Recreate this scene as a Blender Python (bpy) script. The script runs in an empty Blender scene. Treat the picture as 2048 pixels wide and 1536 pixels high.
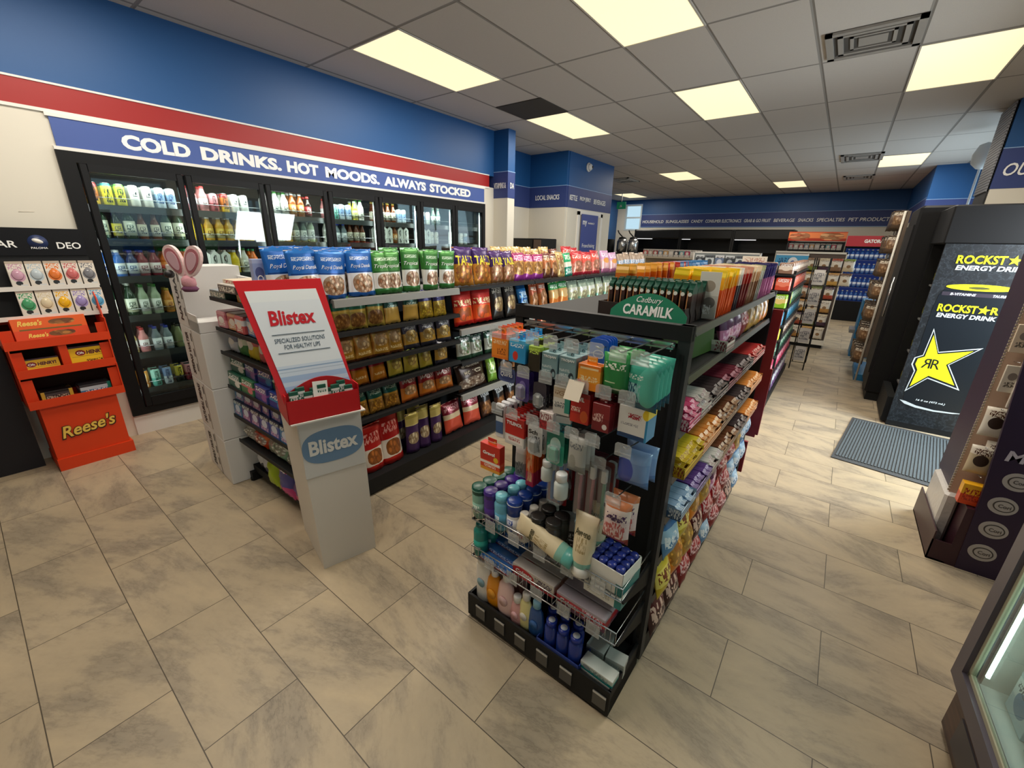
import bpy, bmesh, math, random
from mathutils import Vector, Matrix, noise
random.seed(7)
S = bpy.context.scene
C = S.collection
PI = math.pi
H = 3.03          # ceiling height
WX = -4.28        # plane of the cooler wall

# ---------------------------------------------------------------- camera
cam = bpy.data.cameras.new('camera'); camo = bpy.data.objects.new('camera', cam); C.objects.link(camo)
cam.sensor_width = 36; cam.lens = 830.93 / 2048 * 36; cam.clip_start = .02; cam.clip_end = 100
_f = Vector((-0.57186144, 0.75468711, -0.32159269)); _r = Vector((0.79243487, 0.60958123, 0.02139402)); _u = Vector((-0.21218266, 0.24260684, 0.94663638))
camo.matrix_world = Matrix(((_r.x, _u.x, -_f.x, 0), (_r.y, _u.y, -_f.y, 0), (_r.z, _u.z, -_f.z, 1.55), (0, 0, 0, 1)))
S.camera = camo
# ---------------------------------------------------------------- world, view
S.view_settings.view_transform = 'Standard'; S.view_settings.look = 'None'
S.view_settings.gamma = 1; S.view_settings.exposure = 0.0; S.view_settings.use_curve_mapping = False
W = bpy.data.worlds.new('sky'); S.world = W; W.use_nodes = True
W.node_tree.nodes['Background'].inputs[0].default_value = (.80, .90, 1, 1); W.node_tree.nodes['Background'].inputs[1].default_value = 1.15
S.cycles.max_bounces = 7; S.cycles.diffuse_bounces = 4; S.cycles.glossy_bounces = 3; S.cycles.transmission_bounces = 4
S.cycles.transparent_max_bounces = 10; S.cycles.use_denoising = True; S.cycles.sample_clamp_indirect = 4
S.cycles.caustics_reflective = False; S.cycles.caustics_refractive = False

def area(name, loc, rot, sx, sy, power, col, spread=PI):
    l = bpy.data.lights.new(name, 'AREA'); l.shape = 'RECTANGLE'; l.size = sx; l.size_y = sy; l.energy = power; l.color = col; l.spread = spread
    o = bpy.data.objects.new(name, l); C.objects.link(o); o.location = loc; o.rotation_euler = rot
    return o
# daylight coming in through the glass entrance and the side window on the right
area('entrance_daylight', (1.88, 4.35, 1.25), (0, math.radians(56), 0), 1.9, 1.15, 120, (.88, .95, 1))
area('window_daylight', (1.62, 9.3, 1.75), (0, math.radians(100), 0), 1.6, 3.0, 42, (.75, .88, 1))
CEIL_LIGHTS = [(-3.575, 2.43), (-1.73, 2.43), (.115, 2.43), (-3.575, 4.87), (-1.73, 4.87), (.115, 4.87), (-3.575, 9.75), (.115, 9.75), (-1.73, 12.2), (-6.03, 12.9),  # third panel is out of view, added to brighten the right side
               (-3.575, -.01), (-1.73, -.01)]
# ---------------------------------------------------------------- materials
MATS = {}
def lin(c):
    if isinstance(c, str):
        c = c.lstrip('#'); c = tuple(int(c[i:i+2], 16) / 255 for i in (0, 2, 4))
        c = tuple(x / 12.92 if x <= .04045 else ((x + .055) / 1.055) ** 2.4 for x in c)
    return (c[0], c[1], c[2], 1)
def M(name, col=None, rough=.5, metal=0, emit=None, es=0, spec=.5, alpha=None, bump=None):
    if name in MATS: return MATS[name]
    m = bpy.data.materials.new(name); m.use_nodes = True; b = m.node_tree.nodes['Principled BSDF']
    b.inputs['Base Color'].default_value = lin(col); b.inputs['Roughness'].default_value = rough; b.inputs['Metallic'].default_value = metal
    b.inputs['Specular IOR Level'].default_value = spec
    if emit: b.inputs['Emission Color'].default_value = lin(emit); b.inputs['Emission Strength'].default_value = es
    # slight wear so that no surface is perfectly even
    if bump is not None:
        t = m.node_tree; nz = t.nodes.new('ShaderNodeTexNoise'); nz.inputs['Scale'].default_value = bump[0]; nz.inputs['Detail'].default_value = 3
        tc = t.nodes.new('ShaderNodeTexCoord'); t.links.new(tc.outputs['Object'], nz.inputs['Vector'])
        bp = t.nodes.new('ShaderNodeBump'); bp.inputs['Strength'].default_value = bump[1]; bp.inputs['Distance'].default_value = .01
        t.links.new(nz.outputs['Fac'], bp.inputs['Height']); t.links.new(bp.outputs['Normal'], b.inputs['Normal'])
    MATS[name] = m; return m
class NT:
    def __init__(s, name):
        s.m = bpy.data.materials.new(name); s.m.use_nodes = True; s.t = s.m.node_tree; s.b = s.t.nodes['Principled BSDF']
    def n(s, k): return s.t.nodes.new(k)
    def l(s, a, b): s.t.links.new(a, b)
    def setin(s, sock, v):
        if hasattr(v, 'links') or isinstance(v, bpy.types.NodeSocket): s.l(v, sock)
        else: sock.default_value = v
    def m_(s, op, a, b=0.0, c=0.0):
        n = s.n('ShaderNodeMath'); n.operation = op
        for i, v in enumerate((a, b, c)): s.setin(n.inputs[i], v)
        return n.outputs[0]
    def mix(s, f, a, b):
        n = s.n('ShaderNodeMix'); n.data_type = 'RGBA'; s.setin(n.inputs[0], f); s.setin(n.inputs[6], a); s.setin(n.inputs[7], b); return n.outputs[2]
    def comb(s, x, y, z=0.0):
        n = s.n('ShaderNodeCombineXYZ'); s.setin(n.inputs[0], x); s.setin(n.inputs[1], y); s.setin(n.inputs[2], z); return n.outputs[0]
    def ramp(s, f, stops, interp='CONSTANT'):
        n = s.n('ShaderNodeValToRGB'); n.color_ramp.interpolation = interp; s.l(f, n.inputs[0]); e = n.color_ramp.elements
        e[0].position = stops[0][0]; e[0].color = lin(stops[0][1])
        e[1].position = stops[1][0] if len(stops) > 1 else 1; e[1].color = lin(stops[1][1] if len(stops) > 1 else stops[0][1])
        for p, c in stops[2:]:
            x = e.new(p); x.color = lin(c)
        return n.outputs[0]
    def noise(s, vec, scale, detail=2, rough=.5, out='Fac'):
        n = s.n('ShaderNodeTexNoise'); s.l(vec, n.inputs['Vector']); n.inputs['Scale'].default_value = scale; n.inputs['Detail'].default_value = detail; n.inputs['Roughness'].default_value = rough
        return n.outputs[out]
def art(name, ramp, items=(), rough=.35, metal=0, rnd=True):
    """printed packaging: bands up the height plus shapes, food pictures ('f') and small print ('t')"""
    if name in MATS: return MATS[name]
    k = NT(name); tc = k.n('ShaderNodeTexCoord'); sp = k.n('ShaderNodeSeparateXYZ'); k.l(tc.outputs['Generated'], sp.inputs[0]); u, v = sp.outputs[0], sp.outputs[2]
    col = k.ramp(v, ramp) if len(ramp) > 1 else lin(ramp[0][1])
    for it in items:
        kd, cu, cv, ru, rv = it[:5]
        du = k.m_('DIVIDE', k.m_('SUBTRACT', u, cu), ru); dv = k.m_('DIVIDE', k.m_('SUBTRACT', v, cv), rv)
        if kd in 'ef':
            msk = k.m_('LESS_THAN', k.m_('ADD', k.m_('POWER', k.m_('ABSOLUTE', du), 2.0 if kd == 'e' else 2.6), k.m_('POWER', k.m_('ABSOLUTE', dv), 2.0 if kd == 'e' else 2.6)), 1.0)
        else:
            msk = k.m_('LESS_THAN', k.m_('MAXIMUM', k.m_('ABSOLUTE', du), k.m_('ABSOLUTE', dv)), 1.0)
        if kd == 'f':
            vo = k.n('ShaderNodeTexVoronoi'); k.l(k.comb(u, v), vo.inputs['Vector']); vo.inputs['Scale'].default_value = it[7] if len(it) > 7 else 9
            sc = k.n('ShaderNodeSeparateColor'); k.l(vo.outputs['Color'], sc.inputs[0])
            c2 = k.mix(sc.outputs[0], lin(it[5]), lin(it[6]))
            c2 = k.mix(k.m_('MULTIPLY', k.m_('GREATER_THAN', vo.outputs['Distance'], .045 * 9 ), .6), c2, lin('#5a3414'))
        else: c2 = lin(it[5])
        if kd == 't':
            nn = it[6] if len(it) > 6 else 6
            z = k.noise(k.comb(k.m_('MULTIPLY', du, nn * 1.7), k.m_('MULTIPLY', dv, 1.5), cu * 9 + cv * 7), 1.0, 1)
            msk = k.m_('MULTIPLY', msk, k.m_('GREATER_THAN', z, .5))
        col = k.mix(msk, col, c2)
    k.setin(k.b.inputs['Base Color'], col); k.b.inputs['Roughness'].default_value = rough; k.b.inputs['Metallic'].default_value = metal
    MATS[name] = k.m; return k.m
def glassy(name, tint, refl=.08, alpha=.25, rough=.02):
    if name in MATS: return MATS[name]
    m = bpy.data.materials.new(name); m.use_nodes = True; t = m.node_tree; t.nodes.clear()
    o = t.nodes.new('ShaderNodeOutputMaterial'); tr = t.nodes.new('ShaderNodeBsdfTransparent'); tr.inputs[0].default_value = lin(tint)
    gl = t.nodes.new('ShaderNodeBsdfGlossy'); gl.inputs['Roughness'].default_value = rough; gl.inputs[0].default_value = (1, 1, 1, 1)
    ge = t.nodes.new('ShaderNodeNewGeometry'); dt_ = t.nodes.new('ShaderNodeVectorMath'); dt_.operation = 'DOT_PRODUCT'; t.links.new(ge.outputs['Incoming'], dt_.inputs[0]); t.links.new(ge.outputs['Normal'], dt_.inputs[1])
    def mm(op, a, b, c=0.0):
        n = t.nodes.new('ShaderNodeMath'); n.operation = op
        for i, v in enumerate((a, b, c)):
            if isinstance(v, float): n.inputs[i].default_value = v
            else: t.links.new(v, n.inputs[i])
        return n
    ma = mm('MULTIPLY_ADD', mm('POWER', mm('SUBTRACT', 1.0, mm('ABSOLUTE', dt_.outputs['Value'], 0.0).outputs[0]).outputs[0], 5.0).outputs[0], .96, .035 + refl)
    mx = t.nodes.new('ShaderNodeMixShader'); t.links.new(ma.outputs[0], mx.inputs[0]); t.links.new(tr.outputs[0], mx.inputs[1]); t.links.new(gl.outputs[0], mx.inputs[2])
    t.links.new(mx.outputs[0], o.inputs[0]); MATS[name] = m; return m
def clearp(name, col, op=.3, rough=.1):
    if name in MATS: return MATS[name]
    m = bpy.data.materials.new(name); m.use_nodes = True; b = m.node_tree.nodes['Principled BSDF']
    b.inputs['Base Color'].default_value = lin(col); b.inputs['Roughness'].default_value = rough; b.inputs['Alpha'].default_value = op
    MATS[name] = m; return m
BLACK = M('black_metal', '#101113', .6, spec=.3); DARK = M('dark_grey_metal', '#1e1f21', .6, spec=.3); DEEP = M('black_back', '#0b0b0c', .7)
GREY = M('grey_metal', '#8d8d8b', .35, .3); CHROME = M('chrome', '#b9babb', .22, .9); WHITE = M('white_card', '#e6e3dd', .6); PAPER = M('paper_white', '#f0eee8', .6)
CLEAR = clearp('clear_plastic', '#dfe3e4', .30, .08); INK = M('black_ink', '#141416', .5); WINK = M('white_ink', '#f2f2f0', .5)
RED = M('red_card', '#c01218', .45); ORANGE = M('orange_card', '#e8430c', .5)
CREAMW = M('cream_wall', '#dad4c6', .55, bump=(3, .02)); BLUEW = M('blue_paint', '#17508a', .5, bump=(6, .03)); NAVY = M('banner_blue', '#40589c', .5)
# ---------------------------------------------------------------- mesh building
class MB:
    def __init__(s): s.v = []; s.f = []; s.m = []; s.sm = []
    def add(s, vs, fs, mi=0, sm=False):
        o = len(s.v); s.v += [tuple(x) for x in vs]; s.f += [tuple(i + o for i in f) for f in fs]; s.m += [mi] * len(fs); s.sm += [sm] * len(fs); return s
    def box(s, x0, x1, y0, y1, z0, z1, mi=0, bev=0):
        if bev <= 0:
            vs = [(x, y, z) for z in (z0, z1) for y in (y0, y1) for x in (x0, x1)]
            return s.add(vs, [(0, 2, 3, 1), (4, 5, 7, 6), (0, 1, 5, 4), (2, 6, 7, 3), (0, 4, 6, 2), (1, 3, 7, 5)], mi)
        b = bev; ring = [(x0 + b, y0), (x1 - b, y0), (x1, y0 + b), (x1, y1 - b), (x1 - b, y1), (x0 + b, y1), (x0, y1 - b), (x0, y0 + b)]
        cx, cy = (x0 + x1) / 2, (y0 + y1) / 2
        def ins(p, k): return (cx + (p[0] - cx) * (1 - 2 * k / max(x1 - x0, 1e-6)), cy + (p[1] - cy) * (1 - 2 * k / max(y1 - y0, 1e-6)))
        lv = [(z0, b), (z0 + b, 0), (z1 - b, 0), (z1, b)]; vs = []
        for z, k in lv: vs += [(*ins(p, k), z) for p in ring]
        fs = [tuple(reversed(range(8))), tuple(range(24, 32))]
        for i in range(3):
            for j in range(8): fs.append((i * 8 + j, i * 8 + (j + 1) % 8, (i + 1) * 8 + (j + 1) % 8, (i + 1) * 8 + j))
        return s.add(vs, fs, mi)
    def tube(s, pts, r, mi=0, n=6):
        pts = [Vector(p) for p in pts]; vs = []
        for i, p in enumerate(pts):
            d = (pts[min(i + 1, len(pts) - 1)] - pts[max(i - 1, 0)]).normalized()
            a = d.cross(Vector((0, 0, 1))); a = a if a.length > .05 else d.cross(Vector((1, 0, 0))); a.normalize(); b = d.cross(a)
            vs += [p + (a * math.cos(2 * PI * j / n) + b * math.sin(2 * PI * j / n)) * r for j in range(n)]
        fs = [(i * n + j, i * n + (j + 1) % n, (i + 1) * n + (j + 1) % n, (i + 1) * n + j) for i in range(len(pts) - 1) for j in range(n)]
        fs += [tuple(reversed(range(n))), tuple(range((len(pts) - 1) * n, len(pts) * n))]
        return s.add(vs, fs, mi, True)
    def lathe(s, prof, mi=0, n=14, c=(0, 0), sq=1.0, sy=1.0):
        """prof: (radius, z) list; sq < 1 rounds towards a square, sy flattens in y"""
        vs = []
        for r, z in prof:
            for j in range(n):
                a = 2 * PI * j / n; k = 1.0
                if sq < 1: k = 1 / max(abs(math.cos(a)), abs(math.sin(a))) ** (1 - sq)
                vs.append((c[0] + r * k * math.cos(a), c[1] + r * k * math.sin(a) * sy, z))
        fs = [(i * n + j, i * n + (j + 1) % n, (i + 1) * n + (j + 1) % n, (i + 1) * n + j) for i in range(len(prof) - 1) for j in range(n)]
        fs += [tuple(reversed(range(n))), tuple(range((len(prof) - 1) * n, len(prof) * n))]
        return s.add(vs, fs, mi, True)
    def prism(s, poly, y0, y1, mi=0, axis='y'):
        """polygon in the xz plane pushed along y (axis 'y'), or in yz pushed along x, or xy pushed along z"""
        n = len(poly)
        if axis == 'y': vs = [(a, y0, b) for a, b in poly] + [(a, y1, b) for a, b in poly]
        elif axis == 'x': vs = [(y0, a, b) for a, b in poly] + [(y1, a, b) for a, b in poly]
        else: vs = [(a, b, y0) for a, b in poly] + [(a, b, y1) for a, b in poly]
        fs = [tuple(range(n)), tuple(reversed(range(n, 2 * n)))] + [(i, i + n, (i + 1) % n + n, (i + 1) % n) for i in range(n)]
        return s.add(vs, fs, mi)
    def mesh(s, name, mats):
        me = bpy.data.meshes.new(name); me.from_pydata(s.v, [], s.f); me.update()
        for m in (mats if isinstance(mats, (list, tuple)) else [mats]): me.materials.append(m)
        me.polygons.foreach_set('material_index', s.m); me.polygons.foreach_set('use_smooth', s.sm)
        b = bmesh.new(); b.from_mesh(me); bmesh.ops.recalc_face_normals(b, faces=b.faces); b.to_mesh(me); b.free()
        return me
def obj(name, mb, mats=None, parent=None, loc=None, rot=None):
    me = mb if isinstance(mb, bpy.types.Mesh) else mb.mesh(name, mats)
    o = bpy.data.objects.new(name, me); C.objects.link(o)
    if parent: o.parent = parent
    if loc: o.location = loc
    if rot: o.rotation_euler = rot
    return o
def bx(*a, **k): return MB().box(*a, **k)
def struct(name, mb, mats): o = obj(name, mb, mats); o['kind'] = 'structure'; return o
def thing(name, label=None, cat=None, loc=(0, 0, 0), rotz=0, group=None, tilt=0):
    o = bpy.data.objects.new(name, None); C.objects.link(o); o.location = loc; o.rotation_euler = (tilt, 0, rotz); o.empty_display_size = .05
    return tag(o, label, cat, group)
def tag(o, label=None, cat=None, group=None):
    if label: o['label'] = label
    if cat: o['category'] = cat
    if group: o['group'] = group
    return o
TXT = {}
def text(s, w, h, mat, bold=0.0, shear=0.0, ext=.0004, wrap=None, name='lettering', at=(0, 0, 0), parent=None, rot=None, align='c'):
    """lettering that faces -y, fitted into w x h, centred on at"""
    key = (s, w, h, mat.name, bold, shear, ext, wrap is None)
    me = TXT.get(key)
    if me is None or wrap:
        cu = bpy.data.curves.new('lettering', 'FONT'); cu.body = s; cu.size = 1; cu.resolution_u = 3; cu.offset = bold; cu.shear = shear; cu.align_x = 'CENTER'
        ob = bpy.data.objects.new('lettering', cu); me = bpy.data.meshes.new_from_object(ob); bpy.data.objects.remove(ob); bpy.data.curves.remove(cu)
        xs = [q.co.x for q in me.vertices]; ys = [q.co.y for q in me.vertices]
        if not xs: return None
        x0, x1, y0, y1 = min(xs), max(xs), min(ys), max(ys)
        for q in me.vertices:
            x = ((q.co.x - x0) / (x1 - x0) - .5) * w; z = ((q.co.y - y0) / (y1 - y0) - .5) * h
            q.co = (x, wrap(x + at[0], z + at[2]) if wrap else 0, z)
        if ext and not wrap:
            b = bmesh.new(); b.from_mesh(me); r = bmesh.ops.extrude_face_region(b, geom=list(b.faces)); bmesh.ops.translate(b, verts=[g for g in r['geom'] if isinstance(g, bmesh.types.BMVert)], vec=(0, -ext, 0)); b.to_mesh(me); b.free()
        me.materials.clear(); me.materials.append(mat); me.polygons.foreach_set('use_smooth', [False] * len(me.polygons))
        if not wrap: TXT[key] = me
    o = bpy.data.objects.new(name, me); C.objects.link(o); o.location = at
    if rot: o.rotation_euler = rot
    if parent: o.parent = parent
    return o
# ---------------------------------------------------------------- products: one prototype each, then copies
PROTO = {}; USED = set()
KIDS = {}
def proto(key, fn):
    if key not in PROTO: PROTO[key] = fn(); PROTO[key].location = (0, 0, -50)
    return PROTO[key]
def copy_tree(o, parent=None):
    c = o.copy(); C.objects.link(c)
    if parent: c.parent = parent
    for ch in list(o.children): copy_tree(ch, c)
    return c
def put(key, loc, rotz=0.0, label='', tilt=0.0, group=None, sc=1.0, roll=0.0):
    o = PROTO[key]
    if key in USED: o = copy_tree(o)
    USED.add(key)
    o.location = loc; o.rotation_euler = (tilt, roll, rotz)
    o.scale = (sc, sc, sc) if not isinstance(sc, tuple) else sc
    o['label'] = label
    if group: o['group'] = group
    return o
class Fr:
    """a fixture's frame: turns its own x, y, z into the room's"""
    def __init__(s, x, y, deg, z=0): s.o = Vector((x, y, z)); s.a = math.radians(deg); s.c = math.cos(s.a); s.s = math.sin(s.a)
    def w(s, x, y, z=0): return (s.o.x + x * s.c - y * s.s, s.o.y + x * s.s + y * s.c, s.o.z + z)
ORD = ['first', 'second', 'third', 'fourth', 'fifth', 'sixth', 'seventh', 'eighth', 'ninth', 'tenth', 'eleventh', 'twelfth', 'thirteenth', 'fourteenth', 'fifteenth', 'sixteenth', 'seventeenth', 'eighteenth', 'nineteenth', 'twentieth', 'twenty-first', 'twenty-second', 'twenty-third', 'twenty-fourth', 'twenty-fifth', 'twenty-sixth', 'twenty-seventh', 'twenty-eighth']
# ================================================================ THE SHELL
def floor_mat():
    k = NT('stone_tile'); tc = k.n('ShaderNodeTexCoord'); sp = k.n('ShaderNodeSeparateXYZ'); k.l(tc.outputs['Object'], sp.inputs[0]); x, y = sp.outputs[0], sp.outputs[1]
    r = k.m_('DIVIDE', k.m_('SUBTRACT', y, .1165), .2973); row = k.m_('FLOOR', r); fy = k.m_('SUBTRACT', r, row)
    par = k.m_('MODULO', k.m_('ADD', row, 100.0), 2.0)
    q = k.m_('ADD', k.m_('DIVIDE', k.m_('ADD', x, .051), .6160), k.m_('MULTIPLY', par, .5)); ci = k.m_('FLOOR', q); fx = k.m_('SUBTRACT', q, ci)
    ex = k.m_('MULTIPLY', k.m_('MINIMUM', fx, k.m_('SUBTRACT', 1.0, fx)), .616); ey = k.m_('MULTIPLY', k.m_('MINIMUM', fy, k.m_('SUBTRACT', 1.0, fy)), .2973)
    joint = k.m_('LESS_THAN', k.m_('MINIMUM', ex, ey), .0016)
    wn = k.n('ShaderNodeTexWhiteNoise'); wn.noise_dimensions = '2D'; k.l(k.comb(ci, row), wn.inputs['Vector'])
    sc = k.n('ShaderNodeSeparateColor'); k.l(wn.outputs['Color'], sc.inputs[0])
    ox = k.m_('ADD', x, k.m_('MULTIPLY', sc.outputs[0], 31.0)); oy = k.m_('ADD', y, k.m_('MULTIPLY', sc.outputs[1], 27.0))
    ang = k.m_('MULTIPLY', k.m_('SUBTRACT', sc.outputs[2], .5), 1.4)
    v = k.n('ShaderNodeVectorRotate'); v.rotation_type = 'Z_AXIS'; k.l(k.comb(ox, oy), v.inputs['Vector']); k.l(ang, v.inputs['Angle'])
    mp = k.n('ShaderNodeMapping'); mp.inputs['Scale'].default_value = (1.3, 3.4, 1); k.l(v.outputs[0], mp.inputs[0])
    n1 = k.noise(mp.outputs[0], 1.6, 6, .62); n2 = k.noise(mp.outputs[0], 5.5, 5, .7); n3 = k.noise(tc.outputs['Object'], 55, 2)
    base = k.ramp(n1, [(.26, '#7e7466'), (.42, '#978975'), (.52, '#ab9a80'), (.72, '#b7a486')], 'EASE')
    vein = k.m_('POWER', k.m_('SUBTRACT', 1.0, k.m_('MULTIPLY', k.m_('ABSOLUTE', k.m_('SUBTRACT', n2, .5)), 9.0)), 3.0)
    vein = k.m_('MULTIPLY', k.m_('MAXIMUM', vein, 0.0), k.m_('MULTIPLY', k.m_('MAXIMUM', k.m_('SUBTRACT', .56, n1), 0.0), 3.2))
    c = k.mix(vein, base, lin('#665c4e')); c = k.mix(k.m_('MULTIPLY', n3, .12), c, lin('#cfc2ac'))
    c = k.mix(k.m_('MULTIPLY', sc.outputs[1], .16), c, lin('#b8a78c')); c = k.mix(joint, c, lin('#4d4436'))
    k.l(c, k.b.inputs['Base Color']); k.b.inputs['Roughness'].default_value = .42; k.b.inputs['Specular IOR Level'].default_value = .35
    return k.m
def ceil_mat():
    k = NT('ceiling_tile'); tc = k.n('ShaderNodeTexCoord'); sp = k.n('ShaderNodeSeparateXYZ'); k.l(tc.outputs['Object'], sp.inputs[0]); x, y = sp.outputs[0], sp.outputs[1]
    q = k.m_('DIVIDE', k.m_('ADD', x, 3.585), .615); r = k.m_('DIVIDE', k.m_('SUBTRACT', y, 2.42), 1.222)
    ci = k.m_('FLOOR', q); ri = k.m_('FLOOR', r); fx = k.m_('SUBTRACT', q, ci); fy = k.m_('SUBTRACT', r, ri)
    ex = k.m_('MULTIPLY', k.m_('MINIMUM', fx, k.m_('SUBTRACT', 1.0, fx)), .615); ey = k.m_('MULTIPLY', k.m_('MINIMUM', fy, k.m_('SUBTRACT', 1.0, fy)), 1.222)
    e = k.m_('MINIMUM', ex, ey); bar = k.m_('LESS_THAN', e, .013)
    wn = k.n('ShaderNodeTexWhiteNoise'); wn.noise_dimensions = '2D'; k.l(k.comb(ci, ri), wn.inputs['Vector'])
    n = k.noise(tc.outputs['Object'], 260, 2); c = k.mix(n, lin('#bdb8b2'), lin('#d2cdc8')); c = k.mix(k.m_('MULTIPLY', wn.outputs['Value'], .25), c, lin('#b0aaa4'))
    c = k.mix(bar, c, lin('#8e8a85')); k.l(c, k.b.inputs['Base Color']); k.b.inputs['Roughness'].default_value = .85
    bp = k.n('ShaderNodeBump'); bp.inputs['Strength'].default_value = .5; bp.inputs['Distance'].default_value = .006; k.l(k.m_('MINIMUM', k.m_('DIVIDE', e, .012), 1.0), bp.inputs['Height']); k.l(bp.outputs[0], k.b.inputs['Normal'])
    return k.m
struct('floor', bx(-7.2, 3.4, -3.2, 15.6, -.05, 0), floor_mat())
struct('ceiling', bx(-7.2, 3.4, -3.2, 15.6, H, H + .05), ceil_mat())
# left wall: cream below, red stripe with white edges, blue above; hole for the cooler
w = MB(); w.box(WX - .12, WX, -3.1, .60, 0, 2.30).box(WX - .12, WX, 4.88, 5.1, 0, 2.30).box(WX - .12, WX, .60, 4.88, 2.07, 2.30).box(WX - .12, WX, .60, 4.88, 0, .165)
struct('wall_left', w, CREAMW)
struct('wall_left_upper', bx(WX - .12, WX, -3.1, 5.1, 2.45, H), BLUEW)
struct('trim_1', bx(WX - .12, WX + .006, -3.1, 4.99, 2.30, 2.45), M('red_stripe', '#9c1210', .45))
struct('trim_2', bx(WX, WX + .012, -3.1, 4.99, 2.448, 2.460), WHITE)
struct('trim_3', bx(WX, WX + .012, -3.1, 4.99, 2.283, 2.302), WHITE)
struct('baseboard_left', bx(WX, WX + .012, .60, 4.9, 0, .165), M('curb_white', '#d8d5cf', .6))
wl = MB()
for y0, z0, y1, z1 in ((.35, 1.672, .42, 1.676),): wl.tube([(WX + .001, y0, z0), (WX + .001, y1, z1)], .0015)
struct('wall_left_scuff', wl, M('scuff', '#cbc2b2', .6))
# banner band helper: wall piece with cream bottom, banner band and blue top (x0..x1, y0..y1)
def bandwall(nm, x0, x1, y0, y1, zlo=2.16, zhi=2.50):
    struct(nm, bx(x0, x1, y0, y1, 0, zlo), CREAMW)
    struct(nm + '_band', bx(x0 - .003, x1 + .003, y0 - .003, y1 + .003, zlo, zhi), M('band_navy', '#2f3f78', .5))
    struct(nm + '_upper', bx(x0, x1, y0, y1, zhi, H), BLUEW)
    struct(nm + '_line', bx(x0 - .005, x1 + .005, y0 - .005, y1 + .005, zhi, zhi + .008), M('pale_line', '#8fb0d8', .5))
bandwall('wall_column', WX - .12, -4.02, 5.1, 5.26)
bandwall('wall_recess', -4.95, -4.81, 5.26, 6.75)
bandwall('wall_back_left', -4.95, -4.04, 6.75, 6.80)
bandwall('wall_bump', -4.12, -4.03, 6.80, 8.47)
bandwall('wall_bump_end', -6.75, -4.03, 8.47, 8.53)
struct('wall_far_left', bx(-6.85, -6.75, 8.5, 15.0, 0, H), BLUEW)
struct('wall_far', MB().box(-5.86, .95, 14.9, 15.0, 0, 2.15).box(-6.75, -5.86, 14.9, 15.0, 0, 2.05).box(-6.75, -6.45, 14.9, 15.0, 2.05, 2.9), CREAMW)
struct('wall_far_band', bx(-5.86, .95, 14.895, 15.0, 2.15, 2.55), M('band_navy', '#2f3f78'))
struct('wall_far_upper', MB().box(-5.86, .95, 14.9, 15.0, 2.55, H).box(-6.75, -5.86, 14.9, 15.0, 2.9, H), BLUEW)
struct('wall_far_line', MB().box(-5.86, .95, 14.88, 14.9, 2.15, 2.165).box(-5.86, .95, 14.89, 14.9, 2.55, 2.56), M('pale_line', '#8fb0d8'))
PANE = glassy('window_glass', '#e8f4f6', .03)
def window(nm, w_, h_, loc, rz, nx=2, nz=2, fr=GREY):
    t = bpy.data.objects.new(nm, None); C.objects.link(t); t.location = loc; t.rotation_euler = (0, 0, rz); t['kind'] = 'structure'
    m = MB(); b = .05
    m.box(-w_/2, w_/2, -.03, .03, 0, b).box(-w_/2, w_/2, -.03, .03, h_ - b, h_)
    for i in range(nx + 1): x = -w_/2 + b/2 + (w_ - b) * i / nx; m.box(x - b/2, x + b/2, -.03, .03, b, h_ - b)
    for i in range(1, nz): m.box(-w_/2 + b, w_/2 - b, -.02, .02, h_ * i / nz - b/2, h_ * i / nz + b/2)
    obj('window_frame', m, fr, t); obj('window_pane', bx(-w_/2 + b, w_/2 - b, -.004, .004, b, h_ - b), PANE, t)
    return t
window('window_1', .60, .84, (-6.16, 14.92, 2.05), 0, 1, 2, M('window_white', '#c9d4d8', .4))
# right side: entrance wall, slat column, side window bay, blue return, far right wall
RX = 1.95
struct('wall_right', MB().box(RX, RX + .1, -3.1, -1.9, 0, H).box(RX, RX + .1, 5.05, 5.6, 0, H).box(RX, RX + .1, 2.85, 3.7, 0, H).box(RX, RX + .1, -1.9, 2.85, 0, .5).box(RX, RX + .1, -1.9, 2.85, 2.5, H).box(RX, RX + .1, 3.7, 5.05, 2.35, H), CREAMW)
window('window_2', 4.7, 2.0, (RX + .05, .48, .5), PI/2, 4, 2)
t = window('door_1', 1.30, 2.35, (RX + .05, 4.375, 0), PI/2, 2, 1); obj('door_handle', MB().tube([(.10, -.07, .9), (.10, -.07, 1.4)], .012), CHROME, t)
bandwall('wall_slat_column', 1.06, 2.9, 6.93, 7.52, 2.20, 2.58)
struct('wall_right_stub', bx(RX, RX + .1, 5.6, 6.93, 0, H), CREAMW)
struct('wall_window_bay', MB().box(1.62, 1.72, 7.52, 11.2, 0, .7).box(1.62, 1.72, 7.52, 11.2, 2.75, H), CREAMW)
window('window_3', 3.68, 2.05, (1.67, 9.36, .7), PI/2, 4, 2)
bandwall('wall_blue_return', .95, 1.8, 11.2, 11.32, 2.12, 2.46)
bandwall('wall_far_right', .95, 1.05, 11.32, 15.0)
struct('wall_behind', bx(-7.1, 3.3, -3.2, -3.1, 0, H), CREAMW)
struct('wall_cooler_back', MB().box(-5.9, -5.8, 0, 5.1, 0, H).box(-5.9, WX - .1, 0, .1, 0, H).box(-5.9, WX - .1, 5.0, 5.1, 0, H), M('cooler_back', '#1a1c1d', .7))
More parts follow.
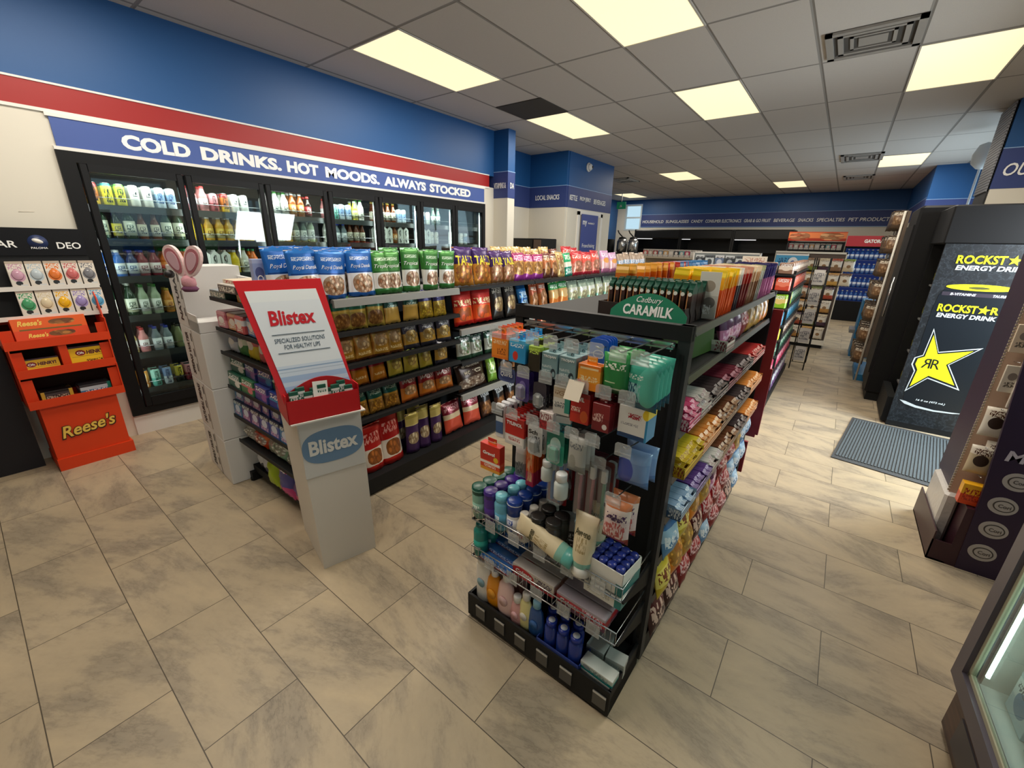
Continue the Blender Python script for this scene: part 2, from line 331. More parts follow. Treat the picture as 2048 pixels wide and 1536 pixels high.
# lettering on the blue bands (structure text parts are things: vinyl words)
def vinyl(s, w_, h_, loc, rz, label, shear=.0, mat=WINK, cat='wall lettering', grp='vinyl words on the blue wall band'):
    o = text(s, w_, h_, mat, .012, shear, .0015, name='vinyl_lettering', at=loc, rot=(0, 0, rz)); tag(o, label, cat, grp); return o
vinyl('VITAMINS &', .22, .075, (-4.16, 5.093, 2.325), 0, 'white lettering on the banner of the narrow blue pillar front')
vinyl('DA', .09, .075, (-4.012, 5.19, 2.325), PI/2, 'two white letters on the side of the narrow blue pillar')
Y = 5.62
vinyl('HEALTH & BEAUTY', .62, .08, (-4.802, 5.78, 2.325), PI/2, 'white words on the recessed wall band beside the pillar')
vinyl('LOCAL SNACKS', .5, .08, (-4.42, 6.742, 2.325), 0, 'white snack words on the recess back wall band')
vinyl('KETTLE', .26, .085, (-4.022, 6.98, 2.325), PI/2, 'short white word nearest the corner of the blue box wall')
vinyl('FROM JERKY', .42, .085, (-4.022, 7.42, 2.325), PI/2, 'white words under the security camera on the blue band')
vinyl('BEVERAGES', .5, .085, (-4.022, 8.0, 2.325), PI/2, 'last white word before the end of the blue box wall')
p_ = -5.80
for i, (s_, w_) in enumerate([('HOUSEHOLD', .72), ('SUNGLASSES', .74), ('CANDY', .36), ('CONSUMER ELECTRONICS', 1.02), ('GRAB & GO FRUIT', .70), ('BEVERAGE', .52), ('SNACKS', .36), ('SPECIALTIES', .62), ('PET PRODUCTS', .90)]):
    vinyl(s_, w_, .09, (p_ + w_/2, 14.885, 2.33), 0, ORD[i] + ' white phrase from the window along the far wall band', .1); p_ += w_ + .075
vinyl('OUSEHOLD', .66, .12, (1.44, 6.92, 2.38), 0, 'slanted white word on the blue banner above the energy drink cooler', .25)
# ---------------------------------------------------------------- ceiling lights
def mk_light():
    t = thing('ceiling_light', '', 'ceiling light')
    m = MB(); a, b = .3075, .611
    m.box(-a, a, -b, -b + .012, -.006, .002).box(-a, a, b - .012, b, -.006, .002).box(-a, -a + .012, -b, b, -.006, .002).box(a - .012, a, -b, b, -.006, .002)
    obj('light_frame', m, M('tbar', '#c9c4bb', .5), t)
    obj('diffuser', bx(-a + .012, a - .012, -b + .012, b - .012, -.002, .002), M('diffuser', '#fff3c8', .6, emit='#fff0c4', es=.95), t)
    return t
proto('light', mk_light)
LL = ['long ceiling light panel above the cooler doors, nearer one', 'large ceiling light panel cut by the top picture edge', 'unseen ceiling light panel added to brighten the right side', 'ceiling light panel touching the dark square vent', 'square-looking ceiling light panel in the middle of the ceiling', 'large ceiling light panel above the energy drink cooler', 'small far ceiling light panel before the far window', 'ceiling light panel in front of the bright blue wall', 'small far ceiling light panel above the black fridges', 'farthest ceiling light panel beside the green exit sign', 'ceiling light panel behind the camera by the cooler wall', 'ceiling light panel behind the camera over the aisle']
for i, (x, y) in enumerate(CEIL_LIGHTS):
    o = put('light', (x + .3, y + .611, H - .001), 0, LL[i], group='flush ceiling light panels')
    a_ = area('panel_lamp', (x + .3, y + .611, H - .012), (0, 0, 0), .56, 1.15, 29, (1, .92, .80), PI)
# ---------------------------------------------------------------- vents
def vent(nm, x0, x1, y0, y1, label, kind):
    t = thing(nm, label, 'ceiling vent', ((x0 + x1) / 2, (y0 + y1) / 2, H)); a, b = (x1 - x0) / 2, (y1 - y0) / 2
    if kind == 'dark': obj('vent_grille', bx(-a, a, -b, b, -.008, .0), M('vent_dark', '#3a3631', .8), t); return
    obj('vent_backing', bx(-a, a, -b, b, -.004, 0), M('vent_shadow', '#4a4744', .8), t)
    for i, k in enumerate((1, .74, .48)):
        m = MB(); p, q = a * k, b * k; d = .045 * k
        for (u0, u1, v0, v1) in ((-p, p, -q, -q + d), (-p, p, q - d, q), (-p, -p + d, -q, q), (p - d, p, -q, q)): m.box(u0, u1, v0, v1, -.02 + i * .004, -.004)
        obj('vent_louver', m, M('vent_metal', '#a9a6a1', .45, .2), t)
    obj('vent_core', bx(-a * .3, a * .3, -b * .3, b * .3, -.012, -.004), M('vent_metal', '#a9a6a1'), t)
vent('ceiling_vent', -3.57, -2.95, 4.28, 4.87, 'dark square ceiling vent beside a light panel over the coolers', 'dark')
vent('ceiling_vent', -.46, .10, 4.27, 4.80, 'large metal ceiling vent near the front of the store', 'm')
vent('ceiling_vent', -.42, .14, 9.35, 10.05, 'metal ceiling vent left of the light panel by the blue wall', 'm')
vent('ceiling_vent', -.40, .12, 11.9, 12.5, 'farthest metal ceiling vent above the black fridges', 'm')
vent('ceiling_vent', -4.85, -4.33, 9.95, 10.65, 'small metal ceiling vent behind the security camera wall', 'm')
# security camera, exit sign, poster door, lamp on the slat column
t = thing('security_camera', 'round white dome security camera on the blue wall', 'security camera', (-4.03, 7.45, 2.87), -PI/2)
t.rotation_euler = (0, 0, PI/2)
obj('camera_base', MB().lathe([(.075, 0), (.075, .02), (.06, .03)]), WHITE, t, rot=(PI/2, 0, 0)); obj('camera_dome', MB().lathe([(.06, .03), (.055, .055), (.035, .075), (.01, .082)]), WHITE, t, rot=(PI/2, 0, 0)); obj('camera_lens', MB().lathe([(.022, .07), (.02, .088), (.005, .09)], c=(.012, 0)), INK, t, rot=(PI/2, 0, 0))
t = thing('exit_sign', 'green exit sign hanging in front of the far window', 'exit sign', (-5.75, 12.9, 2.6)); obj('sign_housing', bx(-.14, .14, -.02, .02, 0, .2), M('exit_green', '#1c6a4c', .5, emit='#1f7a55', es=.25), t)
obj('running_figure', MB().lathe([(.018, -.001), (.018, .001)], n=10, c=(.0, 0)).box(-.03, .02, -.001, .001, -.06, -.02).box(-.04, -.02, -.001, .001, -.09, -.05).box(.0, .03, -.001, .001, -.08, -.05), PAPER, t, loc=(0, -.023, .13)); obj('sign_hanger', bx(-.01, .01, -.01, .01, .2, H - 2.6), GREY, t)
t = thing('door_2', None, None, (-4.03, 7.66, 0), PI/2); t['kind'] = 'structure'
obj('door_frame', MB().box(-.50, -.42, -.02, .01, 0, 2.12).box(.42, .50, -.02, .01, 0, 2.12).box(-.50, .50, -.02, .01, 2.06, 2.14), WHITE, t); obj('door_leaf', bx(-.42, .42, -.012, .0, 0, 2.06), M('door_white', '#cfc8bc', .5), t)
t = thing('poster', 'tall blue franchising poster on the white door', 'poster', (-4.055 + .06, 7.60, 1.30), PI/2); obj('poster_sheet', bx(-.33, .33, -.004, 0, 0, .78), M('poster_blue', '#3a4b92', .5), t)
text('my', .16, .10, WINK, .02, at=(-.2, -.0065, .62), parent=t); text('PHARMACY', .26, .03, WINK, .02, at=(.06, -.0065, .63), parent=t); text('Franchising', .5, .09, WINK, .0, at=(0, -.0065, .22), parent=t); text('Please Call', .4, .07, WINK, .01, at=(.02, -.0065, .08), parent=t)
t = thing('exit_lamp', 'white cone shaped lamp with thin pole by the slat wall', 'lamp', (1.10, 8.2, 0)); obj('lamp_shade', MB().lathe([(.0, 2.86), (.07, 2.83), (.11, 2.72), (.10, 2.62), (.04, 2.56), (.01, 2.55)], n=16), M('shade_white', '#c8cfd2', .6), t); obj('lamp_pole', MB().tube([(0, 0, 0), (0, 0, 2.56)], .014), M('pole_white', '#d5e2ee', .4), t)
t = thing('slatwall_panel', 'grey slatted panel on the side of the banner column', 'slat panel', (1.05, 6.95, 0))
m = MB()
for i in range(28): m.box(-.02, .004, .0, .55, 2.18 + i * .030, 2.18 + i * .030 + .025)
obj('slats', m, M('slat_grey', '#85868c', .6), t); obj('slat_backing', bx(-.006, .005, 0, .55, 2.05, 3.02), M('slat_back', '#1f2024', .6), t)
# ---------------------------------------------------------------- COLD DRINKS sign
t = thing('wall_sign', 'long blue sign reading cold drinks above the cooler doors', 'sign', (WX, 0, 0))
obj('sign_board', bx(.0, .014, .616, 4.875, 2.09, 2.262), NAVY, t)
obj('sign_border', MB().box(.0, .02, .60, 4.89, 2.068, 2.09).box(.0, .02, .60, 4.89, 2.262, 2.283), WHITE, t)
for s_, y0, y1 in (('COLD', .957, 1.37), ('DRINKS.', 1.44, 2.065), ('HOT', 2.115, 2.42), ('MOODS.', 2.49, 3.12), ('ALWAYS', 3.18, 3.79), ('STOCKED', 3.85, 4.59)):
    text(s_, y1 - y0, .098, WINK, .05, 0, .001, at=(.0145, (y0 + y1) / 2, 2.176), parent=t, rot=(0, 0, PI/2), name='sign_lettering')
# ================================================================ WALK-IN COOLER
t = thing('drinks_cooler', 'seven door black cooler wall full of drinks under the sign', 'drinks cooler', (WX, 0, 0)); COOL = t
obj('cooler_frame', MB().box(-.06, .03, .60, .685, .165, 2.068).box(-.06, .03, 4.86, 4.88, .165, 2.068).box(-.06, .03, .685, 4.86, 2.0, 2.068).box(-.06, .03, .685, 4.86, .165, .225), M('cooler_black', '#0c0c0e', .55, spec=.25), t)
ob_ = obj('cooler_interior', MB().box(-1.0, -.98, .62, 4.88, .2, 2.05).box(-1.0, -.06, .62, 4.88, .19, .2).box(-1.0, -.06, .6, .62, .2, 2.05).box(-1.0, -.06, 4.86, 4.88, .2, 2.05).box(-1.0, -.06, .62, 4.88, 2.05, 2.06), M('cooler_dark', '#1d2122', .6), t)
for i in range(7):
    y0 = .685 + i * .597; y1 = y0 + .597; m = MB(); g = .006; b = .045
    m.box(.002, .04, y0 + g, y0 + g + b, .225, 2.0, bev=.006).box(.002, .04, y1 - g - b, y1 - g, .225, 2.0, bev=.006).box(.004, .038, y0 + g + b, y1 - g - b, 1.95, 2.0).box(.004, .038, y0 + g + b, y1 - g - b, .225, .30)
    d = obj('cooler_door', m, M('door_black', '#101012', .5, spec=.25), t)
    obj('door_glass', bx(.014, .018, y0 + g + b, y1 - g - b, .30, 1.95), glassy('cooler_glass', '#e6efed', .01), d)
    obj('door_handle', MB().tube([(.04, y1 - .03, 1.0), (.075, y1 - .03, 1.02), (.075, y1 - .03, 1.38), (.04, y1 - .03, 1.40)], .008), BLACK, d)
LEDM = M('cooler_led', '#ffffff', .5, emit='#f2fff6', es=.7)
for i in range(1, 8):
    y = .692 + i * .595
    obj('led_strip', bx(-.075, -.062, y - .004, y + .004, .3, 1.95), LEDM, t)
for i in range(7):
    area('cooler_lamp', (WX - .07, .98 + i * .597, 1.93), (0, math.radians(28), 0), .05, .5, 2.5, (.93, 1, .95))
for i in range(8): area('mullion_lamp', (WX - .035, .692 + i * .595, 1.1), (0, PI/2, 0), 1.6, .03, 3.0, (.95, 1, .96))
CZ = [1.745, 1.51, 1.235, .935, .635, .335]
for i, z in enumerate(CZ):
    m = MB(); m.box(-.9, -.09, .64, 4.84, z - .022, z - .002)
    s_ = obj('cooler_shelf', m, M('shelf_dark', '#191b1b', .6), t)
    obj('shelf_rail', MB().box(-.10, -.088, .64, 4.84, z - .045, z + .006), M('rail_grey', '#2e3130', .4), s_)
    obj('shelf_guard', MB().tube([(-.092, .66, z + .055), (-.092, 4.8, z + .055)], .0022), CHROME, s_)
obj('kick_panel', bx(-.10, -.06, .685, 4.86, .225, .305), M('cooler_black', '#0c0c0e', .55, spec=.25), t)
# ---- drinks
def can(key, m_, h=.157, r=.031):
    def f():
        t = thing('drink_can', '', 'drink can'); obj('can_body', MB().lathe([(r * .82, 0), (r, .012), (r, h - .018), (r * .84, h - .004)], n=14), m_, t); obj('can_lid', MB().lathe([(r * .84, h - .004), (r * .84, h), (r * .7, h - .003)], n=14), CHROME, t); return t
    proto(key, f)
def bottle(key, body, cap, label=None, h=.23, r=.033, neck=.45, capr=.015, sq=1, name='drink_bottle', cat='bottle', sy=1, labz=(.12, .52), capz=.90):
    def f():
        t = thing(name, '', cat)
        nz = h * (1 - neck)
        pr = [(r * .88, 0), (r, .01), (r, nz + h * neck * .12), (r * .90, nz + h * neck * .25), (r * .5 + capr * .35, nz + h * neck * .42), (capr * 1.12, nz + h * neck * .60), (capr * .98, h * .93)]
        obj('bottle_body', MB().lathe(pr, n=14, sq=sq, sy=sy), body, t)
        obj('bottle_cap', MB().lathe([(capr * 1.05, h * capz), (capr * 1.05, h * .985), (capr * .85, h)], n=14), cap, t)
        if label: obj('bottle_label', MB().lathe([(r * 1.01, h * labz[0]), (r * 1.01, h * labz[1])], n=14, sq=sq, sy=sy), label, t)
        return t
    proto(key, f)
A_ = art
can('can_y', A_('can_y', [(0, '#e8d82a'), (.72, '#c8d44a'), (.88, '#2f6b66')], [('t', .5, .45, .3, .3, '#1c1c10', 2)], .3))
can('can_g', A_('can_g', [(0, '#e4d63a'), (.6, '#b8cc3c'), (.9, '#5a8a3a')], [('t', .5, .5, .3, .3, '#1c1c10', 2)], .3))
can('can_o', A_('can_o', [(0, '#f0c030'), (.3, '#c06a24'), (.8, '#7a2020')], [('t', .5, .5, .3, .3, '#3a1008', 2)], .3))
can('can_w', A_('can_w', [(0, '#e6dcd0'), (.1, '#f1ece2'), (.85, '#e2ded6')], [('t', .5, .62, .22, .12, '#101010', 1)], .3))
can('can_s', A_('can_s', [(0, '#c9d4de'), (.3, '#8fa9c8'), (.7, '#dbe4ea')], [('t', .5, .5, .25, .25, '#25457a', 2)], .25))
can('can_t', A_('can_t', [(0, '#5fb8a8'), (.5, '#9fd4c4')], [('t', .5, .5, .2, .4, '#17463c', 2)], .25), .15, .032)
can('can_p', A_('can_p', [(0, '#b4505a'), (.5, '#d08a90')], [('t', .5, .5, .2, .4, '#40101a', 2)], .25), .15, .032)
can('can_or', A_('can_or', [(0, '#d07a20'), (.5, '#e89a3a')], [('t', .5, .5, .2, .4, '#f4e8d0', 2)], .25), .15, .032)
can('can_b', A_('can_b', [(0, '#dfe8f0'), (.5, '#7a94c0')], [('t', .5, .5, .2, .4, '#20386a', 2)], .25), .15, .032)
can('can_k', A_('can_k', [(0, '#3a3a34'), (.4, '#c8b43a')], [('t', .5, .5, .2, .4, '#141410', 2)], .25), .15, .032)
def P(n_, c, r=.25): return M(n_, c, r)
bottle('b_blue', P('drink_blue', '#3a6cb8'), P('cap_white', '#e6e6e6'), A_('lab_bw', [(0, '#dfe6ee'), (.8, '#f0f2f4')], [('t', .5, .5, .3, .25, '#2a4a8a', 2)]), .2, .036)
bottle('b_navy', P('drink_navy', '#34406e'), P('cap_blue', '#2a3fae'), A_('lab_bw', [(0, '#dfe6ee')]), .2, .036)
bottle('b_pink', P('drink_maroon', '#8a3440'), P('cap_blue', '#2a3fae'), A_('lab_pk', [(0, '#f0dadc'), (.7, '#f4e6e6')], [('t', .5, .5, .3, .25, '#7a2a3a', 2)]), .2, .036)
bottle('b_oj', P('juice_orange', '#e8742c'), P('cap_green', '#2a8a54'), A_('lab_oj', [(0, '#d8d8b8'), (.3, '#d84a34'), (.7, '#e8833a')], [('t', .5, .5, .3, .25, '#f4ead8', 2)]), .21, .036)
bottle('b_peach', P('juice_peach', '#e89468'), P('cap_green', '#2a8a54'), A_('lab_pe', [(0, '#e0d8c0'), (.35, '#d8605a')]), .21, .036)
bottle('b_sparkle', P('glass_green', '#1e3a26', .1), P('foil_white', '#c8ccc0'), A_('lab_sp', [(0, '#c8c8a8'), (.3, '#e8e8d8')], [('t', .5, .5, .3, .25, '#1a3a20', 2)]), .26, .036, .5)
bottle('b_soda', P('soda_white', '#a8b89a'), P('cap_green2', '#3a8a3a'), A_('lab_so', [(0, '#f0f0ea')], [('t', .5, .5, .25, .3, '#20402a', 2)]), .24, .033)
bottle('b_or2', P('soda_orange', '#d8883a'), P('cap_gold', '#c8a84a'), A_('lab_o2', [(0, '#e8a85a')], [('t', .5, .5, .25, .3, '#8a3a10', 2)]), .2, .03)
bottle('b_yel', P('soda_yellow', '#d8cc4a'), P('cap_silver', '#b8b8a8'), A_('lab_ye', [(0, '#e8e08a')], [('t', .5, .5, .25, .3, '#5a6a20', 2)]), .2, .03)
bottle('b_cream', P('drink_cream', '#d8c878'), P('cap_yellow', '#e0b830'), A_('lab_cr', [(0, '#f0e4c0'), (.4, '#f4f0ea')], [('t', .5, .35, .25, .2, '#6a5a20', 2)]), .2, .032)
bottle('b_rose', P('drink_rose', '#d88a8a'), P('cap_red', '#c83a3a'), A_('lab_ro', [(0, '#e89aa0'), (.4, '#f4e8ea')], [('t', .5, .5, .25, .2, '#6a2030', 2)]), .2, .032)
bottle('b_clear', P('soda_clear', '#7c878e', .1), P('cap_blue', '#2a3fae'), A_('lab_cl', [(0, '#e8ecf0')], [('t', .5, .5, .25, .2, '#20203a', 2)]), .2, .032)
bottle('b_cola', P('cola', '#2a1410', .1), P('cap_red', '#c83a3a'), A_('lab_co', [(0, '#a83038')], [('t', .5, .5, .3, .3, '#f0e8e0', 2)]), .2, .032)
bottle('b_lime', P('soda_lime', '#7c8058', .1), P('cap_dark', '#2a2a20'), None, .2, .032)
bottle('b_vit', P('juice_amber', '#e8b040'), P('cap_white', '#e6e6e6'), A_('lab_vi', [(0, '#f0e0a8'), (.5, '#e8c050')], [('t', .5, .5, .3, .25, '#7a4a10', 2)]), .2, .034)
bottle('b_lemon', P('juice_lemon', '#f0cc20'), P('cap_white', '#e6e6e6'), None, .2, .036)
bottle('b_milk', P('milk_white', '#e8e4dc'), P('cap_green2', '#3a8a3a'), A_('lab_mi', [(0, '#e6e2d6')], [('t', .5, .5, .3, .3, '#3a4a3a', 2)]), .22, .034)
bottle('b_tea', P('tea_brown', '#8a4a24', .1), P('cap_white', '#e6e6e6'), A_('lab_te', [(0, '#c8823a')], [('t', .5, .5, .3, .3, '#f4e8c8', 2)]), .22, .034)
bottle('b_beer', P('glass_amber', '#6a3414', .1), P('cap_gold', '#c8a84a'), A_('lab_be', [(0, '#e6dcc8')], [('t', .5, .5, .3, .3, '#30181a', 2)]), .22, .03, .55)
bottle('b_glass', P('glass_pale', '#5c7264', .1), P('cap_silver', '#b8b8a8'), A_('lab_gl', [(0, '#e6e8e2')], [('t', .5, .5, .3, .3, '#2a4a3a', 2)]), .22, .03, .5)
bottle('b_gold', P('glass_darkgreen', '#24301c', .1), P('foil_gold', '#c8b060'), A_('lab_gd', [(0, '#d8c84a')], [('t', .5, .5, .3, .3, '#4a3a10', 2)]), .22, .031, .5)
def carton():
    t = thing('drink_carton', '', 'carton'); h = .2
    obj('carton_body', MB().box(-.034, .034, -.034, .034, 0, h * .8).prism([(-.034, h * .8), (.034, h * .8), (.004, h * .95), (-.004, h * .95)], -.034, .034), A_('carton', [(0, '#f0eee8')], [('t', .4, .45, .18, .38, '#16181a', 1)]), t)
    obj('carton_top', bx(-.003, .003, -.034, .034, h * .94, h), A_('carton', [(0, '#f0eee8')]), t); return t
proto('carton', carton)
DN = {'can_y': 'tall yellow green drink can', 'can_g': 'tall lime yellow drink can', 'can_o': 'tall orange drink can with red top', 'can_w': 'tall white drink can marked X', 'can_s': 'slim silver blue can', 'can_t': 'teal drink can', 'can_p': 'pink drink can', 'can_or': 'orange drink can', 'can_b': 'pale blue drink can', 'can_k': 'black and yellow drink can',
      'b_blue': 'blue drink bottle', 'b_navy': 'navy drink bottle with blue cap', 'b_pink': 'maroon drink bottle with pink label', 'b_oj': 'orange juice bottle with green cap', 'b_peach': 'peach juice bottle with green cap', 'b_sparkle': 'dark green sparkling bottle', 'b_soda': 'white soda bottle with green cap', 'b_or2': 'small orange soda bottle', 'b_yel': 'small yellow soda bottle', 'b_cream': 'cream yellow drink bottle', 'b_rose': 'rose pink drink bottle', 'b_clear': 'clear drink bottle with blue cap', 'b_cola': 'dark cola bottle', 'b_lime': 'pale green drink bottle', 'b_vit': 'amber drink bottle', 'b_lemon': 'bright yellow juice bottle', 'b_milk': 'white milk bottle', 'b_tea': 'brown tea bottle', 'b_beer': 'brown glass bottle', 'b_glass': 'pale glass bottle', 'b_gold': 'dark green bottle with yellow label', 'carton': 'white gable top drink carton'}
DOORN = ['leftmost', 'second', 'third', 'fourth', 'fifth', 'sixth', 'rightmost']
ROWN = ['top shelf', 'second shelf', 'third shelf', 'fourth shelf', 'fifth shelf', 'bottom shelf']
def drinks(door, row, keys, y0, pitch, deep=2):
    for i, k in enumerate(keys):
        if not k: continue
        for d in range(deep):
            put(k, (WX - .135 - d * .085, y0 + i * pitch + random.uniform(-.004, .004), CZ[row]), PI/2 + random.uniform(-.15, .15),
                f"{DN[k]}, {ORD[i]} {'at back' if d else 'in front'}, {DOORN[door]} door, {ROWN[row]}", group='drinks behind the cooler doors')
drinks(0, 0, ['can_o', 'can_y', 'can_g', 'can_w', 'can_w', 'can_s', 'can_s'], .755, .077)
drinks(0, 1, ['b_sparkle', 'b_gold', 'b_sparkle', 'b_beer', 'b_beer', 'b_sparkle', 'b_sparkle'], .76, .077, 1)
drinks(0, 2, ['b_blue', 'b_blue', 'b_navy', 'b_pink', 'b_pink', 'b_oj', 'b_peach', 'b_oj'], .72, .073)
drinks(0, 3, ['b_sparkle', 'b_sparkle', 'b_soda', 'b_soda', 'b_or2', 'b_yel', 'b_yel'], .73, .078)
drinks(0, 4, ['b_cream', 'b_rose', 'b_clear', 'b_clear', 'b_lime', 'b_cola', 'b_cola'], .745, .077)
drinks(0, 5, ['can_or', 'can_t', 'can_b', 'can_k', 'can_p', 'can_p'], .76, .077)
drinks(1, 0, ['b_rose', 'b_rose', 'can_p', 'can_o', 'can_w', 'can_w'], 1.36, .078)
drinks(1, 1, ['b_lemon', 'b_vit', 'b_vit', 'b_vit', 'b_vit', 'b_lemon'], 1.36, .078)
drinks(1, 2, ['carton', 'carton', 'carton', 'b_lemon', 'b_milk', 'b_oj'], 1.36, .078)
drinks(1, 3, ['b_soda', 'b_cola', 'b_clear', 'b_tea', 'b_tea', 'b_cola'], 1.36, .078, 1)
drinks(2, 0, ['b_milk', 'b_milk', 'b_milk', 'b_tea', 'b_tea', 'b_cola'], 1.955, .078)
drinks(2, 1, ['b_glass', 'b_soda', 'b_vit', 'b_glass', 'b_glass', 'b_soda'], 1.955, .078)
drinks(3, 0, ['b_rose', 'can_t', 'can_s', 'can_s', 'b_yel', 'b_milk'], 2.555, .078)
drinks(3, 1, ['b_milk', 'b_clear', 'b_clear', 'b_beer', 'b_beer', 'b_beer'], 2.555, .078)
drinks(4, 0, ['b_beer', 'b_beer', 'b_beer', 'b_beer', 'can_s', 'can_s'], 3.15, .078)
drinks(4, 1, ['carton', 'carton', 'carton', 'b_tea', 'carton', 'carton'], 3.15, .078)
drinks(5, 1, ['carton', 'carton', 'carton', 'can_w', 'can_w'], 3.75, .078, 1)
drinks(6, 1, ['carton', 'can_w', 'can_w', 'can_s'], 4.36, .09, 1)
drinks(5, 0, ['can_s', 'can_s', 'can_w', 'b_glass', 'b_glass'], 3.75, .09, 1)
# a ceiling-lit white shelf end visible in the last door
# ================================================================ LEFT: counter, air freshener rack, orange candy display
t = thing('service_counter', 'dark counter at the left edge with pale stone top', 'counter', (0, 0, 0))
obj('counter_base', MB().box(-4.27, -4.14, -3.0, .07, 0, .86), M('counter_dark', '#232227', .55, spec=.3), t); obj('counter_top', bx(-4.27, -4.12, -3.0, .075, .86, .91, bev=.006), M('counter_top', '#cdc9c0', .35), t)
obj('counter_splash', bx(-4.27, -4.25, -3.0, .07, .91, 1.05), M('counter_top', '#cdc9c0'), t)
t = thing('air_freshener_rack', 'black headed car air freshener rack against the cream wall', 'display rack', (-4.22, .12, 0), PI/2); RK = t
# rack faces +x: local x runs along +y
obj('rack_header', MB().box(-.32, .485, -.01, .0, 1.405, 1.575), M('header_black', '#0b0c11', .55, spec=.25), t)
obj('rack_back', bx(-.32, .485, .0, .012, .95, 1.41), DARK, t)
for i, z in enumerate((1.20, 1.02)): obj('rack_tray', MB().box(-.32, .485, -.10 - i * .03, .0, z - .008, z).box(-.32, .485, -.104 - i * .03, -.10 - i * .03, z - .008, z + .02), WHITE, t)
text('CAR', .13, .042, WINK, .015, at=(.105, -.0115, 1.475), parent=t); text('DEO', .115, .042, WINK, .015, at=(.405, -.0115, 1.468), parent=t); text('PALOMA', .075, .012, WINK, .01, at=(.265, -.0125, 1.452), parent=t)
obj('header_emblem', MB().lathe([(.046, -.002), (.046, .0)], n=24), M('emblem_blue', '#20305a', .4), t, loc=(.265, -.0115, 1.487), rot=(PI/2, 0, 0)); obj('header_emblem', MB().lathe([(.026, -.003), (.026, .0)], n=20, sy=.5), WHITE, t, loc=(.265, -.0125, 1.495), rot=(PI/2, .4, 0))
obj('hang_hook', MB().box(-.02, .02, -.006, 0, 1.562, 1.568), WHITE, t)
AF = ['#c89ab0', '#b8c4cc', '#e07a3a', '#c86a6a', '#7a7a80', '#4a9a6a', '#d8c8a8', '#e8b020', '#9a8ac0', '#5aa0c8']; AN = ['pink', 'silver', 'orange', 'rose', 'grey', 'green', 'beige', 'yellow', 'violet', 'sky blue']
for i in range(10):
    def f(i=i):
        t = thing('air_freshener_pack', '', 'air freshener'); c = AF[i]
        obj('pack_card', bx(-.038, .038, -.004, .03, 0, .168, bev=.0015), A_('af%d' % i, [(0, '#eeeae4'), (.06, '#d8cfc4'), (.62, '#e6ded2'), (.9, '#b8a898')], [('e', .5, .45, .42, .2, c), ('t', .5, .8, .42, .1, c, 3), ('e', .45, .2, .2, .08, '#2a2a2a'), ('t', .65, .2, .2, .05, '#555', 3) if False else ('r', .7, .12, .2, .03, '#cccccc')], .2), t)
        obj('pack_pouch', MB().lathe([(.0, 0), (.026, .001), (.022, .004), (.0, .005)], n=14, sy=1.3), M('af_blob%d' % i, c, .15), t, loc=(0, -.004, .085), rot=(PI/2, 0, 0)); return t
    proto('af%d' % i, f); r, c_ = divmod(i, 5)
    k = .105 + c_ * .082
    put('af%d' % i, (-4.22 + .085 + r * .03, .12 + .02 + k, 1.205 - r * .18), PI/2, f"{AN[i]} air freshener pack in the {'upper' if r == 0 else 'lower'} rack row", -.12, 'car air freshener packs in the rack')
# candy display (faces +x)
OR = M('display_orange', '#d93c0a', .5)
t = thing('candy_display_stand', 'bright orange cardboard candy display with three open trays', 'candy display', (-3.965, .32, 0), PI/2 + math.radians(2))
obj('pedestal', MB().box(-.195, .185, .0, .27, .07, .46), OR, t); obj('pedestal_foot', MB().prism([(-.20, 0), (.20, 0), (.20, .085), (-.20, .085)], -.012, .28), OR, t)
def tray(z0, z1, yo, w0, dv):
    m = MB(); m.box(-w0, w0, yo, yo + .26, z0, z0 + .008).box(-w0, w0, yo - .004, yo, z0, z0 + .055).box(-w0, -w0 + .006, yo, yo + .26, z0, z1).box(w0 - .006, w0, yo, yo + .26, z0, z1).box(-w0, w0, yo + .256, yo + .26, z0, z1)
    if dv: m.box(-.02, .02, yo + .01, yo + .26, z0, z1)
    m.box(-w0, -w0 + .055, yo + .02, yo + .024, z0 + .05, z1 - .03).box(w0 - .055, w0, yo + .02, yo + .024, z0 + .05, z1 - .03)
    obj('display_tray', m, OR, t)
tray(.46, .68, -.015, .235, 0); tray(.665, .86, -.0, .235, 1); tray(.85, 1.0, .005, .245, 0)
obj('display_back', MB().box(-.245, .245, .262, .27, .46, 1.0).prism([(.06, .99), (.262, .99), (.262, 1.08), (.22, 1.15), (.15, 1.17), (.10, 1.13)], .244, .25, axis='x'), OR, t)
obj('tray_painted_shade', MB().box(-.235, .235, .24, .25, .5, .98), M('painted_shade_brown', '#3a2418', .8), t)  # dark sheet stands in for the shade at the back of the trays
SC = M('gold_ink', '#f0c85a', .4)
text("Reese's", .30, .098, M('brown_ink', '#3a1a0c', .5), .055, .35, .0006, at=(-.0, -.004, .275), parent=t, rot=(0, -.10, 0)); text("Reese's", .285, .085, SC, .02, .35, .001, at=(-.0, -.0055, .277), parent=t, rot=(0, -.10, 0))
fd = Fr(-3.965, .32, 92)
def pbox(key, w, d, h, art_, name='candy_box', cat='box', bev=.001, extra=None, tilt=0):
    def f():
        t = thing(name, '', cat); obj('carton', bx(-w/2, w/2, -d/2, d/2, 0, h, bev=bev), art_, t)
        if extra: extra(t, w, d, h)
        return t
    proto(key, f)
def wt(s, sx, sz, x, z, m=WINK, bold=.02, sh=0):
    def e(t, w, d, h): text(s, sx * w, sz * h, m, bold, sh, .0006, at=(x * w, -d/2 - .0004, z * h), parent=t)
    return e
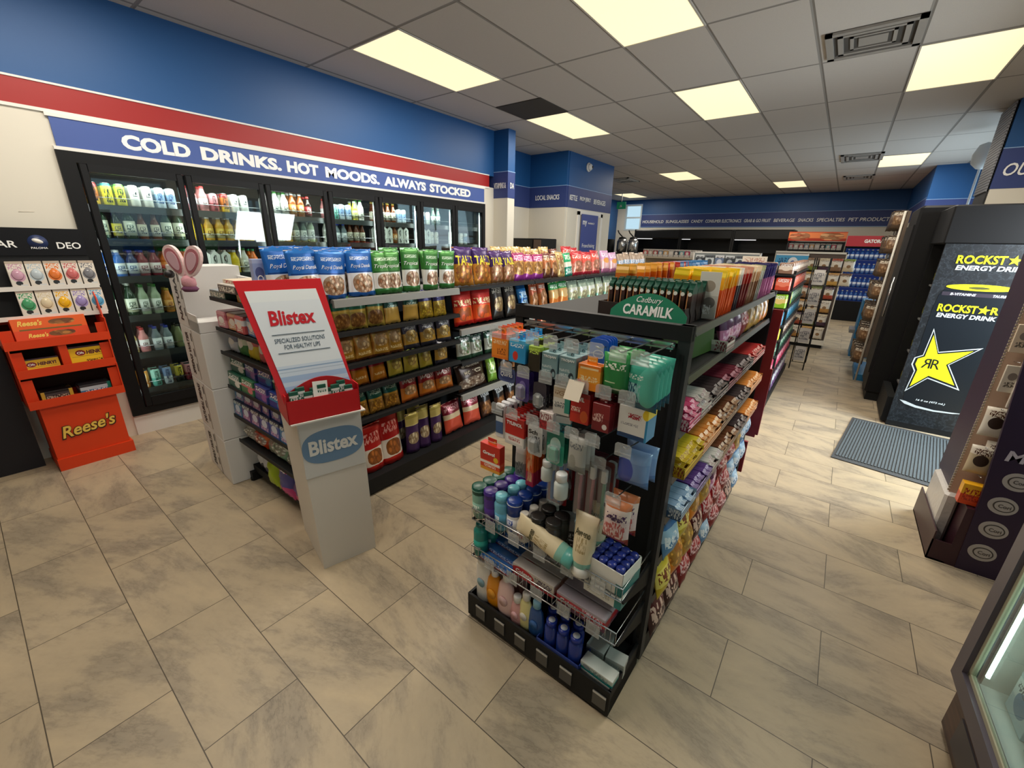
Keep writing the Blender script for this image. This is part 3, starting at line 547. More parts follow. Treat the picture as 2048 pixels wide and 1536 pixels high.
pbox('reese', .34, .13, .15, A_('reesebox', [(0, '#d8420f'), (.5, '#e05a14')], [('r', .5, .52, .42, .03, '#6a5a20'), ('f', .66, .78, .18, .12, '#5a2a10', '#c88a40', 7), ('f', .62, .28, .18, .12, '#5a2a10', '#c88a40', 7)]), extra=lambda t, w, d, h: (text("Reese's", .11, .035, SC, .03, .3, .0006, at=(-.09, -d/2 - .0006, .12), parent=t), text("Reese's", .09, .028, SC, .03, .3, .0006, at=(-.07, -d/2 - .0006, .04), parent=t)))
put('reese', fd.w(-.01, .12, .865), fd.a, 'orange peanut butter candy carton in the top tray of the orange display', -.25)
pbox('henry', .175, .13, .10, A_('henrybox', [(0, '#e0a818'), (.12, '#f0c024'), (.9, '#3a2030')], [('e', .28, .62, .13, .16, '#8a1c1c'), ('r', .5, .42, .45, .012, '#a8802a'), ('t', .68, .15, .3, .07, '#5a2018', 6)]), extra=lambda t, w, d, h: (text('Oh', .03, .014, WINK, .03, at=(-.039, -d/2 - .0006, .062), parent=t), text('HENRY!', .085, .022, M('maroon_ink', '#5a1820', .5), .05, .1, at=(.03, -d/2 - .0006, .062), parent=t)))
put('henry', fd.w(.118, .085, .698), fd.a, 'yellow candy bar carton in the right half of the middle tray', -.08, 'yellow candy bar cartons', (1.1, 1, 1.2))
put('henry', fd.w(-.118, .09, .668), fd.a, 'yellow candy bar carton sunk low in the left half tray', -.2, 'yellow candy bar cartons')
pbox('dkbox', .15, .13, .075, A_('dkbox', [(0, '#2a1a1c'), (.6, '#50484a'), (.8, '#1c1418')], [('r', .06, .5, .06, .5, '#d8b040'), ('r', .94, .5, .06, .5, '#d8b040'), ('t', .5, .4, .35, .2, '#c8b8a0', 6)]))
pbox('tqbox', .16, .13, .075, A_('tqbox', [(0, '#3a80b0'), (.5, '#c8d8e0'), (.8, '#3a3a40')], [('t', .5, .3, .35, .2, '#f4f4f4', 6), ('r', .94, .5, .06, .5, '#1a8a74')]))
put('dkbox', fd.w(-.09, .1, .475), fd.a, 'brown and yellow candy carton in the lowest orange tray'); put('tqbox', fd.w(.1, .1, .475), fd.a, 'turquoise and silver candy carton in the lowest orange tray')
# ================================================================ BAGS
def bag(key, w, h, d, art_, words=(), name='snack_bag', cat='snack bag', seed=0, stand=False):
    def f():
        t = thing(name, '', cat); nx, nz = 8, 10
        def surf(x, z, sgn=-1):
            u = min(1, abs(2 * x / w)); v = min(max(z / h, 0), 1)
            p = max(0, 1 - u ** 3.2)
            q = (math.sin(PI * min(v * 1.0, 1)) ** .55 if not stand else min(1, (1 - v) * 1.6) ** .7) if 0 < v < 1 else (1 if stand and v <= 0 else 0)
            n_ = noise.noise(Vector((x * 30 + seed * 3.1, z * 26, sgn * 2.0 + seed))) * .20 * d
            return sgn * (d / 2 * p * q + .0012) + n_ * p * q * sgn
        m = MB(); vs = []
        for sg in (-1, 1):
            for j in range(nz + 1):
                v = j / nz; z = v * h; k = 1 - .06 * math.sin(PI * v)
                for i in range(nx + 1):
                    x = (i / nx - .5) * w * k; vs.append((x, surf((i / nx - .5) * w, z, sg), z + (.004 * math.sin(i * 2.4 + seed) if j in (0, nz) else 0)))
        N1 = (nx + 1) * (nz + 1); fs = []
        for s_ in (0, N1):
            for j in range(nz):
                for i in range(nx):
                    a = s_ + j * (nx + 1) + i; fs.append((a, a + 1, a + nx + 2, a + nx + 1))
        for j in range(nz):
            for i in (0, nx): a = j * (nx + 1) + i; fs.append((a, a + nx + 1, a + nx + 1 + N1, a + N1))
        for i in range(nx):
            for j in (0, nz): a = j * (nx + 1) + i; fs.append((a, a + 1, a + 1 + N1, a + N1))
        m.add(vs, fs, 0, True); obj('bag_body', m, art_, t)
        sm = MB(); sm.box(-w * .5, w * .5, -.0022, .0022, h - .010, h + .001)
        obj('bag_seal', sm, art_, t)
        for (s_, ww, hh, x, z, mt, bold, sh) in words:
            text(s_, ww * w, hh * h, mt, bold, sh, 0, wrap=lambda a, b: surf(a, b) - .0014, at=(x * w, 0, z * h), parent=t)
        return t
    proto(key, f)
FOIL = .28
def W_(s, ww, hh, x, z, m=WINK, b=.01, sh=0): return (s, ww, hh, x, z, m, b, sh)
CRY = ('#c88a4a', '#f0e0c8')
bag('blue', .175, .25, .06, A_('ba_blue', [(0, '#1c5fae'), (.10, '#e6e6e8'), (.50, '#1f62b4'), (.9, '#2a74c4')], [('f', .5, .28, .36, .20, '#b8703a', '#f0ddc0', 11), ('r', .5, .52, .42, .012, '#123c7c'), ('t', .5, .80, .34, .035, '#dfe8f4', 9)], FOIL, .25), [W_('Royal Dansk', .7, .10, 0, .64, WINK, .0, .35)], 'candy_pouch', 'candy bag', 1, True)
bag('green', .135, .25, .055, A_('ba_green', [(0, '#2c6a2c'), (.14, '#e4e2dc'), (.50, '#3a7a34'), (.88, '#4a9040')], [('f', .5, .30, .36, .17, '#9a5a34', '#ecd8bc', 11), ('r', .5, .52, .42, .01, '#1c4a1c'), ('t', .5, .80, .34, .035, '#dff0d8', 8)], FOIL, .25), [W_('Tropical', .78, .11, 0, .64, WINK, .0, .35)], 'candy_pouch', 'candy bag', 2, True)
PUR = M('purple_ink', '#40205a', .5); YINK = M('yellow_ink', '#f4e03a', .45)
bag('takis', .20, .26, .07, A_('ba_tak', [(0, '#b8782a'), (.12, '#d8923a'), (.55, '#3c2260'), (.9, '#4a2a70')], [('f', .5, .33, .42, .26, '#e0a040', '#b85a24', 8)], FOIL, .25), [W_('TAKIS', .82, .26, 0, .64, YINK, .02, .1)], seed=3)
bag('takis2', .17, .25, .07, A_('ba_tak2', [(0, '#8a5a30'), (.5, '#42265e'), (.85, '#4a2a6a')], [('f', .5, .33, .4, .28, '#e8c090', '#a8583a', 8)], FOIL, .25), [W_('TAKIS', .8, .24, 0, .66, YINK, .02, .1)], seed=4)
bag('cheez', .15, .22, .06, A_('ba_chz', [(0, '#8a2a80'), (.25, '#d8a05a'), (.7, '#c03a80'), (.88, '#a8306a')], [('f', .5, .45, .4, .25, '#e8b060', '#a06a38', 8), ('t', .5, .8, .4, .1, '#f8d8ec', 4)], FOIL, .25), seed=5)
bag('tan', .15, .23, .06, A_('ba_tan', [(0, '#c8a868'), (.8, '#d8bc80')], [('f', .5, .4, .4, .3, '#e8d0a0', '#a87840', 8), ('t', .5, .75, .38, .1, '#8a2a30', 4)], FOIL, .25), seed=6)
bag('brownb', .14, .22, .06, A_('ba_brn', [(0, '#5a3020'), (.4, '#b86a3a'), (.8, '#6a2a28')], [('f', .5, .4, .35, .25, '#e0a868', '#7a4420', 8), ('t', .5, .8, .38, .1, '#f0e0c0', 4)], FOIL, .25), seed=7)
bag('gr_teal', .15, .22, .06, A_('ba_gte', [(0, '#148068'), (.4, '#e8e2d0'), (.6, '#2aa870')], [('t', .5, .22, .4, .12, '#e8f8f0', 3), ('t', .5, .8, .35, .1, '#f4f8e0', 3)], FOIL, .25), seed=8)
bag('red', .20, .24, .07, A_('ba_red', [(0, '#a82030'), (.14, '#e08a78'), (.5, '#e05a4a'), (.8, '#c42a34')], [('f', .5, .38, .4, .22, '#eab090', '#d0604a', 7), ('t', .5, .76, .38, .08, '#f8e0dc', 4)], FOIL, .25), seed=9)
bag('lilac', .20, .23, .07, A_('ba_lil', [(0, '#b06a8a'), (.2, '#e6b8b8'), (.6, '#d0a0c8')], [('e', .5, .55, .3, .12, '#e8a050'), ('t', .5, .78, .38, .1, '#f8eef4', 4)], FOIL, .25), seed=10)
bag('bluetan', .18, .21, .07, A_('ba_blt', [(0, '#3a5a8a'), (.3, '#8aa8c0'), (.6, '#b09a88')], [('t', .5, .5, .38, .1, '#f8eef4', 4)], FOIL, .25), seed=11)
bag('nut_g', .118, .16, .035, A_('ba_ng', [(0, '#a08a38'), (.55, '#c8a848'), (.62, '#1f6a4c')], [('f', .5, .30, .4, .22, '#b88a48', '#6a4420', 10), ('t', .5, .8, .34, .08, '#e8f0d0', 4)], FOIL, .25), seed=12)
bag('nut_h', .125, .16, .035, A_('ba_nh', [(0, '#c8a04a'), (.5, '#d8b468'), (.56, '#174e40')], [('t', .5, .8, .34, .08, '#d0e0d0', 4), ('t', .5, .6, .3, .04, '#d0e0d0', 4)], FOIL, .25), seed=13)
bag('nut_p', .125, .16, .035, A_('ba_np', [(0, '#b89828'), (.6, '#3a3470')], [('f', .5, .32, .42, .25, '#e8d048', '#b89020', 12), ('t', .5, .82, .34, .08, '#d8d0e8', 4)], FOIL, .25), seed=14)
bag('tanbag', .125, .15, .04, A_('ba_tb', [(0, '#6a3c18'), (.12, '#a87c28'), (.55, '#b8903a'), (.8, '#7a5424')], [('f', .5, .60, .34, .22, '#e8d0a0', '#c89a50', 6), ('t', .5, .25, .34, .05, '#e8d8a0', 5)], FOIL, .25), seed=15)
bag('tanbag2', .13, .15, .04, A_('ba_tb2', [(0, '#30303c'), (.2, '#b8903a'), (.6, '#4a4858')], [('f', .5, .5, .34, .22, '#f0e0a8', '#c8a030', 8), ('t', .5, .82, .34, .08, '#e8e8e8', 5)], FOIL, .25), seed=16)
bag('redtan', .125, .15, .04, A_('ba_rt', [(0, '#8a4a18'), (.10, '#b8741c'), (.58, '#a02028')], [('t', .5, .78, .36, .10, '#f0d8d0', 5), ('t', .5, .3, .3, .04, '#f0d8a0', 5)], FOIL, .25), seed=17)
bag('ygreen', .13, .15, .04, A_('ba_yg', [(0, '#4a5a20'), (.1, '#b0a038'), (.6, '#a8a840'), (.85, '#7a8a30')], [('f', .5, .5, .3, .2, '#d8c878', '#b8a040', 6)], FOIL, .25), seed=18)
bag('gwhite', .15, .16, .045, A_('ba_gw', [(0, '#2a4a34'), (.2, '#c8ccc0'), (.7, '#3a5a4a')], [('f', .5, .5, .36, .26, '#e6e8e0', '#4a8a50', 9), ('t', .5, .84, .34, .08, '#e8e8e8', 5)], FOIL, .25), seed=19)
bag('goldgr', .115, .15, .04, A_('ba_gg', [(0, '#8a6420'), (.5, '#b88a30'), (.58, '#1c5448')], [('f', .5, .28, .42, .24, '#e8b040', '#8a5a18', 14), ('t', .5, .8, .34, .08, '#c8e0d0', 5)], FOIL, .25), seed=20)
bag('redor', .155, .17, .05, A_('ba_ro', [(0, '#b85a1c'), (.12, '#c87424'), (.5, '#8a1c20'), (.85, '#6a1218')], [('f', .5, .40, .34, .16, '#f0d8b0', '#d88a40', 7), ('t', .5, .76, .38, .12, '#e8d8d0', 5)], FOIL, .25), seed=21)
bag('chocring', .36, .19, .07, A_('ba_cr', [(0, '#3a2418'), (1, '#2c1a12')], [('f', .5, .28, .46, .2, '#e8dcc8', '#4a2c1c', 16), ('t', .5, .88, .3, .04, '#d8c8b0', 8)], FOIL, .25), [W_('MOST ICED', .55, .14, 0, .66, M('cream_ink', '#e8dcc0'), .02)], seed=22)
bag('limeb', .12, .2, .06, A_('ba_li', [(0, '#7aa838'), (.5, '#98c848')], [('t', .5, .5, .38, .2, '#e8f8c0', 4)], FOIL, .25), seed=23)
bag('redtall', .17, .30, .06, A_('ba_rtl', [(0, '#b02018'), (.14, '#e2d8cc'), (.5, '#b81c1c'), (.85, '#c42a22')], [('f', .5, .32, .34, .16, '#c87838', '#8a4a20', 8), ('t', .5, .72, .34, .10, '#f0a8a0', 5)], FOIL, .25), name='candy_pouch', cat='candy bag', seed=24, stand=True)
bag('cream', .115, .27, .05, A_('ba_cre', [(0, '#3a2050'), (.42, '#44285e'), (.70, '#d8c878'), (.86, '#c8b860')], [('f', .5, .38, .38, .14, '#f0e8c8', '#8a6a40', 7), ('r', .5, .70, .5, .01, '#e8dca0')], FOIL, .25), name='nut_pouch', cat='nut bag', seed=25, stand=True)
bag('pinkred', .20, .22, .06, A_('ba_pr', [(0, '#d8543c'), (.45, '#e0604a'), (.46, '#e8d4b0'), (.62, '#8a1c30')], [('t', .5, .8, .4, .1, '#e0a8a8', 5)], FOIL, .25), seed=26)
bag('terra', .15, .24, .06, A_('ba_te', [(0, '#4a2c20'), (.5, '#1c1614')], [('f', .5, .28, .38, .2, '#c88a50', '#5a3018', 8)], FOIL, .25), [W_('TERRA', .75, .15, 0, .72, WINK, .03)], seed=27)
bag('doritos', .21, .25, .07, A_('ba_dor', [(0, '#c41c14'), (.12, '#e8501c'), (.5, '#c42418'), (.8, '#a81c18')], [('f', .5, .3, .32, .18, '#f07a24', '#d8501c', 5), ('t', .5, .6, .42, .08, '#f8d8a0', 4)], FOIL, .25), seed=28)
bag('blackw', .17, .25, .07, A_('ba_bw', [(0, '#2a2420'), (.8, '#241e1c')], [('f', .5, .40, .36, .20, '#e0c890', '#6a4a30', 6), ('t', .5, .78, .38, .08, '#c8c0b0', 5)], FOIL, .25), seed=29)
bag('bluebag', .15, .25, .07, A_('ba_blu', [(0, '#1c5a9a'), (.5, '#2a78b8'), (.8, '#14406c')], [('t', .5, .6, .38, .1, '#cfe8f8', 4), ('f', .5, .3, .3, .14, '#a8d8f0', '#3a88c0', 7)], FOIL, .25), seed=30)
bag('orangeb', .13, .22, .07, A_('ba_orb', [(0, '#c8763a'), (.6, '#b85a3a')], [('f', .5, .4, .36, .3, '#e8b080', '#a86a40', 6), ('t', .5, .82, .38, .07, '#f0e0d0', 4)], FOIL, .25), seed=31)
bag('greenor', .17, .22, .07, A_('ba_gor', [(0, '#e0823a'), (.4, '#d8a868'), (.7, '#3a9a50')], [('e', .5, .5, .3, .16, '#e8c080'), ('t', .5, .82, .38, .07, '#e8f8e8', 4)], FOIL, .25), seed=32)
bag('mint', .18, .22, .07, A_('ba_min', [(0, '#88b8a0'), (.3, '#d8d8b0'), (.7, '#a8b8a0')], [('t', .5, .6, .38, .1, '#f8f8f8', 4), ('f', .5, .34, .36, .2, '#e8e0b0', '#a8c0a0', 6)], FOIL, .25), seed=33)
BN = {'blue': 'blue stand-up candy pouch', 'green': 'green stand-up candy pouch', 'takis': 'purple and orange rolled chip bag', 'takis2': 'purple rolled chip bag with yellow letters', 'cheez': 'magenta and tan snack bag', 'tan': 'tan chip bag', 'brownb': 'brown snack bag', 'gr_teal': 'teal and lime snack bag', 'red': 'red and salmon chip bag', 'lilac': 'lilac chip bag', 'bluetan': 'blue and beige chip bag', 'nut_g': 'green topped nut bag', 'nut_h': 'dark green topped nut bag', 'nut_p': 'purple topped corn bag', 'tanbag': 'golden brown nut bag', 'tanbag2': 'gold and slate nut bag', 'redtan': 'red topped amber nut bag', 'ygreen': 'yellow green nut bag', 'gwhite': 'green and white mix bag', 'goldgr': 'gold and green nut bag', 'redor': 'dark red and orange snack bag', 'chocring': 'wide dark brown snack bag', 'limeb': 'lime green snack bag', 'redtall': 'tall red candy pouch', 'cream': 'purple nut pouch with cream top', 'pinkred': 'maroon and coral chip bag', 'terra': 'black root chip bag', 'doritos': 'red tortilla chip bag', 'blackw': 'black snack bag with pale chips', 'bluebag': 'blue snack bag', 'orangeb': 'orange brown snack bag', 'greenor': 'green and orange snack bag', 'mint': 'pale mint snack bag'}
# ================================================================ LONG SNACK GONDOLA
t = thing('snack_gondola', 'long black double sided snack gondola in front of the coolers', 'shelving unit', (-2.1, 1.2, 0)); G2 = t
gx = -2.1; L0, L1 = 1.2, 5.85
def g2(m): # shift into the thing's own frame
    m.v = [(x + 2.1, y - 1.2, z) for x, y, z in m.v]; return m
obj('base_deck', g2(MB().box(-2.92, -2.07, 1.22, L1, .02, .12).box(-2.90, -2.10, 1.24, L1, 0, .02)), BLACK, t)
obj('centre_panel', g2(bx(-2.53, -2.49, 1.18, L1, .1, 1.25)), DEEP, t)
SECS = [(1.19, 2.135, [1.06, .87, .715, .515]), (2.145, 3.06, [.94, .69, .43]), (3.07, 3.98, [.97, .69, .43]), (3.99, 4.92, [.97, .69, .43]), (4.93, 5.85, [.97, .69, .43])]
for si, (a, b, zs) in enumerate(SECS):
    for xx in (-2.53,): obj('upright', g2(MB().box(-2.54, -2.48, a - .012, a + .012, .1, 1.26)), BLACK, t)
    for z in [1.24] + zs:
        top = z == 1.24
        s_ = obj('shelf', g2(MB().box(-2.9 if top else -2.49, -2.115, a, b, z - .018, z)), M('shelf_grey', '#7a7a78', .5) if (top and si == 0) else BLACK, t)
        gr_ = gr = (top and si == 0) or (si == 1 and z in (.94, .43))
        obj('price_rail', g2(MB().prism([(-2.115, z + .004), (-2.098, z), (-2.094, z - (.04 if gr_ else .022)), (-2.115, z - (.04 if gr_ else .022))], a, b, axis='y')), M('price_rail_grey', '#8a8a86', .45, .1) if gr else BLACK, s_)
obj('upright', g2(MB().box(-2.54, -2.48, L1 - .02, L1, .1, 1.26)), BLACK, t)
RY = {}
def brow(items, z, x, shelf, tilt=-.16, jit=.03):
    for k, y in items:
        RY.setdefault((shelf, k), 0); n_ = RY[(shelf, k)]; RY[(shelf, k)] += 1
        put(k, (x, y, z + .003), PI/2 + random.uniform(-.09, .09), f"{BN[k]}, {ORD[n_]} such from the near end, {shelf}", tilt + random.uniform(-.07, .07), 'bags on the snack gondola', (random.uniform(.96, 1.06), 1, random.uniform(.97, 1.07) * (1.09 if z < 1.1 else 1)), random.uniform(-.04, .04))
def seq(k, ys): return [(k, y) for y in ys]
brow(seq('blue', [1.09, 1.22, 1.405]) + seq('green', [1.555, 1.62, 1.76, 1.92, 2.07]), 1.243, -2.155, 'top shelf front', -.05)
brow(seq('blue', [1.02, 1.18, 1.33]) + seq('green', [1.53, 1.67, 1.83, 2.0]), 1.243, -2.24, 'top shelf behind', -.05)
brow(seq('takis', [2.26, 2.47]) + seq('takis2', [2.64, 2.80]) + seq('cheez', [2.94, 3.08, 3.22]) + seq('brownb', [3.36, 3.50]) + seq('tan', [3.63]) + seq('gr_teal', [3.77]) + seq('red', [3.95, 4.16, 4.37]) + seq('lilac', [4.60, 4.82]) + seq('bluetan', [5.04, 5.22, 5.40, 5.58, 5.74]), 1.243, -2.17, 'black top shelf', -.18)
brow(seq('tan', [2.85, 2.99, 3.12, 3.26, 3.42, 3.57]) + seq('brownb', [3.75]) + seq('red', [3.98, 4.18]), 1.285, -2.30, 'top back row', -.3)
brow(seq('nut_g', [1.25, 1.345, 1.465]) + seq('nut_h', [1.59, 1.73]) + seq('nut_p', [1.862, 1.985]), 1.06, -2.14, 'shelf under pouches', -.1)
brow(seq('tanbag', [1.255, 1.375, 1.49, 1.60]) + seq('tanbag2', [1.73, 1.875, 2.02]), .87, -2.145, 'second shelf', -.12)
brow(seq('redtan', [1.33, 1.46]) + seq('ygreen', [1.59, 1.715, 1.845]) + seq('tanbag2', [1.985]), .715, -2.145, 'third shelf', -.12)
brow(seq('goldgr', [1.31, 1.43, 1.545]) + seq('redor', [1.69, 1.85, 2.01]), .515, -2.145, 'fourth shelf', -.12)
brow(seq('redtall', [1.38, 1.53]) + seq('cream', [1.70, 1.81, 1.925]), .12, -2.16, 'bottom deck', -.08); brow(seq('cream', [1.68, 1.80]), .13, -2.27, 'bottom deck behind', -.06)
brow(seq('pinkred', [2.12, 2.33]) + seq('terra', [2.52, 2.70, 2.87]) + seq('brownb', [3.05, 3.22]), .13, -2.165, 'bottom deck', -.25)
brow(seq('doritos', [2.25, 2.455]) + seq('blackw', [2.65, 2.83]) + seq('bluebag', [3.02]) + seq('orangeb', [3.17, 3.33]) + seq('greenor', [3.52]) + seq('greenor', [3.70]) + seq('mint', [3.90, 4.10, 4.30, 4.50, 4.7, 4.9]), .955, -2.165, 'second long shelf', -.18)
brow(seq('gwhite', [2.23, 2.38, 2.54]) + seq('limeb', [2.70, 2.83]) + seq('orangeb', [2.99, 3.15, 3.3]), .69, -2.155, 'mid bay shelf', -.15)
brow(seq('chocring', [2.34]) + seq('limeb', [2.585]) + seq('terra', [2.75, 2.91]) + seq('blackw', [3.1, 3.28]), .43, -2.165, 'low bay shelf', -.2)
# ---- boxes standing at the near end of the top shelf
pbox('qbox', .055, .05, .205, A_('qbox', [(0, '#5a6aa0'), (.12, '#8a9ac8'), (.9, '#a8b4d8')], [('e', .5, .68, .36, .14, '#4a5488'), ('r', .5, .25, .3, .05, '#e8ecf4')]), 'skincare_box', extra=wt('Q', .5, .22, 0, .52, WINK, .0))
for i in range(3): put('qbox', (-2.30 + i * .008, .925 + i * .062, 1.243), PI/2 - .12, f"slim lavender box marked with a white Q, {ORD[i]} beside the blue pouches", group='slim lavender boxes')
t = thing('clear_pack', 'clear blue plastic pack between lavender boxes and blue pouches', 'pack', (-2.27, 1.14, 1.243), PI/2); obj('pack_body', bx(-.05, .05, -.03, .03, 0, .2, bev=.006), clearp('clear_blue', '#8ab4dc', .55), t)
# ================================================================ END CAP OF THE SNACK GONDOLA (faces the camera side)
t = thing('end_shelf', 'black end shelf unit behind the lip balm display', 'shelving unit', (-2.52, .87, 0)); EC = t
EZ = [1.215, 1.04, .895, .68, .485, .31]
obj('end_panel', bx(-.33, .41, .285, .30, .05, 1.27), DEEP, t)
for z in EZ: s_ = obj('shelf', bx(-.335, .43, .0, .285, z - .012, z), BLACK, t); obj('price_rail', bx(-.335, .43, -.006, .0, z - .014, z + .008), DARK, s_)
obj('end_base', MB().box(-.36, .42, .05, .285, .05, .10), BLACK, t)
for sx in (-.33, .38): obj('foot', MB().box(sx - .02, sx + .02, .02, .28, .0, .06).lathe([(.018, 0), (.018, .02)], c=(sx, .03), n=10), BLACK, t)
ef = lambda x, y, z: (-2.52 + x, .87 + y, z)
for i, (k, w_, c1, c2, n_) in enumerate([('eb0', .20, '#3a5a4c', '#8a949a', 'dark green and grey flat box'), ('eb1', .22, '#3a3430', '#c8c4bc', 'black and white flat box'), ('eb2', .40, '#e8a010', '#c8bca8', 'yellow edged flat board box')]):
    pbox(k, w_, .25, .045, A_(k + 'a', [(0, c1), (.85, c2)], [('t', .5, .45, .45, .3, '#f0e8d8', 9)]), 'board_box')
put('eb0', ef(-.24, .13, 1.217), .03, 'dark green and grey flat box at the left of the top end shelf'); put('eb1', ef(-.06, .12, 1.262), .02, 'black and white flat box in the middle of the top end shelf'); put('eb2', ef(.19, .14, 1.217), -.03, 'yellow edged flat board box above the red lip balm display')
pbox('eb3', .44, .24, .02, A_('eb3a', [(0, '#d8c8b0')], [('t', .5, .5, .45, .4, '#a83030', 7)]), 'board_box'); put('eb3', ef(.05, .15, 1.308), .04, 'thin beige folded carton lying on top of the flat boxes')
t = thing('sale_box', 'white open carton with red fifty percent label on the end shelf', 'box', ef(-.08, .33, 1.24), .05); obj('carton', MB().box(-.22, .17, -.10, -.095, 0, .10).box(-.22, .17, .12, .125, 0, .13).box(-.22, -.215, -.1, .125, 0, .12).box(.165, .17, -.1, .125, 0, .12).box(-.22, .17, -.1, .125, 0, .005), WHITE, t)
obj('red_label', MB().prism([(-.02, .015), (.15, .015), (.15, .09), (-.02, .06)], -.102, -.100), M('label_red', '#a01c20'), t); text('50%', .1, .035, WINK, .04, at=(.07, -.1025, .045), parent=t)
cols = [('#d88a94', '#c05a6a', 'pink'), ('#d89a6a', '#b84a3a', 'salmon'), ('#c85a5a', '#d8d8dc', 'red and white'), ('#5a7aa8', '#c8d4dc', 'blue'), ('#3a5488', '#9ab0c8', 'dark blue'), ('#7a3a4a', '#b8b8c8', 'maroon')]
for i, (a, b, n_) in enumerate(cols):
    pbox('ct%d' % i, .11, .12, .10, A_('ct%da' % i, [(0, a), (.5, b), (.8, a)], [('e', .5, .5, .3, .2, '#e8dcd0'), ('t', .5, .25, .35, .1, '#f4ece0', 4)]), 'candy_box', bev=.006); put('ct%d' % i, ef(-.275 + i * .125, .07 + .01 * (i % 2), 1.042), random.uniform(-.1, .1), f"{n_} candy carton, {ORD[i]} from the white box stack, second end shelf")
e2 = [('white', '#dcdce4', '#7a7a90', .12, .13), ('green', '#4a8a4a', '#d8dcc8', .12, .13), ('yellow', '#e0c83a', '#d86a6a', .13, .16), ('coral', '#d86a6a', '#e8c840', .12, .16), ('orange', '#e88a3a', '#f0d8b8', .12, .16)]
for i, (n_, a, b, w_, h_) in enumerate(e2):
    bag('e2%d' % i, w_, h_, .05, A_('e2%da' % i, [(0, a), (.5, b), (.75, a)], [('e', .5, .5, .3, .15, '#f0e8e0'), ('t', .5, .8, .35, .08, '#303030', 4)], .3), seed=40 + i, name='candy_bag', cat='candy bag'); put('e2%d' % i, ef(-.265 + i * .135, .05, .897), 0, f"{n_} candy bag, {ORD[i]} from the left on the third end shelf", -.1)
e3 = [('dark green', '#1f5a44', '#e8e0d8', .19), ('green and pink', '#3a7a54', '#d87a80', .16), ('violet', '#3a4488', '#8a5aa0', .16), ('royal blue', '#1a3a8a', '#2a8ab8', .16)]
for i, (n_, a, b, w_) in enumerate(e3):
    pbox('e3%d' % i, w_, .16, .085, A_('e3%da' % i, [(0, a), (.45, b), (.6, a)], [('t', .5, .75, .4, .15, '#f0f4f0', 5), ('e', .75, .3, .2, .2, b)]), 'medicine_box'); put('e3%d' % i, ef(-.24 + i * .18, .08, .682), random.uniform(-.05, .05), f"{n_} carton, {ORD[i]} from the left on the fourth end shelf", -.06)
for i, (n_, a, b, w_) in enumerate(e3): put('e3%d' % ((i + 1) % 4 if i else 0), ef(-.235 + i * .18, .11, .770), random.uniform(-.08, .08), f"carton stacked above the {n_} one on the fourth end shelf", -.03)
for i in range(6):
    c = ['#2a6a9a', '#5a3a7a', '#3a3a78', '#2a3c8a', '#2a4a9a', '#1c6aa0'][i]; n_ = ['sea blue', 'plum', 'indigo', 'navy', 'cobalt', 'bright blue'][i]
    pbox('e4%d' % i, .115, .2, .095, A_('e4%da' % i, [(0, c), (.8, '#20283c')], [('e', .5, .5, .3, .25, '#c8d0e0'), ('t', .5, .85, .45, .12, '#b8c4c0', 4), ('t', .5, .2, .4, .12, '#d8a8c8', 4)]), 'medicine_box'); put('e4%d' % i, ef(-.275 + i * .122, .10, .487), 0, f"{n_} sweets carton, {ORD[i]} from the left on the fifth end shelf", -.05)
for i in range(6): put('e4%d' % i, ef(-.272 + i * .122, .12, .584), random.uniform(-.08, .08), f"{['sea blue', 'plum', 'indigo', 'navy', 'cobalt', 'bright blue'][i]} sweets carton stacked on top, fifth end shelf", -.03, None, (1, 1, .8))
e5 = [('pale', '#d8d4c8', '#a8a490', .11, .10), ('orange', '#e0481c', '#f07a3a', .2, .10), ('mint and silver', '#9ac0a0', '#e8ece0', .24, .13), ('grey green', '#7a9a8a', '#c8d0c8', .15, .1)]
xx = [-.28, -.13, .09, .29]
for i, (n_, a, b, w_, h_) in enumerate(e5):
    bag('e5%d' % i, w_, h_, .09, A_('e5%da' % i, [(0, a), (.45, b), (.7, a)], [('f', .5, .4, .4, .3, a, '#f4f4ec', 9)], .25), seed=50 + i, name='tissue_pack', cat='pack'); put('e5%d' % i, ef(xx[i], .05, .315), 0, f"{n_} soft pack on the lowest end shelf above the hanging packs", -.35)
e6 = [('black and white', '#2a2a34', '#d8dce4', .15, .24, -.25, .25), ('navy and white', '#2a2a50', '#c8ccd8', .14, .26, -.16, .2), ('lime green', '#a8c41c', '#b4d030', .13, .22, -.02, .04), ('pink and purple', '#c83a84', '#4a4a9a', .17, .25, .15, .03), ('pink striped', '#d84a7a', '#6a3a90', .16, .22, .30, .1)]
for i, (n_, a, b, w_, h_, x_, y_) in enumerate(e6):
    bag('e6%d' % i, w_, h_, .08, A_('e6%da' % i, [(0, a), (.3, b) if i != 2 else (.3, a), (.65, a)], [] if i == 2 else [('e', .4, .45, .25, .2, b), ('t', .5, .75, .4, .1, '#f0f0f4', 3)], .3), seed=60 + i, name='hygiene_pack', cat='pack'); put('e6%d' % i, ef(x_, .04 + y_ * .2, .07), 0, f"{n_} hygiene pack at the bottom of the end shelf", -.12)
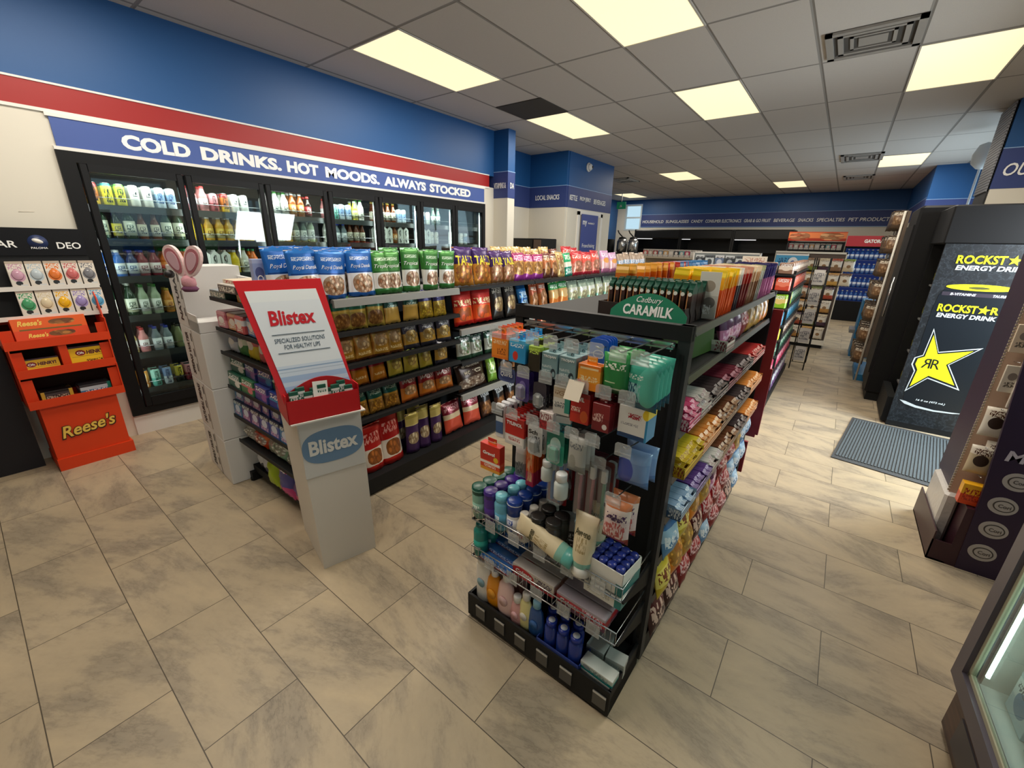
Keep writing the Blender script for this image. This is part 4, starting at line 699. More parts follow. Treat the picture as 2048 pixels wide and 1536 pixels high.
# ================================================================ WHITE BOX STACK with pink rabbit headband
for i, (z0, z1) in enumerate([(0, .315), (.317, .66), (.662, 1.01), (1.012, 1.375)]):
    t = thing('cardboard_carton', ['bottom white case of the tall carton stack by the gondola end', 'second white case from the floor in the tall carton stack', 'third white case from the floor in the tall carton stack', 'top white case with cut front under the rabbit ears'][i], 'carton', (-3.08, .80, z0), math.radians(-4), 'white cases stacked beside the gondola end')
    h_ = z1 - z0
    if i < 3: obj('carton', bx(-.27, .20, 0, .32, 0, h_, bev=.004), M('carton_white', '#d9d8d6', .6), t)
    else: obj('carton', MB().box(-.27, .0, 0, .32, 0, h_).box(.0, .20, 0, .32, 0, .06).box(.0, .20, .30, .32, 0, h_ - .06).box(-.002, .2, .0, .004, .0, .10), M('carton_white', '#d9d8d6', .6), t)
    obj('tape_seam', bx(-.008, -.002, -.0012, .0, .02 if i else .0, h_ - .01), M('seam_brown', '#6a5644', .6), t)
    text(['EVIAN WATER', 'NATURAL SPRING', 'SPRING WATER', 'NATURAL'][i], h_ * .8, .065, INK, .03, 0, .0008, at=(-.14, -.0006, h_ * .5), parent=t, rot=(0, -PI/2, 0))
    for j in range(3): obj('printed_mark', MB().box(-.045, -.028, -.0012, 0, h_ * (.2 + .28 * j), h_ * (.2 + .28 * j) + .05), INK, t)
t = thing('rabbit_headband', 'pink rabbit ear toy with dark nose on the white case stack', 'toy', (-2.90, .795, 1.30), .45); t.scale = (1.12, 1.12, 1.0)
def ear(s, k=1.0):
    r = []
    for i in range(22):
        a_ = 2 * PI * i / 22; x, z = .046 * k * math.cos(a_) * (1 + .25 * math.sin(a_)), .088 * k * math.sin(a_); th = -s * .38
        r.append((s * .052 + x * math.cos(th) - z * math.sin(th), .115 + x * math.sin(th) + z * math.cos(th)))
    return r
for s in (-1, 1):
    e_ = obj('ear', MB().prism(ear(s), -.008, .008), M('plush_light', '#e6caca', .9, bump=(120, .3)), t)
    obj('ear_lining', MB().prism(ear(s, .80), -.011, -.008), M('plush_rose', '#b06a74', .9), e_); obj('ear_inner', MB().prism(ear(s, .60), -.013, -.011), M('plush_pale', '#cfa8b4', .9), e_)
obj('plush_head', MB().lathe([(.0, -.04), (.025, -.035), (.036, -.01), (.034, .02), (.02, .035), (0, .04)], n=16, sy=.75), M('plush_pink', '#c8909a', .9, bump=(120, .3)), t)
obj('plush_nose', MB().lathe([(0, -.02), (.02, -.01), (.022, .01), (.0, .02)], n=12), INK, t, loc=(-.075, -.03, .045), rot=(0, 1.4, 0)); obj('plush_scarf', MB().lathe([(.03, -.05), (.042, -.035), (.03, -.02)], n=16, sy=.8), M('scarf_purple', '#6a3a5a', .8), t)
# ================================================================ BLISTEX STAND
bf = Fr(-1.715, .78, math.degrees(math.atan2(.97129731, .23786873)))
t = thing('lip_balm_display', 'red and white lip balm display on a white cardboard pedestal', 'display stand', (bf.o.x, bf.o.y, 0), bf.a); BL = t
PW = M('pedestal_white', '#dcd6cd', .55); BRED = M('blistex_red', '#c2131c', .4)
obj('pedestal', MB().prism([(-.015, 0), (.245, 0), (.237, .80), (-.04, .80)], 0, .38), PW, t); obj('pedestal_sleeve', MB().box(-.034, .236, -.004, .0, .515, .80), M('sleeve_grey', '#d2d2d0', .5), t)
obj('pedestal_lid', MB().box(-.065, .25, -.035, .20, .797, .803), WHITE, t)
el = [(.101 + .135 * math.copysign(abs(math.cos(a)) ** .72, math.cos(a)), .655 + .082 * math.copysign(abs(math.sin(a)) ** .8, math.sin(a))) for a in [i * PI / 20 for i in range(40)]]
obj('logo_oval', MB().prism(el, -.0055, -.004), M('logo_blue', '#6b8cae', .5), t); text('Blistex', .215, .072, M('logo_white', '#e6e6e2', .5), .032, .0, .001, at=(.102, -.006, .658), parent=t)
# tray and leaning back board
lean = math.radians(-15)
tb = thing('display_tray', None, None, (0, 0, 0)); bpy.data.objects.remove(tb)
dt = obj('display_tray', MB().box(-.07, .232, -.028, -.024, .803, .905).box(-.07, -.066, -.028, .17, .803, .93).box(.228, .232, -.028, .17, .803, .93).box(-.07, .232, .166, .17, .803, 1.0).box(-.07, .232, -.028, .17, .803, .807), BRED, t)
def leanp(x, z): return (x, -.0 + (z - .90) * .30, z)
bd = MB()
def slab(x0a, x1a, z0, x0b, x1b, z1, off, th, mi=0):
    vs = []
    for (x0, x1, z) in ((x0a, x1a, z0), (x0b, x1b, z1)):
        for x in (x0, x1): vs.append((x, (z - .90) * .26 - off, z)); vs.append((x, (z - .90) * .26 - off + th, z))
    return MB().add(vs, [(0, 2, 6, 4), (1, 5, 7, 3), (0, 4, 5, 1), (2, 3, 7, 6), (0, 1, 3, 2), (4, 6, 7, 5)], mi)
obj('header_board', slab(-.066, .228, .86, -.158, .166, 1.385, .0, .012), BRED, t)
sky = art('board_sky', [(0, '#7f9cc4'), (.10, '#9ab2d4'), (.22, '#c4d0e0'), (.32, '#d8dee4'), (.9, '#dfe4e6')], [('r', .5, .29, .5, .006, '#8aa2c0'), ('r', .5, .26, .5, .004, '#a8b8cc'), ('r', .5, .15, .5, .02, '#b8c6da')])
obj('header_poster', slab(-.048, .216, .90, -.128, .138, 1.345, .004, .003), sky, t)
lr = (math.atan(-.26), 0, 0)
def btext(s, w_, h_, x, z, m_, bold=.02, sh=0, xo=0): text(s, w_, h_, m_, bold, sh, .0008, at=(x, (z - .90) * .26 - .0049, z), parent=t, rot=(math.atan(-.26) * -1 if False else -math.atan(.26), -.0, 0))
btext('Blistex', .175, .062, .025, 1.235, M('blistex_ink', '#c01020', .4), .032)
btext('SPECIALIZED SOLUTIONS', .195, .018, .038, 1.145, M('slate_ink', '#4a5a6a'), .0); btext('FOR HEALTHY LIPS', .14, .018, .042, 1.118, M('slate_ink', '#4a5a6a'), .0)
obj('rule_line', slab(-.065, .14, 1.1695, -.065, .14, 1.171, .0065, .002), M('slate_ink', '#4a5a6a'), t); obj('rule_line', slab(-.055, .15, 1.0945, -.055, .15, 1.096, .0065, .002), M('slate_ink', '#4a5a6a'), t)
arc = [(-.06 + .29 * i / 12, .93 + .055 * math.sin(PI * i / 12)) for i in range(13)]
obj('red_arc', MB().prism([(-.066, .80)] + arc + [(.229, .80)], -.003, .0), BRED, t)
obj('price_label', MB().box(-.030, .030, -.001, .001, 0, .075), PAPER, t, loc=(.07, -.024, .895), rot=(-.12, .05, 0))
pbox('balm', .022, .012, .085, A_('balm', [(0, '#1a4a40'), (.3, '#2a6a54'), (.7, '#e6e8e4'), (.8, '#1c5a48')], [('t', .5, .5, .4, .2, '#f0f0f0', 2)]), 'lip_balm_card', 'lip balm')
for i in range(9): put('balm', bf.w(-.035 + i * .028, -.016 + (i % 2) * .007, .858 + .014 * math.sin(i * 2.1)), bf.a, f"green lip balm card, {ORD[i]} from the left in the red tray", .0, 'green lip balm cards', (1.6, 1, 1))
# ================================================================ FRONT GONDOLA
g1 = Fr(-.30, 1.25, -1.2); GL = 1.55
t = thing('candy_gondola', 'black shelving unit nearest the camera with hooks at its end', 'shelving unit', g1.w(0, 0), g1.a)
PEG = art('pegboard', [(0, '#0e0e0f'), (1, '#121213')], (), .7)
obj('end_post', bx(-.035, 0, -.01, .03, .05, 1.335), M('post_grey', '#26272a', .5, spec=.4), t); obj('end_post', bx(-.64, -.605, -.01, .03, .05, 1.335), BLACK, t)
obj('top_bar', bx(-.64, 0, -.012, .02, 1.29, 1.335), M('bar_black', '#151517', .55, spec=.3), t)
obj('end_panel', bx(-.605, -.035, .005, .02, .1, 1.275), PEG, t)
obj('slot_strip', MB().box(-.024, -.012, -.0115, -.0095, .15, 1.25), DEEP, t)
obj('centre_panel', bx(-.33, -.30, .03, GL, .1, 1.30), DEEP, t)
obj('base_deck', MB().box(-.64, -.005, .02, GL, .02, .12), BLACK, t)
obj('end_base', MB().box(-.675, -.01, -.245, .0, .012, .085).box(-.675, -.01, -.25, -.24, .012, .125).box(-.675, -.665, -.245, 0, .012, .125).box(-.02, -.01, -.245, 0, .012, .125), BLACK, t)
for i in range(6):
    s_ = -.60 + i * .105 + (.03 if i == 5 else 0); tg = obj('price_tag', bx(s_ - .025, s_ + .025, -.2545, -.2505, .035, .095), M('tag_dark', '#55534f', .5), t); obj('tag_strip', bx(s_ - .025, s_ + .025, -.2555, -.2545, .088, .096), M('tag_white', '#c8c6c0', .5), tg)
SZ = [1.315, 1.165, .98, .81, .65, .475, .30]
for z in SZ:
    w_ = .30
    s_ = obj('side_shelf', bx(-.64 if z > 1.3 else -.31, -.012, .03, GL, z - .014, z), BLACK, t); obj('price_rail', MB().prism([(-.012, z + .006), (-.006, z + .006), (.0, z - .016), (-.012, z - .016)], .04, GL), M('rail_dim', '#4a4845', .35, .2), s_)
obj('far_post', bx(-.64, -.0, GL, GL + .03, .05, 1.325), BLACK, t)
# brackets and wire baskets of the end
obj('hook_rail', MB().box(-.58, -.04, -.034, -.018, 1.266, 1.271).box(-.58, -.04, -.034, -.018, 1.281, 1.286).box(-.58, -.04, -.020, -.016, 1.266, 1.286), CHROME, t)
def hooks(xs, z, ln=.23, rise=.03, flap=True, y0=-.02):
    for i, x in enumerate(xs):
        h = obj('peg_hook', MB().tube([(x, y0, z), (x, y0 - ln * .9, z + rise * .7), (x, y0 - ln, z + rise + .008)], .0023, n=6).tube([(x, y0, z - .0), (x, y0, z - .02)], .003), CHROME, t)
        if flap: obj('price_flap', MB().prism([(x - .024, z + rise - .022), (x + .024, z + rise - .022), (x + .024, z + rise + .012), (x + .018, z + rise + .018), (x - .018, z + rise + .018), (x - .024, z + rise + .012)], y0 - ln - .003, y0 - ln - .001).box(x - .023, x + .023, y0 - ln - .0042, y0 - ln - .003, z + rise - .012, z + rise - .009), CLEAR, h)
hx1 = [-.53, -.455, -.385, -.315, -.245, -.175, -.11, -.06]
hooks([-.53, -.46, -.385, -.32, -.25, -.175, -.11, -.05], 1.276, rise=.008)
hooks([-.50, -.43, -.345, -.285, -.22, -.15, -.08], 1.135, .21)
hooks([-.53, -.465, -.38, -.30, -.235, -.165, -.07], .985, .22)
hooks([-.56, -.34, -.245, -.17, -.06], .895, .15, .015)
for z, y_, x0, x1 in ((.50, -.235, -.66, -.02), (.325, -.24, -.66, -.02)):
    m = MB(); r = .0028
    for zz in (z, z + .05): m.tube([(x0, -.01, zz), (x0, y_, zz), (x1, y_, zz), (x1, -.01, zz)], r)
    n_ = 34
    for i in range(n_ + 1): x = x0 + (x1 - x0) * i / n_; m.tube([(x, y_, z), (x, y_, z + .05)], .0014, n=4)
    for i in range(14): x = x0 + (x1 - x0) * i / 13; m.tube([(x, -.01, z), (x, y_, z)], .0016, n=4)
    b_ = obj('wire_basket', m, CHROME, t)
    [obj('basket_bracket', MB().prism([(-.012, z - .09), (-.235, z - .004), (-.235, z + .004), (-.012, z + .004)], q_, q_ + .006, axis='x'), BLACK, t) for q_ in (-.018, -.66)]
    for i in range(5): x = -.56 + i * .115; obj('price_flap', bx(x - .025, x + .025, y_ - .005, y_ - .003, z - .012, z + .04), CLEAR, b_)
# ---- products on the hooks (front one plus those behind it)
def hang(key, w, h, d, art_, shape='box', label='', x=0, z=0, n=3, gap=None, y=-.215, name='medicine_box', cat='box', words=None, card=None, rz=0, row='top hook row'):
    def f():
        t = thing(name, '', cat)
        if shape == 'box': obj('carton', bx(-w/2, w/2, -d/2, d/2, 0, h, bev=.0012), art_, t); obj('hang_tab', MB().box(-w*.22, w*.22, -.0008, .0008, h, h + .022), card or art_, t)
        elif shape == 'card': obj('backing_card', MB().prism(rr(w, h, .012), -.0008, .0008), art_, t)
        elif shape == 'blister':
            obj('backing_card', MB().prism(rr(w, h, .01), .0, .0016), art_, t); obj('blister', MB().box(-w*.38, w*.38, -d, 0, h*.08, h*.62, bev=.01), CLEAR, t); obj('content', MB().box(-w*.26, w*.26, -d*.8, -.001, h*.12, h*.56, bev=.008), card or GREY, t)
        elif shape == 'pouch': obj('pouch_body', pillow(w, h, d), art_, t)
        if words: words(t, w, d if shape != 'card' else .0016, h)
        return t
    proto(key, f)
    gap = gap or d + .004
    for i in range(n):
        put(key, g1.w(x, y + i * gap, z), g1.a + rz + random.uniform(-.03, .03), label if n == 1 else f"{label}, {row}, {ORD[i]} from the front", random.uniform(-.02, .02), group=label if n > 1 else None)
def rr(w, h, r):
    p = []
    for cx, cz, a0 in ((w/2 - r, r, -90), (w/2 - r, h - r, 0), (-w/2 + r, h - r, 90), (-w/2 + r, r, 180)):
        for k in range(4): a = math.radians(a0 + 30 * k); p.append((cx + r * math.cos(a), cz + r * math.sin(a)))
    return p
def pillow(w, h, d, n=8, curve=1.0):
    m = MB(); vs = []
    for sg in (-1, 1):
        for j in range(n + 1):
            for i in range(n + 1):
                u, v = i / n * 2 - 1, j / n * 2 - 1; e = max(0, 1 - abs(u) ** 3) * max(0, 1 - abs(v) ** 3)
                vs.append((u * w/2 * (1 - .05 * (1 - v * v)), sg * (d/2 * e ** .6 + .0008) + .002 * e * noise.noise(Vector((i * .9, j * .9, sg))), (v + 1) * h/2))
    fs = []; N = (n + 1) ** 2
    for s_ in (0, N):
        for j in range(n):
            for i in range(n): a = s_ + j * (n + 1) + i; fs.append((a, a + 1, a + n + 2, a + n + 1))
    for j in range(n):
        for i in (0, n): a = j * (n + 1) + i; fs.append((a, a + n + 1, a + n + 1 + N, a + N))
    for i in range(n):
        for j in (0, n): a = j * (n + 1) + i; fs.append((a, a + 1, a + 1 + N, a + N))
    m.add(vs, fs, 0, True); return m
A_ = art
hang('h1', .070, .085, .02, A_('h1a', [(0, '#e87820'), (.1, '#f08a2a'), (.8, '#e86a50')], [('t', .5, .65, .4, .08, '#f8d0a0', 4), ('t', .6, .3, .25, .12, '#8a3a10', 3)]), label='orange lozenge box', x=-.535, z=1.185, n=5)
hang('h2', .066, .075, .022, A_('h2a', [(0, '#2a9ad8'), (.8, '#4ab0e0')], [('e', .4, .3, .16, .2, '#d83a2a'), ('t', .5, .75, .4, .08, '#e8f4fc', 4)]), label='sky blue box with red dot', x=-.462, z=1.185, n=5)
hang('h3', .045, .08, .02, A_('h3a', [(0, '#2a2418'), (.7, '#1c1c14'), (.82, '#9ab83a')], [('t', .5, .8, .4, .1, '#c8e060', 3)]), label='black and lime hanging packet', x=-.395, z=1.17, n=4)
TROJ = A_('troj', [(0, '#7a9aa0'), (1, '#8aa8ac')], [('e', .75, .2, .16, .2, '#20303a'), ('e', .78, .18, .08, .11, '#8aa8ac'), ('t', .3, .25, .25, .06, '#e8f0f0', 5), ('t', .35, .45, .3, .05, '#d0dcdc', 5)])
for i, x_ in enumerate((-.335, -.272)):
    hang('troj', .058, .078, .028, TROJ, label=['left', 'right'][i] + ' grey teal box with white letters', x=x_, z=1.163, n=4, words=wt('TROJAN', .78, .12, 0, .84, WINK, .02))
hang('h6b', .058, .10, .012, A_('h6ba', [(0, '#1c6ad0'), (.8, '#1a5ac0')], [('e', .5, .55, .3, .13, '#d8e8f8'), ('e', .5, .55, .26, .10, '#1c5ac0')]), 'card', label='bright blue hanging card', x=-.195, z=1.20, n=5, gap=.014, y=-.19, name='medicine_card', cat='card')
hang('h6', .072, .075, .03, A_('h6a', [(0, '#f08a1c'), (.3, '#f0a030'), (.8, '#e87a18')], [('r', .5, .85, .4, .04, '#f8d8a0'), ('e', .1, .3, .08, .1, '#d83a1c'), ('t', .5, .45, .4, .1, '#f8e0b0', 5)]), label='bright orange tablet box', x=-.20, z=1.155, n=3)
hang('h7', .078, .115, .025, A_('h7a', [(0, '#2a5a3a'), (.12, '#d0e0c8'), (.16, '#2a8a4a'), (.8, '#3a9a50')], [('t', .5, .7, .38, .08, '#f0f8e8', 3), ('r', .35, .3, .2, .015, '#c8e0b8')], .25), 'pouch', label='green supplement pouch', x=-.125, z=1.16, n=4, name='supplement_pouch', cat='pouch')
hang('h8', .095, .13, .028, A_('h8a', [(0, '#1c5a70'), (.12, '#1a4a60'), (.55, '#3aa08a'), (.85, '#48a894')], [('e', .72, .5, .32, .42, '#58b8a4'), ('t', .3, .68, .26, .05, '#e0f0e8', 4), ('t', .3, .35, .24, .2, '#8ac0c0', 4)], .2), 'pouch', label='large teal pouch', x=-.048, z=1.135, n=4, name='supplement_pouch', cat='pouch', rz=-.15)
# second row
hang('q1', .075, .05, .004, A_('q1a', [(0, '#4a5a8a'), (1, '#54648f')], [('e', .5, .5, .44, .4, '#34427a')]), 'card', label='oval blue skincare card with Q', x=-.515, z=1.105, n=1, y=-.21, name='skincare_card', cat='card', words=wt('Quirks', .7, .34, 0, .5, WINK, .0, .2))
hang('q2', .055, .10, .02, A_('q2a', [(0, '#5a4a98'), (.3, '#4a3a88')], [('e', .5, .5, .25, .2, '#8a78b8')], .2), 'blister', label='violet blister pack', x=-.445, z=1.055, n=3, card=M('violet_p', '#5a3a8a', .3), row='second hook row', name='blister_pack', cat='blister pack')
hang('q3', .05, .09, .015, A_('q3a', [(0, '#2a2a34'), (.5, '#3a3440')], [('t', .5, .3, .4, .2, '#c8c8d0', 3)]), 'blister', label='black blister pack', x=-.375, z=1.045, n=4, row='second hook row', name='blister_pack', cat='blister pack')
hang('q4', .058, .09, .028, A_('q4a', [(0, '#c8c4bc'), (.35, '#d8d4cc'), (.6, '#c8b8a0')], [('r', .85, .4, .15, .3, '#2a8a7a'), ('t', .5, .78, .4, .08, '#8a6a4a', 4), ('t', .4, .35, .3, .1, '#505a60', 4)]), label='beige and white antacid box', x=-.285, z=1.055, n=3, row='second hook row')
t_ = thing('price_card', 'cream blank price card clipped over the second hook row', 'price card', g1.w(-.235, -.245, 1.15), g1.a, tilt=-.5); obj('card', bx(-.026, .026, -.001, .001, -.03, .03), M('card_cream', '#e8dcc8', .6), t_)
hang('advil', .062, .095, .026, A_('adv', [(0, '#c83020'), (.3, '#b81c1c'), (.85, '#8a1218')], [('e', .75, .25, .2, .2, '#e0602a'), ('t', .3, .45, .25, .08, '#f4d8c8', 4)]), label='red pain relief box', x=-.222, z=1.045, n=3, row='second hook row', words=wt('ADVIL', .55, .14, -.05, .8, WINK, .03))
hang('q6', .055, .085, .026, A_('q6a', [(0, '#7a1c24'), (.5, '#8a2028')], [('e', .75, .2, .14, .1, '#e8e0dc'), ('t', .35, .5, .3, .15, '#e0b8b0', 4)]), label='maroon tablet box', x=-.152, z=1.04, n=3, row='second hook row')
hang('q7', .085, .095, .06, A_('q7a', [(0, '#1a4a7a'), (.14, '#e4e2de')], [('r', .985, .5, .05, .5, '#2a88b8'), ('e', .93, .85, .12, .16, '#e8c82a'), ('t', .55, .72, .22, .08, '#b02a3a', 3), ('t', .4, .45, .3, .04, '#8a8a90', 6), ('r', .5, .1, .42, .05, '#20406a')]), label='large white box with blue side on a hook', x=-.062, z=1.04, n=1, y=-.185, words=wt('Kiwi', .3, .12, .05, .72, M('crimson_ink', '#b02038'), .02))
PROTO['q7']['label'] = 'large white box with blue side and yellow sun on a hook'
# third row
for i in range(4):
    def f():
        t = thing('plastic_dispenser', '', 'pack'); obj('dispenser_body', MB().box(-.022, .022, -.008, .008, 0, .13, bev=.005), M('bottle_white', '#e6e6ea', .25), t); obj('dispenser_face', MB().box(-.016, .016, -.010, -.008, .02, .11), A_('dispf', [(0, '#3a5a88'), (.5, '#c8d0d8'), (.7, '#23252c')]), t); return t
    proto('disp', f); put('disp', g1.w(-.545 - i * .0, -.20 + i * .03, .885), g1.a, f"white slim dispenser pack hanging at the left edge, {ORD[i]} from the front", group='white slim dispenser packs')
hang('tyl', .085, .105, .012, A_('tyl', [(0, '#d8d4d0'), (.36, '#c42018'), (.7, '#b01c18')], [('r', .5, .22, .42, .12, '#f0e8e4'), ('t', .5, .22, .3, .06, '#b02018', 5)]), label='red tall pain relief card box', x=-.468, z=.885, n=6, gap=.018, row='third hook row', words=wt('TYLENOL', .8, .12, 0, .78, WINK, .03))
hang('sch', .06, .11, .02, A_('sch', [(0, '#c8c8c8'), (.8, '#dcdcdc')], [('t', .5, .4, .35, .25, '#404448', 3)]), 'blister', label='silver razor blister', x=-.385, z=.875, n=3, row='third hook row', words=wt('Sch', .6, .14, 0, .82, INK, .03), name='razor_pack', cat='razor pack')
hang('teal3', .065, .12, .02, A_('teal3', [(0, '#2a9a80'), (.6, '#1c7a6a')], [('e', .5, .6, .3, .2, '#c8e8e0')], .2), 'blister', label='teal razor blister', x=-.305, z=.87, n=3, card=M('tealp', '#2aa88a', .2), row='third hook row', name='razor_pack', cat='razor pack')
hang('grey3', .065, .12, .025, A_('grey3', [(0, '#8a8c88'), (.2, '#b4b4ae'), (.8, '#c8c8c2')], [('t', .5, .75, .35, .08, '#6a7078', 4), ('e', .35, .3, .2, .2, '#98988f')], .35), 'pouch', label='silver grey razor pouch', x=-.225, z=.875, n=3, row='third hook row', name='razor_pack', cat='razor pack')
hang('blue3', .10, .115, .05, A_('blue3', [(0, '#5a80b8'), (.2, '#7a98c8'), (.7, '#86a4d0')], [('e', .3, .45, .28, .35, '#4a5ab0')], .15), 'pouch', label='round lilac blue bagged pack', x=-.06, z=.875, n=2, gap=.055, y=-.17, row='third hook row', name='cotton_pack', cat='pack')
t_ = thing('teal_card', 'small teal and white carton below the beige antacid boxes', 'box', g1.w(-.30, -.20, .985), g1.a + .3, tilt=.0); obj('carton', bx(-.035, .035, -.01, .01, 0, .055), A_('tealc', [(0, '#2a8a94'), (.6, '#e0e4e0')], [('t', .5, .3, .4, .2, '#103a44', 3)]), t_)
for i in range(4):
    pbox('comb', .05, .012, .06, A_('comba', [(0, '#b8303a'), (.5, '#e8dcd8')], [('t', .5, .5, .45, .4, '#7a1c24', 4)]), 'medicine_box'); put('comb', g1.w(-.335, -.225 + i * .015, .99), g1.a, f"thin red striped packet beside the beige antacid boxes, {ORD[i]} from the front", group='thin red striped packets')
# fourth row
hang('grav', .095, .11, .03, A_('grav', [(0, '#e8a030'), (.12, '#e04a20'), (.4, '#c82a1c')], [('r', .5, .32, .5, .05, '#f0e8e0'), ('e', .8, .5, .12, .1, '#e8c030'), ('t', .5, .2, .3, .05, '#f8e8d8', 5)]), label='red and orange nausea relief box', x=-.585, z=.735, n=1, y=-.20, words=wt('Gravol', .6, .12, -.05, .68, WINK, .03))
hang('orng', .035, .20, .02, A_('orng', [(0, '#c02a50'), (.3, '#e05a1c'), (.6, '#e86a20')], [('t', .5, .5, .3, .4, '#f8d0a0', 2)]), label='narrow orange hanging sachet', x=-.455, z=.69, n=3, y=-.13, row='fourth hook row', name='hair_sachet', cat='sachet')
hang('greyp', .055, .13, .03, A_('greyp', [(0, '#8a9094'), (.5, '#c8ccc8'), (.8, '#dcdcd8')], [('t', .5, .35, .35, .2, '#50585c', 3)]), 'pouch', label='grey white crumpled pouch', x=-.51, z=.70, n=2, y=-.12, row='fourth hook row', name='soft_pouch', cat='pouch')
def brush(key, hc, card):
    def f():
        t = thing('toothbrush_pack', '', 'toothbrush'); obj('backing_card', MB().prism(rr(.048, .235, .008), 0, .0015), card, t)
        obj('brush_handle', MB().tube([(0, -.012, .02), (0, -.014, .10), (0, -.010, .15), (0, -.012, .21)], .0062, n=8), M('hd' + key, hc, .2), t); obj('brush_head', bx(-.009, .009, -.026, -.008, .165, .212, bev=.003), PAPER, t)
        obj('blister', MB().box(-.016, .016, -.030, 0, .01, .222, bev=.006), clearp('clear_blister', '#e6eef0', .25, .08), t); return t
    proto(key, f)
brush('br1', '#3a7ac8', A_('br1', [(0, '#8a1c24'), (.62, '#2a5a9a')], [('t', .5, .5, .3, .3, '#e8d8d8', 3)])); brush('br2', '#d88a9a', A_('br2', [(0, '#7a1c28'), (.7, '#5a2030')])); brush('br3', '#7ab8a0', A_('br3', [(0, '#7a1c24'), (.7, '#5a1c24')]))
for i, (k, x_, n_) in enumerate([('br1', -.355, 'blue'), ('br1', -.325, 'blue'), ('br2', -.245, 'pink'), ('br3', -.16, 'mint'), ('br2', -.2, 'pink')]):
    for d in range(2): put(k, g1.w(x_, -.125 + d * .045, .66), g1.a + .05, f"{n_} handled toothbrush pack, {ORD[i]} from the left, {'front' if d == 0 else 'back'} one", group='toothbrush packs on the fourth hook row')
for i, (x_, z_, y_) in enumerate([(-.345, .88, -.17), (-.335, .86, -.21), (-.262, .835, -.235)]):
    def f():
        t = thing('pill_bottle', '', 'bottle'); obj('bottle_body', MB().lathe([(.024, 0), (.026, .005), (.026, .055), (.018, .07)], n=16), M('pill_clear', '#c8d0cc', .2), t); obj('bottle_cap', MB().lathe([(.021, .07), (.021, .095), (.019, .098)], n=18), M('cap_white', '#e6e6e6'), t); return t
    proto('pill', f); put('pill', g1.w(x_, y_, z_ - .06), g1.a, ['white capped bottle behind the other white capped bottles', 'white capped small bottle left of the green razor packs', 'large white capped bottle above the toothbrush packs'][i], group=None, sc=.75 + .15 * (i == 2))
hang('pads', .085, .14, .05, A_('pads', [(0, '#8a2a2a'), (.15, '#e0c8c8'), (.6, '#e8d4cc'), (.85, '#c87a50')], [('t', .55, .66, .35, .08, '#4a2a5a', 3), ('t', .5, .35, .4, .2, '#b85a5a', 4)], .25), 'pouch', label='pink and white hygiene bag with dark script', x=-.072, z=.70, n=2, y=-.22, row='fourth hook row', name='hygiene_pack', cat='pack', words=lambda t, w, d, h: text('Gypsy', w * .55, h * .12, M('plum_ink', '#3a1c4a'), .03, .15, .0006, at=(.004, -d/2 - .003, h * .66), parent=t))
hooks([-.075], .835, .24)
# wire basket row: bottles standing in the upper basket
bottle('sh_green', M('shamp_sage', '#7aa894', .3), M('cap_forest', '#0e4a3c', .3), A_('shg', [(0, '#8ab8a4')], [('t', .5, .5, .3, .3, '#f0f4e8', 3)]), .135, .030, .25, .0285, capz=.58)
bottle('sh_purp', M('shamp_purple', '#4a2a80', .25), M('cap_violet', '#3a2078', .3), A_('shp', [(0, '#4a2a80')], [('e', .5, .4, .2, .15, '#d8c8e0')]), .14, .029, .25, .027, capz=.62)
bottle('sh_lb', M('shamp_sky', '#6ab0c8', .25), M('cap_sky', '#7ac8d8', .3), A_('shl', [(0, '#5aa0c0')], [('t', .5, .5, .2, .3, '#f0f4f8', 2)]), .145, .029, .3, .022, capz=.78)
bottle('sh_navy', M('shamp_white', '#dcdcde', .3), M('cap_navy', '#14388a', .3), A_('shn', [(0, '#e0e0e4')], [('t', .5, .5, .25, .4, '#2a4a9a', 2)]), .14, .028, .25, .027, capz=.60)
bottle('sh_wh', M('lotion_white', '#e4dfd6', .3), M('cap_ivory', '#e8e4dc', .3), A_('shw', [(0, '#e4dfd6')], [('t', .5, .3, .25, .2, '#c86a6a', 2)]), .11, .027, .4, .016, capz=.80)
bottle('sh_bk', M('deo_dark', '#3a3836', .3), M('cap_black', '#2a2826', .3), None, .13, .027, .25, .026)
BB = {'sh_green': 'sage shampoo tube with dark green cap', 'sh_purp': 'purple shampoo bottle', 'sh_lb': 'light blue shampoo bottle', 'sh_navy': 'white bottle with navy cap', 'sh_wh': 'small white lotion bottle', 'sh_bk': 'black deodorant'}
for k, x_, n_, dx in (('sh_green', -.645, 4, .0), ('sh_purp', -.585, 4, .0), ('sh_lb', -.530, 3, .0), ('sh_navy', -.475, 4, .0), ('sh_wh', -.425, 4, .0), ('sh_bk', -.365, 2, 0), ('sh_bk', -.305, 2, 0)):
    for i in range(n_): put(k, g1.w(x_ + i * .004, -.200 + i * .056, .505), g1.a + random.uniform(-.2, .2), f"{BB[k]}{' on the right' if x_ == -.305 else ''}, {ORD[i]} from the front of the basket", group='toiletry bottles in the upper wire basket', tilt=random.uniform(-.03, .05), sc=(1.06, 1, 1.05))
